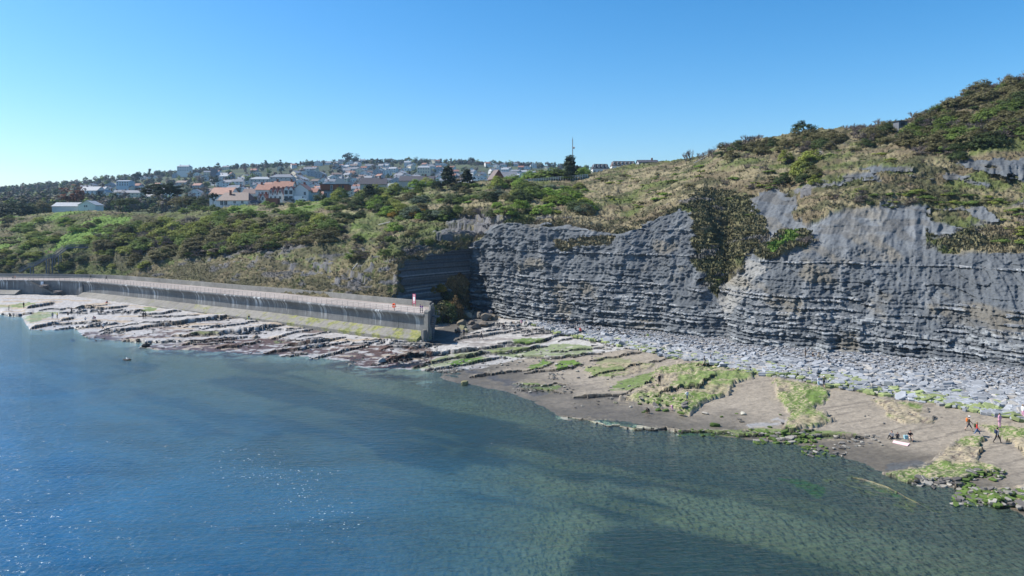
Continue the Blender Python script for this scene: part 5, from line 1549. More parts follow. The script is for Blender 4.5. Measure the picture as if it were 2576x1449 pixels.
for i in range(34):
    px = 2130 + i * 14.5 + R.uniform(-4, 4); 
    if 2240 < px < 2275: continue
    py = np.interp(px, [2130, 2300, 2400, 2490, 2576, 2640], [323, 300, 258, 222, 202, 190]) + R.uniform(0, 8)
    p = hill_at(px, py)
    if p is None: continue
    w = R.uniform(4.5, 7) * (1.0 if px > 2300 else .8)
    t = thing('bare_tree', ('slender' if w < 5.5 else 'wide') + ' grey-brown leafless tree leaning right on the skyline ' + LM[int(np.argmin([abs(px - q[0]) for q in LM]))][1], 'tree', (p.x, p.y, p.z - .4), R.uniform(-.5, .5), 'leafless trees on the right skyline', (w, w, w * R.uniform(.6, .85)))
    link('branches', R.choice(bare_lean), None, t)
for px, py, w, h in ((2010, 590, 3, 3), (2110, 612, 2, 2)):
    pass
p = hill_at(2022, 612)
t = thing('bare_tree', 'small leafless tree clinging to the grass tongue on the right cliff', 'tree', (p.x, p.y, p.z - .3), 1, None, (3.6, 3.6, 3.4)); link('branches', bare_t[2], None, t)
p = hill_at(1213, 545)
t = thing('bare_tree', 'dark leafless thorn tree on the middle hillside below bright shrubs', 'tree', (p.x, p.y, p.z - .3), 1, None, (7, 7, 5.0)); link('branches', bare_t[1], None, t)

# plateau trees at the left
for i, (px, base, D, w, h, col, sh, lab) in enumerate(((30, 548, 372, 21, 12, 'very dark green', 'd', 'large spreading dark tree at the left edge of the plateau'), (75, 545, 378, 12, 9, 'dark green', 'd', 'dark tree right of the large spreading one'), (110, 535, 390, 12, 10, 'olive brown', 'd', 'brownish tree near the long white building'),
        (185, 524, 400, 17, 13, 'reddish brown', 'b', 'round reddish brown tree behind the long white building'), (0, 560, 360, 14, 8, 'very dark green', 'd', 'lowest dark tree at the left frame edge'), (325, 512, 345, 10, 4.5, 'dark green', 'd', 'dark bush-like tree left of the cypress'), (300, 516, 345, 8, 4.5, 'dark green', 'd', 'small dark tree between the white gable and the cypress'),
        (455, 515, 350, 14, 5.5, 'olive brown', 'd', 'broad brown tree right of the cypress'), (490, 512, 350, 10, 5, 'dark green', 'd', 'dark round tree left of the bungalow'), (510, 511, 345, 7, 4.4, 'dark green', 'd', 'clipped dark tree in front of the red-roofed house'), (536, 511, 326, 5.5, 5, 'very dark green', 'b', 'small round dark tree at the left corner of the bungalow'),
        (637, 508, 330, 6, 4.5, 'dark green', 'd', 'dark green tree between the bungalow and the terrace'), (672, 508, 326, 10, 2.6, 'very dark green', 'd', 'clipped dark hedge tree before the terrace gables'), (1075, 470, 330, 9, 6, 'yellow green', 'd', 'yellow tree left of the dark conical pine'), (950, 490, 330, 10, 7, 'yellow green', 'd', 'large yellow green tree right of the brown house'))):
    p = Vector(at(px, base, D))
    put_tree('plateau_tree', lab, px, base, w, h, col, (bush_l if sh == 'd' else tree_l)[i % 6], None, at_pt=p)
# ------------------------------------------------------------------ buildings
m_glass = plain('window_glass', (.035, .045, .055), .15)
m_frame = plain('white_window_frame', (.7, .7, .68), .5)
m_brick = plain('brick', (.22, .09, .06), .85)
WALLM = {'white': plain('white_render', (.62, .61, .59), .8), 'cream': plain('cream_render', (.60, .53, .40), .8), 'grey': plain('grey_render', (.33, .34, .36), .8), 'stone': plain('pale_stone', (.42, .40, .37), .85),
         'brick': m_brick, 'blue': plain('pale_blue_render', (.42, .50, .54), .8)}
def roof_mat(name, c):
    m, nt, b = new_mat(name)
    tc_ = nn(nt, 'ShaderNodeTexCoord').outputs['Object']
    w = nn(nt, 'ShaderNodeTexWave', bands_direction='Z'); w.inputs['Scale'].default_value = 4.5; w.inputs['Distortion'].default_value = .6; nt.links.new(tc_, w.inputs[0])
    cc = mixc(nt, c, ramp(nt, ntex(nt, tc_, 1.3, 4, .7), [(.3, .75), (.7, 1.25)]), 1.0, 'MULTIPLY')
    cc = mixc(nt, cc, ramp(nt, w.outputs[0], [(0, .8), (.4, 1.05)]), .6, 'MULTIPLY')
    nt.links.new(cc, b.inputs['Base Color']); b.inputs['Roughness'].default_value = .6
    return m
ROOFM = {'slate grey': roof_mat('slate_roof', (.16, .17, .19)), 'brown': roof_mat('brown_tile_roof', (.135, .095, .078)), 'terracotta': roof_mat('terracotta_roof', (.25, .12, .08)), 'pale grey': roof_mat('pale_roof', (.28, .30, .32)), 'dark': roof_mat('dark_roof', (.06, .055, .06))}

def window(parent, x, z, w, h, y, mat=m_frame, bars=True):
    """window in a wall that faces -Y at depth y"""
    mb = MB(); f = .08
    mb.box(x - w / 2 - f, x + w / 2 + f, y - .06, y + .02, z - f, z); mb.box(x - w / 2 - f, x + w / 2 + f, y - .06, y + .02, z + h, z + h + f)
    mb.box(x - w / 2 - f, x - w / 2, y - .06, y + .02, z, z + h); mb.box(x + w / 2, x + w / 2 + f, y - .06, y + .02, z, z + h)
    if bars: mb.box(x - .03, x + .03, y - .05, y + .02, z, z + h)
    fr = mb.build('window', mat, parent)
    mb = MB(); mb.box(x - w / 2, x + w / 2, y - .03, y + .01, z, z + h); mb.build('pane', m_glass, fr)
    return fr

def gable_body(mb, x0, x1, y0, y1, h, rise, axis='x'):
    """walls with gable ends; ridge along axis"""
    if axis == 'x':
        ym = (y0 + y1) / 2
        vs = [(x0, y0, 0), (x1, y0, 0), (x1, y1, 0), (x0, y1, 0), (x0, y0, h), (x1, y0, h), (x1, y1, h), (x0, y1, h), (x0, ym, h + rise), (x1, ym, h + rise)]
        mb.add(vs, [(0, 1, 5, 4), (2, 3, 7, 6), (1, 2, 6, 9, 5), (3, 0, 4, 8, 7), (0, 3, 2, 1)])
    else:
        xm = (x0 + x1) / 2
        vs = [(x0, y0, 0), (x1, y0, 0), (x1, y1, 0), (x0, y1, 0), (x0, y0, h), (x1, y0, h), (x1, y1, h), (x0, y1, h), (xm, y0, h + rise), (xm, y1, h + rise)]
        mb.add(vs, [(0, 1, 5, 8, 4), (2, 3, 7, 9, 6), (1, 2, 6, 5), (3, 0, 4, 7), (0, 3, 2, 1)])
def gable_roof(mb, x0, x1, y0, y1, h, rise, axis='x', ov=.35, th=.16, hip=0):
    if axis == 'x':
        ym = (y0 + y1) / 2; k = rise / ((y1 - y0) / 2)
        a0, a1 = x0 - ov, x1 + ov; b0, b1 = y0 - ov, y1 + ov; ze = h - ov * k + .04
        for dz in (0,):
            vs = [(a0, b0, ze), (a1, b0, ze), (a1 - hip, ym, h + rise + .04), (a0 + hip, ym, h + rise + .04), (a0, b1, ze), (a1, b1, ze)]
            top = [(x, y, z + th) for x, y, z in vs]
            n = 6
            mb.add(vs + top, [(6, 7, 8, 9), (8, 11, 10, 9), (0, 3, 2, 1), (2, 3, 4, 5), (0, 1, 7, 6), (5, 4, 10, 11), (1, 2, 8, 7), (2, 5, 11, 8), (3, 0, 6, 9), (4, 3, 9, 10)])
            if hip: mb.add([(a1, b0, ze + th), (a1, b1, ze + th), (a1 - hip, ym, h + rise + .04 + th), (a0, b0, ze + th), (a0, b1, ze + th), (a0 + hip, ym, h + rise + .04 + th)], [(0, 1, 2), (4, 3, 5)])
    else:
        m2 = MB(); gable_roof(m2, y0, y1, x0, x1, h, rise, 'x', ov, th, hip)
        mb.add([(y, x, z) for x, y, z in m2.v], [tuple(reversed(f)) for f in m2.f])

def house(name, label, x, y, z, w, d, h, rise, wallc, roofc, rz=0, axis='x', wins=((),), chim=1, group=None, hip=0, cat='house', below=3.0):
    t = thing(name, label, cat, (x, y, z), rz, group)
    mb = MB(); gable_body(mb, -w / 2, w / 2, -d / 2, d / 2, h, 0.01 if hip else rise, axis); mb.box(-w / 2 + .02, w / 2 - .02, -d / 2 + .02, d / 2 - .02, -below, -.01); mb.build('wall', WALLM[wallc], t)
    mb = MB(); gable_roof(mb, -w / 2, w / 2, -d / 2, d / 2, h, rise, axis, hip=hip); rf = mb.build('roof', ROOFM[roofc], t)
    for i in range(chim):
        mb = MB(); cxx = (-.36 + .72 * i / max(1, chim - 1)) * w if chim > 1 else .25 * w
        if axis == 'y': mb.box(-.45, .45, cxx - .35, cxx + .35, h + rise * .6, h + rise + 1.1)
        else: mb.box(cxx - .35, cxx + .35, -.45, .45, h + rise * .6, h + rise + 1.1)
        ch = mb.build('chimney', m_brick, rf)
        mb = MB()
        for q in (-.2, .2):
            if axis == 'y': mb.tube((q, cxx, h + rise + 1.1), (q, cxx, h + rise + 1.5), .12, n=6)
            else: mb.tube((cxx, q, h + rise + 1.1), (cxx, q, h + rise + 1.5), .12, n=6)
        # pots belong to the chimney stack
        n0 = mb
    for (wx, wz, ww, wh) in wins:
        window(t, wx, wz, ww, wh, -d / 2)
    return t

def spot(px, base, D): return at(px, base, D)
# bungalow
x, y, z = spot(596, 517, 318)
t = house('bungalow', 'white bungalow with a long brown tiled roof and one tall brick chimney, nearest the cliff', x, y, z, 14, 8, 2.2, 3.3, 'white', 'brown', math.radians(-6), chim=0, hip=2.0,
          wins=((-4.8, .1, 1.4, 1.9), (-3.0, .1, 1.4, 1.9), (1.0, .8, 1.1, 1.0), (4.4, .8, 1.1, 1.0)))
rf = [c for c in KIDS[t.name] if c.name.startswith('roof')][0]
mb = MB(); mb.box(-2.6, -1.9, -1.6, -.9, 3.6, 6.6); mb.box(-2.7, -1.8, -1.7, -.8, 6.3, 6.5); mb.build('chimney', m_brick, rf)
mb = MB(); gable_body(mb, -7.6, -6.2, -3.9, -.9, 2.0, 1.6, 'y'); mb.build('porch', WALLM['white'], t)
x, y, z = spot(566, 512, 345)
house('red_roofed_house', 'white house with a reddish tile roof behind the bungalow', x, y, z, 10.5, 9, 4.2, 3.2, 'white', 'terracotta', math.radians(-8), wins=((-3, 1, 1.1, 1.2), (-4.4, 2.8, .8, 1.0)), chim=0)
x, y, z = spot(643, 508, 352)
house('brown_roofed_house', 'wide house with a low brown roof between the bungalow and the terrace', x, y, z, 10, 9, 3.8, 2.4, 'white', 'brown', 0, wins=((-2, 1, 1.2, 1.2), (2, 1, 1.2, 1.2)), chim=0)
# terrace of gabled houses
def gabled(px0, px1, base, D, apexpy, label, roofc='terracotta', bay=True):
    x0 = (px0 - CX) / F * D; x1 = (px1 - CX) / F * D; z = at(px0, base, D)[2]; w = x1 - x0; top = (base - apexpy) / F * D
    return house('gabled_house', label, (x0 + x1) / 2, D + 4, z, w, 8, top * .62, top * .38, 'white', roofc, 0, 'y', wins=((-.0, .8, w * .42, 1.3), (0, 3.3, w * .36, 1.2)) if bay else (), chim=1, group='terrace of gabled white houses')
gabled(648, 656, 509, 322, 488, 'smallest white gable at the left end of the gabled terrace')
gabled(656, 666, 508, 321, 488, 'second small white gable from the left of the terrace')
gabled(676, 687, 506, 319, 474, 'white gable left of the middle of the terrace with a bay window')
gabled(687, 698, 506, 318, 474, 'middle white gable of the terrace')
gabled(698, 711, 506, 317, 475, 'white gable just left of the pair of brown-framed bays')
x, y, z = spot(755, 506, 314)
t = house('end_terrace_house', 'large pale house ending the terrace with a blank gable wall and orange roof', x, y + 5, z, 42 / F * 314, 10, 4.7, 2.7, 'white', 'terracotta', 0, 'y', wins=((2.0, 2.6, .9, 1.4),), chim=1)
for k_, px in enumerate((719, 731)):
    xx = (px - CX) / F * 312 - x; mb = MB(); gable_body(mb, xx - .95, xx + .95, -6.6, -2, 4.9, 1.3, 'y'); wg = mb.build('bay', WALLM['white'], t)
    mb = MB(); gable_roof(mb, xx - .95, xx + .95, -6.6, 0, 4.9, 1.3, 'y', ov=.18); mb.build('bay_roof', ROOFM['terracotta'], t)
    window(t, xx, 3.0, 1.2, 1.5, -6.6, m_dk); window(t, xx, .5, 1.3, 1.5, -6.6, m_dk)
x, y, z = spot(779, 505, 318)
house('wing_house', 'lower pale wing with an orange roof joined to the right of the end terrace house', x, y + 4, z, 32 / F * 318, 7, 3.7, 1.7, 'white', 'terracotta', 0, 'x', wins=((-.6, 1.8, .8, 1.2),), chim=0)
x, y, z = spot(680, 500, 340)
house('terrace_back_house', 'orange-roofed house rising behind the white gables of the terrace', x, y, z, 11, 8, 4.0, 2.6, 'white', 'terracotta', 0, 'x', chim=2, wins=())
x, y, z = spot(716, 498, 338)
house('terrace_back_house', 'orange-roofed house with two stacks behind the end terrace house', x, y, z, 9, 8, 4.6, 3.0, 'white', 'terracotta', 0, 'x', chim=2, wins=())
# flat-roofed brown-clad house
x, y, z = spot(838, 500, 322)
t = thing('flat_roofed_house', 'modern flat-roofed house with a brown timber-clad upper floor above a pale lower storey', 'house', (x, y + 5, z))
m_clad = plain('brown_cladding', (.27, .09, .04), .7); 
mb = MB(); mb.box(-4.4, 4.4, -4, 4, -2, 3.6); mb.build('wall', WALLM['grey'], t)
mb = MB(); mb.box(-6.4, 4.9, -4.6, 4.2, 3.6, 3.85); mb.build('terrace_slab', m_dk, t)
for i in range(24):
    mb = MB(); x0 = -6.0 + i * .5; mb.box(x0 + .01, x0 + .48, -3.8 - .03 * (i % 2), -3.6, 3.9, 6.3); mb.build('plank', m_clad, t)
mb = MB(); mb.box(-6.0, 6.0, -3.6, 3.6, 3.87, 6.3); mb.build('upper_wall', m_clad, t)
mb = MB(); mb.box(-6.25, 6.25, -4.1, 3.9, 6.3, 6.6); mb.build('roof', m_dk, t)
window(t, -1.0, 4.0, .9, 2.0, -3.86); window(t, 2.6, 4.3, .8, 1.6, -3.86, m_dk); window(t, 4.0, 4.3, .8, 1.6, -3.86, m_dk); window(t, -3.6, 1.0, 1.4, 1.6, -4); window(t, .4, .6, 3.0, 2.4, -4)
# long white building and gable, at left
x, y, z = spot(180, 527, 392)
house('long_white_shed', 'long low white building with a pale sloping roof left of the grey gable', x, y, z, 15.5, 9, 1.6, 2.0, 'white', 'pale grey', 0, chim=0, wins=())
x, y, z = spot(229, 529, 386)
house('grey_gable_house', 'pale grey gable-ended building with two small dark windows beside the long white one', x, y, z, 41 / F * 386, 9, 2.7, 2.2, 'white', 'pale grey', math.radians(4), 'y', chim=0, wins=((-1.0, 1.6, .7, 1.0), (0, 1.6, .7, 1.0)))
# mansard house on the right skyline
def mansard(label, px0, px1, base, eave, top, D, nwin, grp):
    x0, x1 = (px0 - CX) / F * D, (px1 - CX) / F * D; z = at(0, base, D)[2]; w = x1 - x0
    he = (base - eave) / F * D; ht = (base - top) / F * D
    t = thing('mansard_house', label, 'house', ((x0 + x1) / 2, D + 4, z), math.radians(0), grp)
    mb = MB(); mb.box(-w / 2, w / 2, -4, 4, -3, he); mb.build('wall', WALLM['white'], t)
    mb = MB(); a, b_ = w / 2 + .2, 4.2; c_, d_ = w / 2 - .7, 3.3
    mb.add([(-a, -b_, he), (a, -b_, he), (a, b_, he), (-a, b_, he), (-c_, -d_, ht), (c_, -d_, ht), (c_, d_, ht), (-c_, d_, ht)], [(0, 3, 2, 1), (4, 5, 6, 7), (0, 1, 5, 4), (1, 2, 6, 5), (2, 3, 7, 6), (3, 0, 4, 7)])
    rf = mb.build('roof', ROOFM['dark'] if 'brown' not in label else ROOFM['brown'], t)
    for i in range(nwin):
        xx = -w / 2 + w * (i + .5) / nwin
        mb = MB(); mb.box(xx - .45, xx + .45, -4.1, -3.0, he + .5, he + 1.9); dm = mb.build('dormer', m_frame, rf)
        mb = MB(); mb.box(xx - .3, xx + .3, -4.13, -4.09, he + .7, he + 1.7); mb.build('pane', m_glass, rf)
        if he > 2: window(t, xx, he - 2.2, .7, 1.3, -4)
    return t
mansard('white house with dark mansard roof and dormers beside the fresh green tree', 1491, 1532, 438, 424, 412, 340, 4, None)
mansard('long brown mansard-roofed block on the skyline right of the white house', 1540, 1600, 425, 417, 405, 372, 6, None)
x, y, z = spot(1628, 415, 345)
house('skyline_house', 'low dark-roofed house just showing over the crest right of the mansards', x, y, z, 9, 7, 1.0, 1.2, 'grey', 'dark', 0, chim=1, wins=())
x, y, z = spot(1248, 462, 335)
house('brick_gable_house', 'house with a tall triangular orange-brown gable showing above the trees', x, y, z, 5.6, 7, 2.2, 3.9, 'brick', 'brown', math.radians(20), 'y', chim=0, wins=())
x, y, z = spot(1280, 455, 338)
house('dormer_house', 'pale house with a white box dormer and grey roof right of the brick gable', x, y, z, 7, 7, 1.6, 2.4, 'white', 'slate grey', 0, chim=0, wins=((-1.5, .2, 1.2, 1.2),))
x, y, z = spot(940, 478, 345)
house('dark_roofed_house', 'house with a broad dark roof right of the brown-clad one', x, y, z, 12, 9, 2.6, 3.0, 'stone', 'dark', math.radians(8), chim=1, wins=())
x, y, z = spot(1050, 470, 350)
house('dark_roofed_house', 'long dark-roofed house on the plateau left of the pines', x, y, z, 16, 9, 2.6, 2.4, 'stone', 'dark', 0, chim=1, wins=((-3, .8, 1.1, 1.2), (2, .8, 1.1, 1.2)))
# small hut on the high crest
p = hill_at(2264, 318)
t = thing('lookout_hut', 'small grey flat-roofed hut on the crest of the right slope', 'hut', (p.x, p.y, p.z), math.radians(12))
mb = MB(); mb.box(-1.4, 1.4, -1.1, 1.1, -1, 1.9); mb.build('wall', m_darksteel, t)
mb = MB(); mb.box(-1.7, 1.7, -1.4, 1.4, 1.9, 2.05); mb.build('roof', m_dk, t); window(t, -.2, .7, 1.1, .8, -1.1, m_dk)

# ---- the town on the far hill
T_HOUSES = []
variants = []
for i in range(14):
    rr = random.Random(900 + i)
    w = rr.uniform(8, 14); d = rr.uniform(7, 9); h = rr.choice([2.8, 4.8, 5.2]); wc = rr.choice(['white', 'white', 'stone', 'cream', 'grey', 'white', 'blue']); rc = rr.choice(['slate grey', 'slate grey', 'brown', 'pale grey', 'slate grey', 'terracotta'])
    wins = [(-w / 2 + w * (j + .5) / 3, fz, 1.2, 1.2) for j in range(3) for fz in ((.9,) if h < 4 else (.9, 3.3))]
    ax_ = rr.choice(['x', 'x', 'y'])
    variants.append((w, d, h, rr.uniform(2, 3.2), wc, rc, ax_, wins, rr.choice([1, 2])))
protos = {}
placed = []
def town_ok(px, py, dmin):
    return all((px - a) ** 2 + ((py - b) * 2.2) ** 2 > dmin ** 2 for a, b in placed)
tr2 = random.Random(77)
def loc_phrase(px, py, D):
    a = 'high on the far hill' if py < 436 else ('halfway up the far hill' if py < 462 else 'low on the far hill')
    b_ = 'behind the flat-topped cypress' if px < 480 else ('behind the bungalow' if px < 640 else ('behind the gabled terrace' if px < 790 else ('behind the brown-clad house' if px < 900 else ('behind the dark pines' if px < 1180 else 'near the brick gable'))))
    return a + ' ' + b_
nh = 0; tries = 0
HB = {'wall': 1, 'roof': 1}
while nh < 290 and tries < 9000:
    tries += 1
    px = tr2.uniform(195, 1385); py = tr2.uniform(409, 505)
    gtop = np.interp(px, tx, [TV[int(x)][3][0] for x in tx])
    if py < gtop + 3: continue
    dens = np.interp(px, [195, 330, 430, 560, 700, 1385], [.5, .35, .2, .55, 1, 1]) * (1 if py > gtop + 14 else .55)
    if 200 < px < 470 and py > 474: dens = 1.0
    if px < 330 and py < 468: dens *= .1
    if 330 < px < 560 and py < 440: dens *= .3
    if tr2.random() > dens: continue
    dm = np.interp(py, [409, 450, 505], [7.5, 11, 16])
    if not town_ok(px, py, dm): continue
    placed.append((px, py)); nh += 1
    v = tr2.randrange(14); p = town_at(px, py)
    w, d, h, rise, wc, rc, ax_, wins, ch = variants[v]
    lab = '%s %s %s-walled house, %s roof, %s' % ('wide' if w > 11 else 'narrow', 'low' if h < 4 else 'two-storey', wc, rc, loc_phrase(px, py, p.y))
    grp = 'town houses ' + loc_phrase(px, py, p.y) + ', ' + wc + ' and ' + rc
    if v not in protos:
        t = house('town_house', lab, p.x, p.y, p.z, w, d, h, rise, wc, rc, 0, ax_, wins, ch, below=5); protos[v] = t
    else:
        t = copy_tree(protos[v]); t.location = p; t['label'] = lab
    t['group'] = grp
    t.rotation_euler = (0, 0, tr2.gauss(0, .3) - .12)
for (px, base, D, w, d, h, rise, wc, rc, lab, ax_, hip) in (
        (240, 497, 640, 20, 10, 6, 3.5, 'white', 'pale grey', 'long white house with dormer roof behind the long white building', 'x', 0), (262, 498, 640, 9, 10, 5, 4, 'white', 'pale grey', 'white gable end at the right of the long dormer house', 'y', 0),
        (316, 470, 760, 13, 12, 5.5, 1.2, 'blue', 'pale grey', 'blue-grey flat-topped hotel block among trees left of the cypress', 'x', 0), (465, 432, 1050, 17, 12, 7, 2.2, 'white', 'pale grey', 'white villa with tall chimneys high on the hill left of the church tower', 'x', 2),
        (658, 466, 760, 20, 12, 6, 2.6, 'stone', 'pale grey', 'long pale villa with a hipped roof above the terrace', 'x', 4), (712, 462, 760, 24, 12, 6.5, 3.0, 'stone', 'slate grey', 'broad grey hotel building above the terrace roofs', 'x', 5),
        (1067, 437, 880, 15, 11, 7, 2.4, 'cream', 'pale grey', 'large cream villa with tall chimneys on the right of the town', 'x', 2), (592, 489, 520, 11, 9, 4, 2.5, 'white', 'slate grey', 'white house with twin stacks just behind the bungalow roof', 'x', 2), (610, 495, 520, 10, 9, 4, 2.8, 'white', 'pale grey', 'white-gabled house right of the twin-stack house', 'y', 0)):
    x, y, z = at(px, base, D)
    house('villa', lab, x, y, z, w, d, h, rise, wc, rc, 0, ax_, [(-w / 2 + w * (j + .5) / 5, q, 1.2, 1.5) for j in range(5) for q in (1, h - 2.3)], 2, None, hip, below=8)
# church tower and spire
x, y, z = at(539, 444, 900)
t = thing('church_tower', 'square dark stone church tower with corner pinnacles among trees high on the hill', 'church', (x, y, z - 4))
mb = MB(); mb.box(-3.2, 3.2, -3.2, 3.2, 0, 12.5); mb.build('tower', plain('dark_stone', (.13, .13, .14)), t)
mb = MB()
for a in (-2.9, 2.9):
    for b_ in (-2.9, 2.9): mb.tube((a, b_, 12.5), (a, b_, 15), .5, .05, n=4)
mb.build('pinnacle', plain('dark_stone_pinnacle', (.13, .13, .14)), t)
mb = MB(); mb.box(3.2, 17, -4, 4, 0, 5.5); mb.add([(3.2, -4, 5.5), (17, -4, 5.5), (17, 4, 5.5), (3.2, 4, 5.5), (3.2, 0, 8.6), (17, 0, 8.6)], [(0, 1, 5, 4), (2, 3, 4, 5), (1, 2, 5), (3, 0, 4)]); mb.build('nave', WALLM['grey'], t)
x, y, z = at(860, 466, 640)
t = thing('church_spire', 'small chapel with a slender grey spire behind the brown-clad house', 'church', (x, y, z - 3))
mb = MB(); mb.box(-4, 6, -3, 6, 0, 6); gable_body(mb, -5, 1.2, -3.2, 6, 7, 3, 'y'); mb.build('nave', WALLM['stone'], t)
mb = MB(); mb.box(-.2, 2.4, -3.4, -.8, 0, 8.5); mb.build('tower', WALLM['stone'], t)
mb = MB(); mb.tube((1.1, -2.1, 8.5), (1.1, -2.1, 14.5), 1.5, .05, n=8); mb.build('spire', ROOFM['slate grey'], t)

# town trees
TPAL = [('grey brown', .34), ('dark green', .24), ('olive brown', .16), ('mid green', .10), ('yellow green', .07), ('very dark green', .07), ('reddish brown', .02)]
tplaced = []
def town_tree(px, py, s, col):
    p = town_at(px, py)
    bare = col in ('grey brown', 'reddish brown', 'olive brown')
    lab = '%s %s %s tree %s' % ('tall' if s > 10 else ('middling' if s > 8 else 'short'), col, 'twiggy' if bare else 'leafy', loc_phrase(px, py, p.y))
    t = thing('town_tree', lab, 'tree', (p.x, p.y, p.z - .5), tr2.uniform(0, 6.28), 'town trees ' + loc_phrase(px, py, p.y) + ', ' + col, (s * .95, s * .95, s))
    cr = link('crown', tr2.choice(tree_l), None, t); c = PAL[col]; k = tr2.uniform(.8, 1.2); cr.color = (c[0] * k, c[1] * k, c[2] * k, 1); link('trunk', trunk_me, None, t)
def pickcol(r):
    u = r.random(); a = 0
    for c, w in TPAL:
        a += w
        if u < a: return c
    return 'grey brown'
n_t = 0; tries = 0
while n_t < 298 and tries < 20000:
    tries += 1
    px = tr2.uniform(-40, 1500) if tr2.random() < .8 else tr2.uniform(100, 560); gtop = np.interp(px, tx, [TV[int(x)][3][0] for x in tx])
    if tr2.random() < .34: py = gtop + tr2.uniform(1, 6)
    else: py = tr2.uniform(gtop + 2, 508 if px > 560 else 535)
    if py > 470 and px > 560 and tr2.random() < .4: continue
    wood = px < 200 or (px < 560 and py < 462)
    if px > 600 and py > gtop + 10 and tr2.random() < .35: continue
    if not all((px - a) ** 2 + ((py - b) * 1.6) ** 2 > (7.5 if wood else 8.5) ** 2 for a, b in tplaced): continue
    if not wood and not town_ok(px, py + 1.5, 6): continue
    tplaced.append((px, py)); n_t += 1
    town_tree(px, py, tr2.uniform(6.5, 12) if py < 470 else tr2.uniform(5.5, 9), pickcol(tr2))
# the rest of the far woodland as one mass
r_ = np.random.default_rng(9); VV = []; CC = []
base = [leaf_cloud(400 + i, 170, 12, 'ball', size=.085, spread=.16)[0] for i in range(4)]
for _ in range(3000):
    px = r_.uniform(-350, 1620); gtop = float(np.interp(px, tx, [TV[int(x)][3][0] for x in tx]))
    py = gtop + (r_.uniform(0, 8) if r_.random() < .3 else r_.uniform(0, max(8, (512 if px > 560 else 540) - gtop)))
    if px > 330 and py > gtop + 6 and r_.random() < (.8 if px > 560 else .3): continue
    if py > 470 and px > 560 and r_.random() < .7: continue
    if 200 < px < 470 and 474 < py < 512 and r_.random() < .8: continue
    if not town_ok(px, py + 1.0, 7.0): continue
    p = town_at(px, py); s = r_.uniform(5.5, 10); c = np.array(PAL[pickcol(tr2)]) * r_.uniform(.75, 1.2)
    b_ = base[int(r_.integers(4))]; a = r_.random() * 6.28; Rm = np.array([[math.cos(a), -math.sin(a), 0], [math.sin(a), math.cos(a), 0], [0, 0, 1]])
    VV.append((b_ @ Rm.T) * s + np.array(p) - [0, 0, 1.5]); CC.append(np.repeat(c[None], len(b_), 0))
V = np.vstack(VV); me = raw_mesh('far_woodland', V, np.arange(len(V)).reshape(-1, 4), np.vstack(CC))
tag(link('far_woodland', me, m_tuft), kind='stuff')
# special skyline trees
for px, py, s, col, cr, nm, lab in ((376, 432 + 6, 13, 'dark green', gtree_l[0], 'conifer_tree', 'tiered dark conifer on the skyline left of the umbrella pine'), (547, 424, 15, 'dark green', tree_l[1], 'umbrella_pine', 'tall umbrella-shaped pine highest on the skyline left of centre'), (705, 424, 14, 'very dark green', gtree_l[1], 'conifer_tree', 'pointed dark fir on the skyline beside a gabled roof'),
                                   (875, 412, 22, 'very dark green', tree_l[2], 'dark_tree_clump', 'largest dark rounded tree at the summit of the far hill'), (893, 413, 18, 'very dark green', tree_l[3], 'dark_tree_clump', 'dark rounded tree right of the summit tree'), (1185, 414, 13, 'very dark green', tree_l[4], 'dark_tree_clump', 'dark round tree on the right part of the far skyline'),
                                   (668, 417, 13, 'dark green', gtree_l[2], 'conifer_tree', 'narrow cedar on the skyline behind the gabled terrace'), (540, 470, 14, 'very dark green', tree_l[5], 'dark_tree_clump', 'dark tree clump low on the hill left of the bungalow'), (345, 462, 16, 'very dark green', tree_l[0], 'dark_tree_clump', 'broad dark pine crown right of the blue-grey hotel')):
    p = town_at(px, py); t = thing(nm, lab, 'tree', (p.x, p.y, p.z - .8), 0, None, (s * 1.1, s * 1.1, s)); cc_ = link('crown', cr, None, t); cc_.color = (*PAL[col], 1); link('trunk', trunk_me, None, t)

# ------------------------------------------------------------------ plateau furniture
mb = MB(); p0 = None
fn = thing('white_fence', 'low pale post-and-rail fence along the lawn edge under the green trees', 'fence', (0, 0, 0))
m_fw = plain('pale_fence_timber', (.62, .58, .5), .8)
prev = None; N = 27
mbp = MB(); mbp.box(-.12, .12, -.12, .12, -.4, 1.25); fp = mbp.mesh('post', [m_fw])
for i in range(N):
    px = 1318 + i * (1478 - 1318) / (N - 1); py = np.interp(px, [1318, 1478], [459, 446]); D = 284
    q = Vector(at(px, py, D)); o = link('post', fp, None, fn); o.location = q
    if prev is not None:
        for z in (.55, 1.05):
            mb = MB(); mb.bar(prev + Vector((0, 0, z)), q + Vector((0, 0, z)), .08, .2); mb.build('rail', m_fw, fn)
    prev = q
q = Vector(at(1430, 447.5, 297))
t = thing('park_bench', 'dark wooden bench on the lawn behind the pale fence', 'bench', q, 0)
mb = MB(); mb.box(-.9, .9, -.25, .25, .42, .48); mb.build('seat', m_darksteel, t); mb = MB(); mb.box(-.9, .9, .22, .28, .55, .95); mb.build('backrest', m_darksteel, t)
for s in (-.8, .8): mb = MB(); mb.box(s - .04, s + .04, -.22, .26, 0, .42); mb.build('leg', m_darksteel, t)
q = Vector(at(1440.5, 443, 318)); z1 = (443 - 349) / F * 318
t = thing('mast', 'thin grey mast with a small round dish rising beside the dark conifers', 'mast', q)
mb = MB(); mb.tube((0, 0, -3), (0, 0, z1), .22, .17, n=7); mb.build('pole', m_steel, t)
mb = MB(); mb.tube((.2, -.1, z1 * .76), (.9, -.25, z1 * .76), .45, .45, n=12); mb.build('dish', WALLM['grey'], t)
mb = MB(); mb.tube((.0, 0, z1), (0, 0, z1 + .9), .05, n=5); mb.build('antenna', m_steel, t)
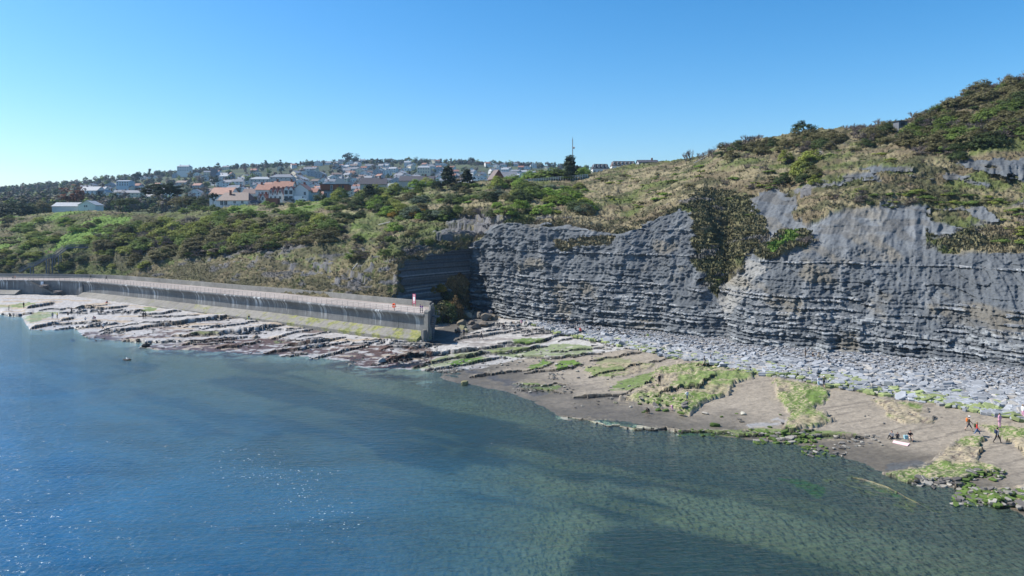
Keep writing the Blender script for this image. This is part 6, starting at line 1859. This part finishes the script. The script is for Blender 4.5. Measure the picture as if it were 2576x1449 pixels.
# vehicles and sheds by the houses
def car(label, px, base, D, L, hgt, col, van=False, name='parked_car'):
    x, y, z = at(px, base, D); t = thing(name, label, 'van' if van else 'car', (x, y, z), 0)
    mcol = plain('car_paint_' + ('white' if col[0] > .5 else 'dark'), col, .3)
    mb = MB(); l = L / 2
    prof = [(-l, .35), (l, .35), (l, .9), (l * .95, hgt * .55)] + ([(l * .62, hgt * .6), (l * .45, hgt), (-l * .97, hgt), (-l, .9)] if van else [(l * .5, hgt * .62), (l * .25, hgt), (-l * .5, hgt), (-l * .85, hgt * .62), (-l, .85)])
    n = len(prof); vs = [(a, -.85, b_) for a, b_ in prof] + [(a, .85, b_) for a, b_ in prof]
    mb.add(vs, [tuple(range(n)), tuple(range(2 * n - 1, n - 1, -1))] + [(i, n + i, n + (i + 1) % n, (i + 1) % n) for i in range(n)]); mb.build('body', mcol, t)
    mb = MB(); 
    if van: mb.box(l * .3, l * .5, -.87, .87, hgt * .62, hgt * .9)
    else: mb.box(-l * .5, l * .28, -.87, .87, hgt * .66, hgt * .92)
    mb.build('side_window', m_glass, t)
    for a in (-l * .62, l * .62):
        for s in (-.86, .68):
            mb = MB(); mb.tube((a, s, .33), (a, s + .18, .33), .33, n=12); mb.build('wheel', m_dk, t)
car('white van parked in front of the blank gable wall', 757, 506.5, 306, 5.2, 2.2, (.7, .7, .7), True, 'parked_van')
car('dark car parked under the brown-framed bay windows', 728, 506.5, 305, 4.2, 1.5, (.05, .07, .08))
car('dark blue car parked beside the bungalow', 643, 512, 312, 4.3, 1.6, (.03, .05, .10))
x, y, z = at(687, 511, 306); t = thing('garden_shed', 'low brown brick outbuilding before the white gables', 'shed', (x, y, z)); mb = MB(); mb.box(-2.4, 2.4, -1.5, 1.5, -.5, 1.9); mb.build('wall', m_brick, t); mb = MB(); mb.box(-2.6, 2.6, -1.7, 1.7, 1.9, 2.05); mb.build('roof', ROOFM['brown'], t)
fn = thing('garden_fence', 'thin grey post-and-rail fence in front of the bungalow', 'fence', (0, 0, 0)); prev = None
for i in range(13):
    px = 560 + i * 7.5; q = Vector(at(px, np.interp(px, [560, 650], [521, 516]), 307)); mb = MB(); mb.box(q.x - .06, q.x + .06, q.y - .06, q.y + .06, q.z - .3, q.z + 1.0); mb.build('post', m_darksteel, fn)
    if prev is not None:
        mb = MB()
        for z in (.5, .95): mb.bar(prev + Vector((0, 0, z)), q + Vector((0, 0, z)), .04, .08)
        mb.build('rail', m_darksteel, fn)
    prev = q
# drain pipes left on the slopes by landslips
for i, (pa_, pb_, lab) in enumerate((((953, 567), (978, 561), 'white broken drain pipe lying on the slope below the gorse'), ((886, 682), (899, 668), 'short white pipe sticking out of the bank above the promenade'), ((1745, 411), (1776, 394), 'pale broken pipe on the dry slope under the bare trees'))):
    a = hill_at(pa_[0], pa_[1]); b_ = hill_at(pb_[0], pb_[1])
    mb = MB(); mb.tube(a + Vector((0, -.3, .45)), b_ + Vector((0, -.3, .45)), .13, n=8); o = mb.build('drain_pipe', WALLM['stone']); tag(o, lab, 'pipe')
# ------------------------------------------------------------------ people
SKIN = plain('skin', (.50, .31, .23), .6); SHOE = plain('dark_shoes', (.03, .03, .03), .6)
_cm = {}
def cloth(c, nm):
    if nm not in _cm: _cm[nm] = plain(nm + '_cloth', c, .85, vscale=6)
    return _cm[nm]
CLO = {'black': (.012, .012, .015), 'navy': (.02, .03, .07), 'grey': (.16, .17, .19), 'white': (.72, .72, .72), 'khaki green': (.07, .09, .04), 'jeans blue': (.09, .14, .24), 'red': (.50, .05, .04), 'maroon': (.22, .03, .06), 'pink': (.72, .38, .50), 'yellow': (.62, .52, .08), 'beige': (.5, .42, .32),
       'orange': (.75, .20, .04), 'purple': (.22, .08, .30), 'brown': (.12, .07, .04), 'teal': (.10, .28, .30), 'pale blue': (.40, .52, .62), 'skin': (.50, .31, .23), 'charcoal': (.05, .05, .06)}
HAIR = {'dark': plain('dark_hair', (.025, .018, .013), .7), 'fair': plain('fair_hair', (.30, .20, .10), .7), 'grey': plain('grey_hair', (.32, .31, .30), .7)}

def pose(kind, k=0):
    """joint positions, facing -Y"""
    J = {}
    if kind in ('stand', 'walk'):
        J['pel'] = (0, 0, .93); J['sp'] = (0, .0, 1.15); J['ch'] = (0, -.01, 1.36); J['nk'] = (0, -.01, 1.49); J['hd'] = (0, -.03, 1.61); J['ht'] = (0, -.03, 1.70)
        for s, n in ((-1, 'r'), (1, 'l')):
            J['sh' + n] = (s * .18, 0, 1.42)
            w = .0 if kind == 'stand' else .22 * s * (1 if k % 2 else -1)
            J['el' + n] = (s * .25, .03 - w * .6, 1.14); J['wr' + n] = (s * .25, -.06 - w * 1.3, .90); J['ha' + n] = (s * .25, -.09 - w * 1.4, .82)
            J['hp' + n] = (s * .10, 0, .90)
            J['kn' + n] = (s * .11, -.04 + w * .9, .50); J['an' + n] = (s * .12, .04 + w * 1.7, .09 + (.08 if w > 0 else 0)); J['to' + n] = (s * .13, -.12 + w * 1.7, .04 + (.02 if w > 0 else 0))
        if k == 2 and kind == 'stand':      # hand raised to the face
            J['ell'] = (.27, -.08, 1.16); J['wrl'] = (.14, -.26, 1.36); J['hal'] = (.10, -.26, 1.44)
        if k == 3 and kind == 'stand':      # both arms forward, holding something
            for s, n in ((-1, 'r'), (1, 'l')): J['el' + n] = (s * .23, -.05, 1.15); J['wr' + n] = (s * .10, -.27, 1.12); J['ha' + n] = (s * .05, -.33, 1.12)
    elif kind == 'sit':                     # on the ground, legs out
        J['pel'] = (0, .1, .13); J['sp'] = (0, .13, .35); J['ch'] = (0, .08, .56); J['nk'] = (0, .05, .69); J['hd'] = (0, .01, .81); J['ht'] = (0, .0, .90)
        for s, n in ((-1, 'r'), (1, 'l')):
            up = .42 if (k % 2 or s < 0) else .14
            J['sh' + n] = (s * .18, .08, .62); J['el' + n] = (s * .25, -.02, .40); J['wr' + n] = (s * .16, -.24, .36); J['ha' + n] = (s * .12, -.31, .36)
            J['hp' + n] = (s * .10, .06, .12); J['kn' + n] = (s * .13, -.32, up); J['an' + n] = (s * .13, -.60 - (0 if up > .3 else .16), .09); J['to' + n] = (s * .14, -.72 - (0 if up > .3 else .14), .13)
    elif kind == 'seat':                    # on a rock or small chair
        J['pel'] = (0, .05, .42); J['sp'] = (0, .08, .64); J['ch'] = (0, .03, .85); J['nk'] = (0, 0, .98); J['hd'] = (0, -.04, 1.10); J['ht'] = (0, -.05, 1.19)
        for s, n in ((-1, 'r'), (1, 'l')):
            J['sh' + n] = (s * .18, .03, .91); J['el' + n] = (s * .26, -.06, .68); J['wr' + n] = (s * .12, -.28, .64); J['ha' + n] = (s * .06, -.34, .66)
            J['hp' + n] = (s * .10, .02, .42); J['kn' + n] = (s * .15, -.38, .46); J['an' + n] = (s * .14, -.34, .09); J['to' + n] = (s * .15, -.50, .04)
    elif kind == 'crouch':                  # squatting, reaching to the ground
        J['pel'] = (0, .16, .34); J['sp'] = (0, .10, .55); J['ch'] = (0, -.08, .70); J['nk'] = (0, -.20, .76); J['hd'] = (0, -.30, .80); J['ht'] = (0, -.38, .83)
        for s, n in ((-1, 'r'), (1, 'l')):
            J['sh' + n] = (s * .17, -.12, .72); J['el' + n] = (s * .22, -.26, .46); J['wr' + n] = (s * .12, -.40, .24); J['ha' + n] = (s * .08, -.44, .15)
            J['hp' + n] = (s * .10, .14, .34); J['kn' + n] = (s * .17, -.20, .46); J['an' + n] = (s * .14, .08, .10); J['to' + n] = (s * .16, -.10, .05)
    elif kind == 'bend':                    # standing, bent at the hip
        J['pel'] = (0, .12, .86); J['sp'] = (0, -.02, 1.00); J['ch'] = (0, -.22, 1.03); J['nk'] = (0, -.34, .99); J['hd'] = (0, -.44, .94); J['ht'] = (0, -.51, .89)
        for s, n in ((-1, 'r'), (1, 'l')):
            J['sh' + n] = (s * .17, -.25, .98); J['el' + n] = (s * .19, -.30, .70); J['wr' + n] = (s * .15, -.36, .44); J['ha' + n] = (s * .14, -.38, .35)
            J['hp' + n] = (s * .10, .10, .86); J['kn' + n] = (s * .12, .0, .48); J['an' + n] = (s * .13, .08, .09); J['to' + n] = (s * .14, -.08, .04)
    elif kind == 'lie':
        J['pel'] = (0, 0, .12); J['sp'] = (0, .22, .13); J['ch'] = (0, .43, .15); J['nk'] = (0, .56, .17); J['hd'] = (0, .68, .20); J['ht'] = (0, .77, .21)
        for s, n in ((-1, 'r'), (1, 'l')):
            J['sh' + n] = (s * .18, .48, .14); J['el' + n] = (s * .30, .26, .10); J['wr' + n] = (s * .30, .02, .09); J['ha' + n] = (s * .30, -.06, .09)
            J['hp' + n] = (s * .10, -.03, .12); J['kn' + n] = (s * .12, -.42, .26 if s > 0 else .12); J['an' + n] = (s * .12, -.82, .09); J['to' + n] = (s * .13, -.86, .18)
    return J

BONES = [('pel', 'sp'), ('sp', 'ch'), ('ch', 'nk'), ('nk', 'hd'), ('hd', 'ht')]
for n in 'lr': BONES += [('ch', 'sh' + n), ('sh' + n, 'el' + n), ('el' + n, 'wr' + n), ('wr' + n, 'ha' + n), ('pel', 'hp' + n), ('hp' + n, 'kn' + n), ('kn' + n, 'an' + n), ('an' + n, 'to' + n)]
RAD = {'pel': (.155, .115), 'sp': (.135, .10), 'ch': (.17, .115), 'nk': (.06, .06), 'hd': (.088, .105), 'ht': (.07, .075)}
for n in 'lr': RAD.update({'sh' + n: (.075, .075), 'el' + n: (.048, .048), 'wr' + n: (.034, .034), 'ha' + n: (.042, .024), 'hp' + n: (.10, .10), 'kn' + n: (.068, .068), 'an' + n: (.042, .045), 'to' + n: (.042, .03)})
def body_mesh(kind, k):
    J = pose(kind, k); names = list(J); idx = {n: i for i, n in enumerate(names)}
    me = bpy.data.meshes.new('body'); me.from_pydata([J[n] for n in names], [(idx[a], idx[b]) for a, b in BONES], [])
    o = bpy.data.objects.new('tmp_body', me); COL.objects.link(o)
    sk = o.modifiers.new('skin', 'SKIN'); sk.use_smooth_shade = True; sk.branch_smoothing = .3
    for n in names:
        v = me.skin_vertices[0].data[idx[n]]; v.radius = RAD[n]; v.use_root = (n == 'pel')
    ss = o.modifiers.new('sub', 'SUBSURF'); ss.levels = 1; ss.render_levels = 1
    dg = bpy.context.evaluated_depsgraph_get(); out = bpy.data.meshes.new_from_object(o.evaluated_get(dg))
    bpy.data.objects.remove(o); bpy.data.meshes.remove(me)
    # five fingers on each hand and a nose, joined into the body
    bm = bmesh.new(); bm.from_mesh(out)
    for n in 'lr':
        w, h_ = Vector(J['wr' + n]), Vector(J['ha' + n]); d = (h_ - w).normalized(); sd = d.cross(Vector((0, 0, 1)) if abs(d.z) < .8 else Vector((1, 0, 0))).normalized()
        for f_, (off, L, sp) in enumerate(((-.032, .072, -.1), (-.011, .085, 0), (.011, .08, .05), (.032, .062, .15), (.045, .05, .9))):
            q = h_ + sd * off + d * (.01 if f_ < 4 else -.04); e = q + (d + sd * sp).normalized() * L
            a = sd * .009; b_ = d.cross(sd) * .009
            vs = [bm.verts.new(q + a + b_), bm.verts.new(q - a + b_), bm.verts.new(q - a - b_), bm.verts.new(q + a - b_), bm.verts.new(e)]
            for i in range(4): bm.faces.new((vs[i], vs[(i + 1) % 4], vs[4]))
    hd, nk, ht = Vector(J['hd']), Vector(J['nk']), Vector(J['ht']); upv = (ht - nk).normalized(); sdv = Vector((1, 0, 0)); fw = sdv.cross(upv) * -1
    if fw.y > 0 and kind not in ('lie',): fw = -fw
    c_ = hd + fw * .095
    vs = [bm.verts.new(c_ + sdv * .014 - upv * .02), bm.verts.new(c_ - sdv * .014 - upv * .02), bm.verts.new(c_ + upv * .025), bm.verts.new(c_ + fw * .025 - upv * .015)]
    bm.faces.new((vs[0], vs[1], vs[3])); bm.faces.new((vs[1], vs[2], vs[3])); bm.faces.new((vs[2], vs[0], vs[3]))
    bm.to_mesh(out); bm.free()
    # which bone each face belongs to: 0 skin 1 top 2 trousers 3 shoes 4 lower arm 5 shin
    co = np.array([p.center[:] for p in out.polygons]); best = np.full(len(co), 1e9); cls = np.zeros(len(co), int)
    CL = {'sp': 1, 'ch': 1, 'nk': 1, 'hd': 0, 'ht': 0, 'sh': 1, 'el': 1, 'wr': 4, 'ha': 0, 'hp': 2, 'kn': 2, 'an': 5, 'to': 3}
    for a, b_ in BONES:
        A, B = np.array(J[a]), np.array(J[b_]); AB = B - A
        t = np.clip(((co - A) @ AB) / (AB @ AB), 0, 1); dd = np.linalg.norm(co - (A + t[:, None] * AB), axis=1) - RAD[b_][0] * .6
        c = CL[b_[:2]]
        if (a, b_) == ('pel', 'sp'): cc = np.where(t < .25, 2, 1)
        else: cc = np.full(len(co), c)
        m = dd < best; best[m] = dd[m]; cls[m] = cc[m]
    out.polygons.foreach_set('use_smooth', np.ones(len(co), bool))
    return out, cls, J
_bodies = {}
def person(label, px, py, kind='stand', k=0, face=0, top='black', leg='black', hair='dark', shorts=False, sleeves=True, hat=None, pack=None, h=1.0, pt=None, group=None, lift=0):
    key = (kind, k)
    if key not in _bodies: _bodies[key] = body_mesh(kind, k)
    base, cls, J = _bodies[key]
    me = base.copy(); me.materials.clear()
    mats = [SKIN, cloth(CLO[top], top.replace(' ', '_')), cloth(CLO[leg], leg.replace(' ', '_')), SHOE]
    for m in mats: me.materials.append(m)
    mi = np.array([0, 1, 2, 3, 1 if sleeves else 0, 0 if shorts else 2])[cls]
    me.polygons.foreach_set('material_index', mi.astype(np.int32)); me.update()
    p = pt or gz(px, py)
    o = link('person', me); o.location = (p[0], p[1], p[2] - .02 + lift); o.rotation_euler = (0, 0, math.radians(face)); o.scale = (h, h, h)
    tag(o, label, 'person', group)
    hd, ht, nk = Vector(J['hd']), Vector(J['ht']), Vector(J['nk'])
    bm = bmesh.new(); bmesh.ops.create_uvsphere(bm, u_segments=10, v_segments=7, radius=1)
    up = (ht - nk).normalized()
    for v in bm.verts: v.co = Vector((v.co.x * .098, v.co.y * .115, v.co.z * .105))
    back = Vector((0, .025, 0))
    for v in bm.verts:
        if v.co.y < -.03 and v.co.z < .03: v.co.y = -.03
    hm = bpy.data.meshes.new('hair'); bm.to_mesh(hm); bm.free(); hm.materials.append(HAIR[hair])
    ho = link('hair', hm, None, o); ho.location = hd + up * .045 + back
    if hat:
        mb = MB(); c_ = hd + up * .09; mb.tube(c_, c_ + up * .08, .115, .09, n=10); mb.tube(c_ - up * .005, c_ + up * .01, .17 if hat[1] else .125, n=12); mb.build('hat', cloth(CLO[hat[0]], hat[0]), o)
    if pack:
        ch = Vector(J['ch']); mb = MB(); mb.box(-.15, .15, .10, .30, ch.z - .28, ch.z + .14)
        for v_ in range(len(mb.v)): pass
        b2 = mb.build('backpack', cloth(CLO[pack], pack), o)
        b2.modifiers.new('b', 'BEVEL').width = .05
    return o

P_ = person
P_('person in dark green jacket standing on the far left rock shelf', 22.5, 783.5, 'stand', 2, -60, 'khaki green', 'black')
P_('person in black standing at the back of the left rock shelf', 59.5, 775, 'stand', 0, 80, 'black', 'charcoal')
P_('person in grey jacket and pale jeans standing by the green algae patch', 132, 802, 'stand', 0, 20, 'grey', 'jeans blue')
P_('person in yellow top beside the grey-jacketed person', 144, 801, 'stand', 3, -20, 'yellow', 'charcoal', h=.93)
P_('person in black perched on the dark rock heap at the left point', 180, 789, 'stand', 3, 10, 'black', 'black')
P_('person in dark clothes sitting low on the rock heap at the left point', 171, 793, 'sit', 1, 30, 'charcoal', 'black')
P_('person in pale grey standing right of the rock heap', 194.5, 794, 'stand', 0, 120, 'grey', 'grey', h=.85)
P_('person in white sitting alone on the left platform', 214.5, 806, 'sit', 0, 40, 'white', 'grey')
P_('person in white crouching beside the one in maroon', 233, 805, 'crouch', 0, 60, 'white', 'beige')
P_('person in maroon coat kneeling beside the one in white', 239, 804, 'crouch', 1, -60, 'maroon', 'maroon', h=1.1)
P_('person in dark and red sitting against the foot of the sea wall apron', 269, 763, 'sit', 1, 0, 'charcoal', 'red')
P_('person in white t-shirt and dark shorts walking near the water on the left platform', 260, 831, 'walk', 1, -80, 'white', 'navy', 'grey', True, False)
P_('left person of the dark couple standing close together on the pale platform', 360.3, 801.5, 'stand', 0, 160, 'black', 'black')
P_('right person of the dark couple standing close together on the pale platform', 365.8, 801.7, 'stand', 3, 200, 'charcoal', 'black')
P_('person in dark blue sitting at the foot of the sea wall in the middle', 626, 804, 'seat', 0, 30, 'navy', 'teal')
def deckp(px, off): x, y, _, _ = deck_pt(px, off); return (x, y, 6.56)
P_('person in dark clothes sitting on the promenade at the far left', 32, 700, 'seat', 0, 60, 'black', 'charcoal', pt=deckp(32, -4))
P_('child in an orange top on the promenade at the far left', 38, 700, 'stand', 0, 20, 'orange', 'charcoal', h=.72, pt=deckp(38, -4))
P_('person in dark green walking on the promenade above the left steps', 228, 700, 'walk', 1, -85, 'khaki green', 'black', pt=deckp(228, -5))
P_('person in black walking on the promenade ahead of the green one', 267, 700, 'walk', 0, 95, 'black', 'charcoal', pt=deckp(267, -5.5))
P_('left one of the purple-jacketed pair embracing at the promenade end', 1057.5, 780, 'stand', 3, 70, 'purple', 'black', pt=deckp(1057.5, -1.6))
P_('right one of the purple-jacketed pair embracing at the promenade end', 1062.5, 780, 'stand', 3, -110, 'purple', 'navy', 'fair', pt=deckp(1062.5, -1.6))
P_('person in black half in shade just right of the sea wall end', 1151.6, 842, 'walk', 0, 70, 'black', 'black')
P_('person in navy standing on the pale ledge right of the sea wall end', 1167, 846, 'stand', 0, 30, 'navy', 'black')
P_('person in black walking on the second ledge from the sea wall end', 1211, 854, 'walk', 1, 90, 'black', 'charcoal')
P_('person in black with bare legs facing the camera on the bay ledges', 1267, 833, 'stand', 3, 5, 'black', 'charcoal', 'fair', True)
P_('pale sunbather lying left on the rocks under the middle cliff', 1296, 812, 'lie', 0, 75, 'beige', 'white', shorts=True, sleeves=False)
P_('sunbather in pink sitting right on the rocks under the middle cliff', 1312, 813, 'sit', 0, 40, 'pink', 'pink', 'fair', True, False)
P_('person in white sitting beside the pink sunbather', 1320, 812, 'sit', 1, 30, 'white', 'beige', shorts=True)
P_('leftmost dark figure of three at the foot of the middle cliff', 1415, 819, 'stand', 0, 0, 'black', 'black')
P_('middle dark figure of three at the foot of the middle cliff', 1426, 820, 'stand', 2, 60, 'charcoal', 'navy')
P_('rightmost figure of three bending at the foot of the middle cliff', 1442, 816, 'bend', 0, -40, 'charcoal', 'brown')
P_('person in dark top and grey trousers standing on the slabs beside the red one', 1448, 841, 'stand', 0, 40, 'charcoal', 'grey')
P_('person in a red-orange jacket with black trousers on the slabs', 1460, 843, 'stand', 0, -20, 'red', 'black', 'grey')
P_('person all in black standing at the corner of the weedy rock flat', 1659, 969.5, 'stand', 0, 20, 'black', 'black')
P_('person in dark jacket with bare legs, left of two at the slab beach edge', 1772, 921, 'walk', 0, 80, 'charcoal', 'beige', shorts=True)
P_('person in dark top and pale shorts, right of two at the slab beach edge', 1788, 916, 'walk', 1, 100, 'charcoal', 'white', 'grey', True)
P_('child in white t-shirt and dark shorts striding over the weedy rock flat', 1728.5, 1011, 'walk', 1, 40, 'white', 'navy', shorts=True, sleeves=False, h=.95)
P_('child in pale pink bending down beside the green boulders', 1691, 1033, 'bend', 0, -70, 'pink', 'pink', 'fair', h=.72)
P_('child in black crouching over the wet sand', 1631, 1040, 'crouch', 0, -50, 'black', 'brown', h=.95)
P_('person in dark clothes standing left of the group sitting on the slab beach', 2026, 900, 'stand', 3, 60, 'charcoal', 'brown')
P_('person in black with bare arms sitting in the middle of the slab beach group', 2045.5, 900, 'sit', 1, 20, 'black', 'black', 'fair', False, False)
P_('person in black and beige sitting at the right of the slab beach group', 2060, 901, 'sit', 1, -30, 'beige', 'black', hat=('brown', False))
P_('person in navy sitting alone on the slabs right of the group', 2085.5, 918, 'sit', 1, 60, 'navy', 'navy')
P_('person in white top and pale jeans at the lower slab edge', 2059, 974.5, 'stand', 3, 30, 'white', 'pale blue', h=.95)
P_('person in navy with a white cap beside the one in pale jeans', 2073, 975, 'walk', 0, 150, 'navy', 'navy', shorts=True, hat=('white', True), pack='khaki green')
P_('walker in dark clothes with an orange backpack and white cap on the sand', 2437.5, 1085, 'walk', 1, 60, 'brown', 'charcoal', shorts=True, hat=('white', False), pack='orange', h=1.03)
P_('walker in a red-orange top and blue jeans with a green backpack', 2457.7, 1099, 'walk', 0, 50, 'red', 'jeans blue', 'fair', pack='khaki green')
P_('person in pink and pale layers standing beyond the walkers', 2515, 1076, 'stand', 0, 200, 'pink', 'pink', 'dark')
P_('walker in black trousers and patterned grey top striding at the right', 2509, 1115, 'walk', 1, 100, 'grey', 'black', pack='navy', h=1.02)
P_('person in white and pale pink at the right frame edge', 2573, 1053, 'stand', 0, 90, 'white', 'pink', 'fair')
P_('person in lilac and black sitting with legs out, left of the picnic trio', 2243, 1103, 'sit', 0, -55, 'grey', 'black', 'dark')
P_('child in dark clothes sitting between the picnic adults', 2258, 1103, 'sit', 1, -30, 'charcoal', 'black', 'dark', h=.8)
P_('person in black sitting on a low stool at the right of the picnic trio', 2290, 1109, 'seat', 0, -15, 'black', 'beige', 'dark', True, False)
# towel, bag
def quad_z(pts, dz): 
    return [tuple(gz(a, b_) + Vector((0, 0, dz))) for a, b_ in pts]
top = quad_z([(2248, 1109.5), (2289, 1117.3), (2283, 1123.5), (2245, 1115)], .09); bot = [(a, b_, c - .05) for a, b_, c in top]
mb = MB(); mb.add(bot + top, [(3, 2, 1, 0), (4, 5, 6, 7), (0, 1, 5, 4), (1, 2, 6, 5), (2, 3, 7, 6), (3, 0, 4, 7)])
tag(mb.build('beach_towel', plain('pale_pink_towel', (.75, .52, .52), .9)), 'pale pink towel spread on the sand in front of the picnic trio', 'towel')
p = gz(2281, 1104)
mb = MB(); mb.add([(-.28, -.16, 0), (.28, -.16, 0), (.28, .16, 0), (-.28, .16, 0), (-.34, -.1, .42), (.34, -.1, .42), (.34, .1, .42), (-.34, .1, .42)], [(0, 3, 2, 1), (4, 5, 6, 7), (0, 1, 5, 4), (1, 2, 6, 5), (2, 3, 7, 6), (3, 0, 4, 7)])
t = mb.build('beach_bag', cloth((.35, .58, .62), 'pale_turquoise'), None, p); tag(t, 'pale turquoise beach bag standing beside the person on the stool', 'bag')
mb = MB(); mb.tube((-.2, 0, .4), (-.1, 0, .62), .015); mb.tube((-.1, 0, .62), (.1, 0, .62), .015); mb.tube((.1, 0, .62), (.2, 0, .4), .015); mb.build('handle', SHOE, t)
p = gz(2290, 1109); t = thing('camp_stool', 'low folding stool under the person at the right of the picnic trio', 'stool', (p.x, p.y + .04, p.z)); mb = MB(); mb.box(-.2, .2, -.16, .18, .33, .36); mb.build('seat', m_dk, t)
for s in (-1, 1): mb = MB(); mb.bar((s * .18, -.15, 0), (s * .18, .17, .33), .03, .03); mb.bar((s * .18, .17, 0), (s * .18, -.15, .33), .03, .03); mb.build('leg', m_steel, t)

# gulls
def gull(label, px, py, z=None):
    p = gz(px, py) if z is None else Vector(at_z(px, py, z)); rr = random.Random(int(px))
    bm = bmesh.new(); bmesh.ops.create_uvsphere(bm, u_segments=10, v_segments=8, radius=1)
    for v in bm.verts:
        x, y, zz = v.co; v.co = Vector((x * .26, y * .10 * (1 - .3 * max(0, -x)), .22 + zz * .10 + .05 * x))
    h0 = len(bm.verts); r2 = bmesh.ops.create_uvsphere(bm, u_segments=8, v_segments=6, radius=.065)
    for v in r2['verts']: v.co += Vector((.25, 0, .38))
    r3 = bmesh.ops.create_cone(bm, segments=8, radius1=.07, radius2=.05, depth=.18, cap_ends=True)
    for v in r3['verts']: v.co = Vector((v.co.x + .22, v.co.y, v.co.z + .32))
    me = bpy.data.meshes.new('gull'); bm.to_mesh(me); bm.free(); o = link('gull', me, m_white); o.location = p; o.rotation_euler = (0, 0, rr.uniform(0, 6)); o.scale = (1, 1, 1); tag(o, label, 'gull')
    mb = MB(); mb.tube((-.18, .09, .30), (-.36, .02, .22), .07, .02, n=5); mb.tube((-.18, -.09, .30), (-.36, -.02, .22), .07, .02, n=5); mb.build('wing', WALLM['grey'], o)
    mb = MB(); mb.tube((.30, 0, .37), (.39, 0, .36), .02, .006, n=5); mb.build('beak', cloth(CLO['yellow'], 'yellow'), o)
    for s in (-.04, .04): mb = MB(); mb.tube((.02, s, 0), (.02, s, .16), .01, n=4); mb.build('leg', cloth(CLO['beige'], 'beige'), o)
p = Vector(at_z(320, 906, 0)); o = link('boulder', bmeshes[2]); o.color = (.06, .05, .045, 1); o.location = p + Vector((0, 0, .05)); o.scale = (2.0, 1.0, .45); tag(o, 'low dark rock awash far out with a gull on it', 'boulder')
gull('white gull standing on the low rock awash off the left platform', 320, 905, .2)
gull('white gull floating by the water edge below the middle of the platform', 629, 891, -.1)

# foam specks drifting on the sea
r_ = np.random.default_rng(4); vv = []
def speck(px, py):
    p = at_z(px, py, .012); s = r_.uniform(.016, .034) * r_.choice([1, 1, 1.7]); a = r_.random() * 6.28
    b0 = len(vv); ring = []
    for i in range(6):
        t = i / 6 * 6.283; rr = s * r_.uniform(.7, 1.2); ring.append((p[0] + math.cos(t + a) * rr * 1.6, p[1] + math.sin(t + a) * rr, .012))
    return ring
rings = []
for cx_, cy_, sx_, sy_, n_, an in ((790, 1185, 60, 9, 60, 0), (690, 1192, 40, 10, 45, 0), (700, 1225, 110, 26, 150, .25), (700, 1290 - 100, 5, 5, 2, 0), (610, 1262 - 120, 90, 12, 90, 0), (730, 1300 - 90, 60, 18, 130, .3), (770, 1298, 60, 28, 190, .2), (850, 1278, 50, 20, 60, .1), (640, 1190, 70, 12, 70, .2), (1030, 1290, 25, 3, 7, .1), (1240, 1110, 30, 3, 6, 0)):
    for _ in range(int(n_ * .33)):
        u, v = r_.normal(), r_.normal(); rings.append(speck(cx_ + u * sx_, cy_ + v * sy_ + u * sx_ * an))
V = [p for rg in rings for p in rg]; Fs = [tuple(range(i * 6, i * 6 + 6)) for i in range(len(rings))]
me = bpy.data.meshes.new('sea_foam'); me.from_pydata(V, [], Fs); tag(link('sea_foam', me, plain('foam_white', (.6, .64, .64), .6)), kind='stuff')

# ------------------------------------------------------------------ haze
hb = MB(); hb.box(-2450, 2450, -2350, 2300, -8, 215)
hm, nt, b = new_mat('haze'); nt.nodes.remove(b)
pv = nn(nt, 'ShaderNodeVolumePrincipled'); pv.inputs['Color'].default_value = (.50, .72, 1.0, 1); pv.inputs['Density'].default_value = .00009; pv.inputs['Anisotropy'].default_value = .2
nt.links.new(pv.outputs[0], nt.nodes['Material Output'].inputs['Volume'])
tag(hb.build('haze', hm), kind='stuff')
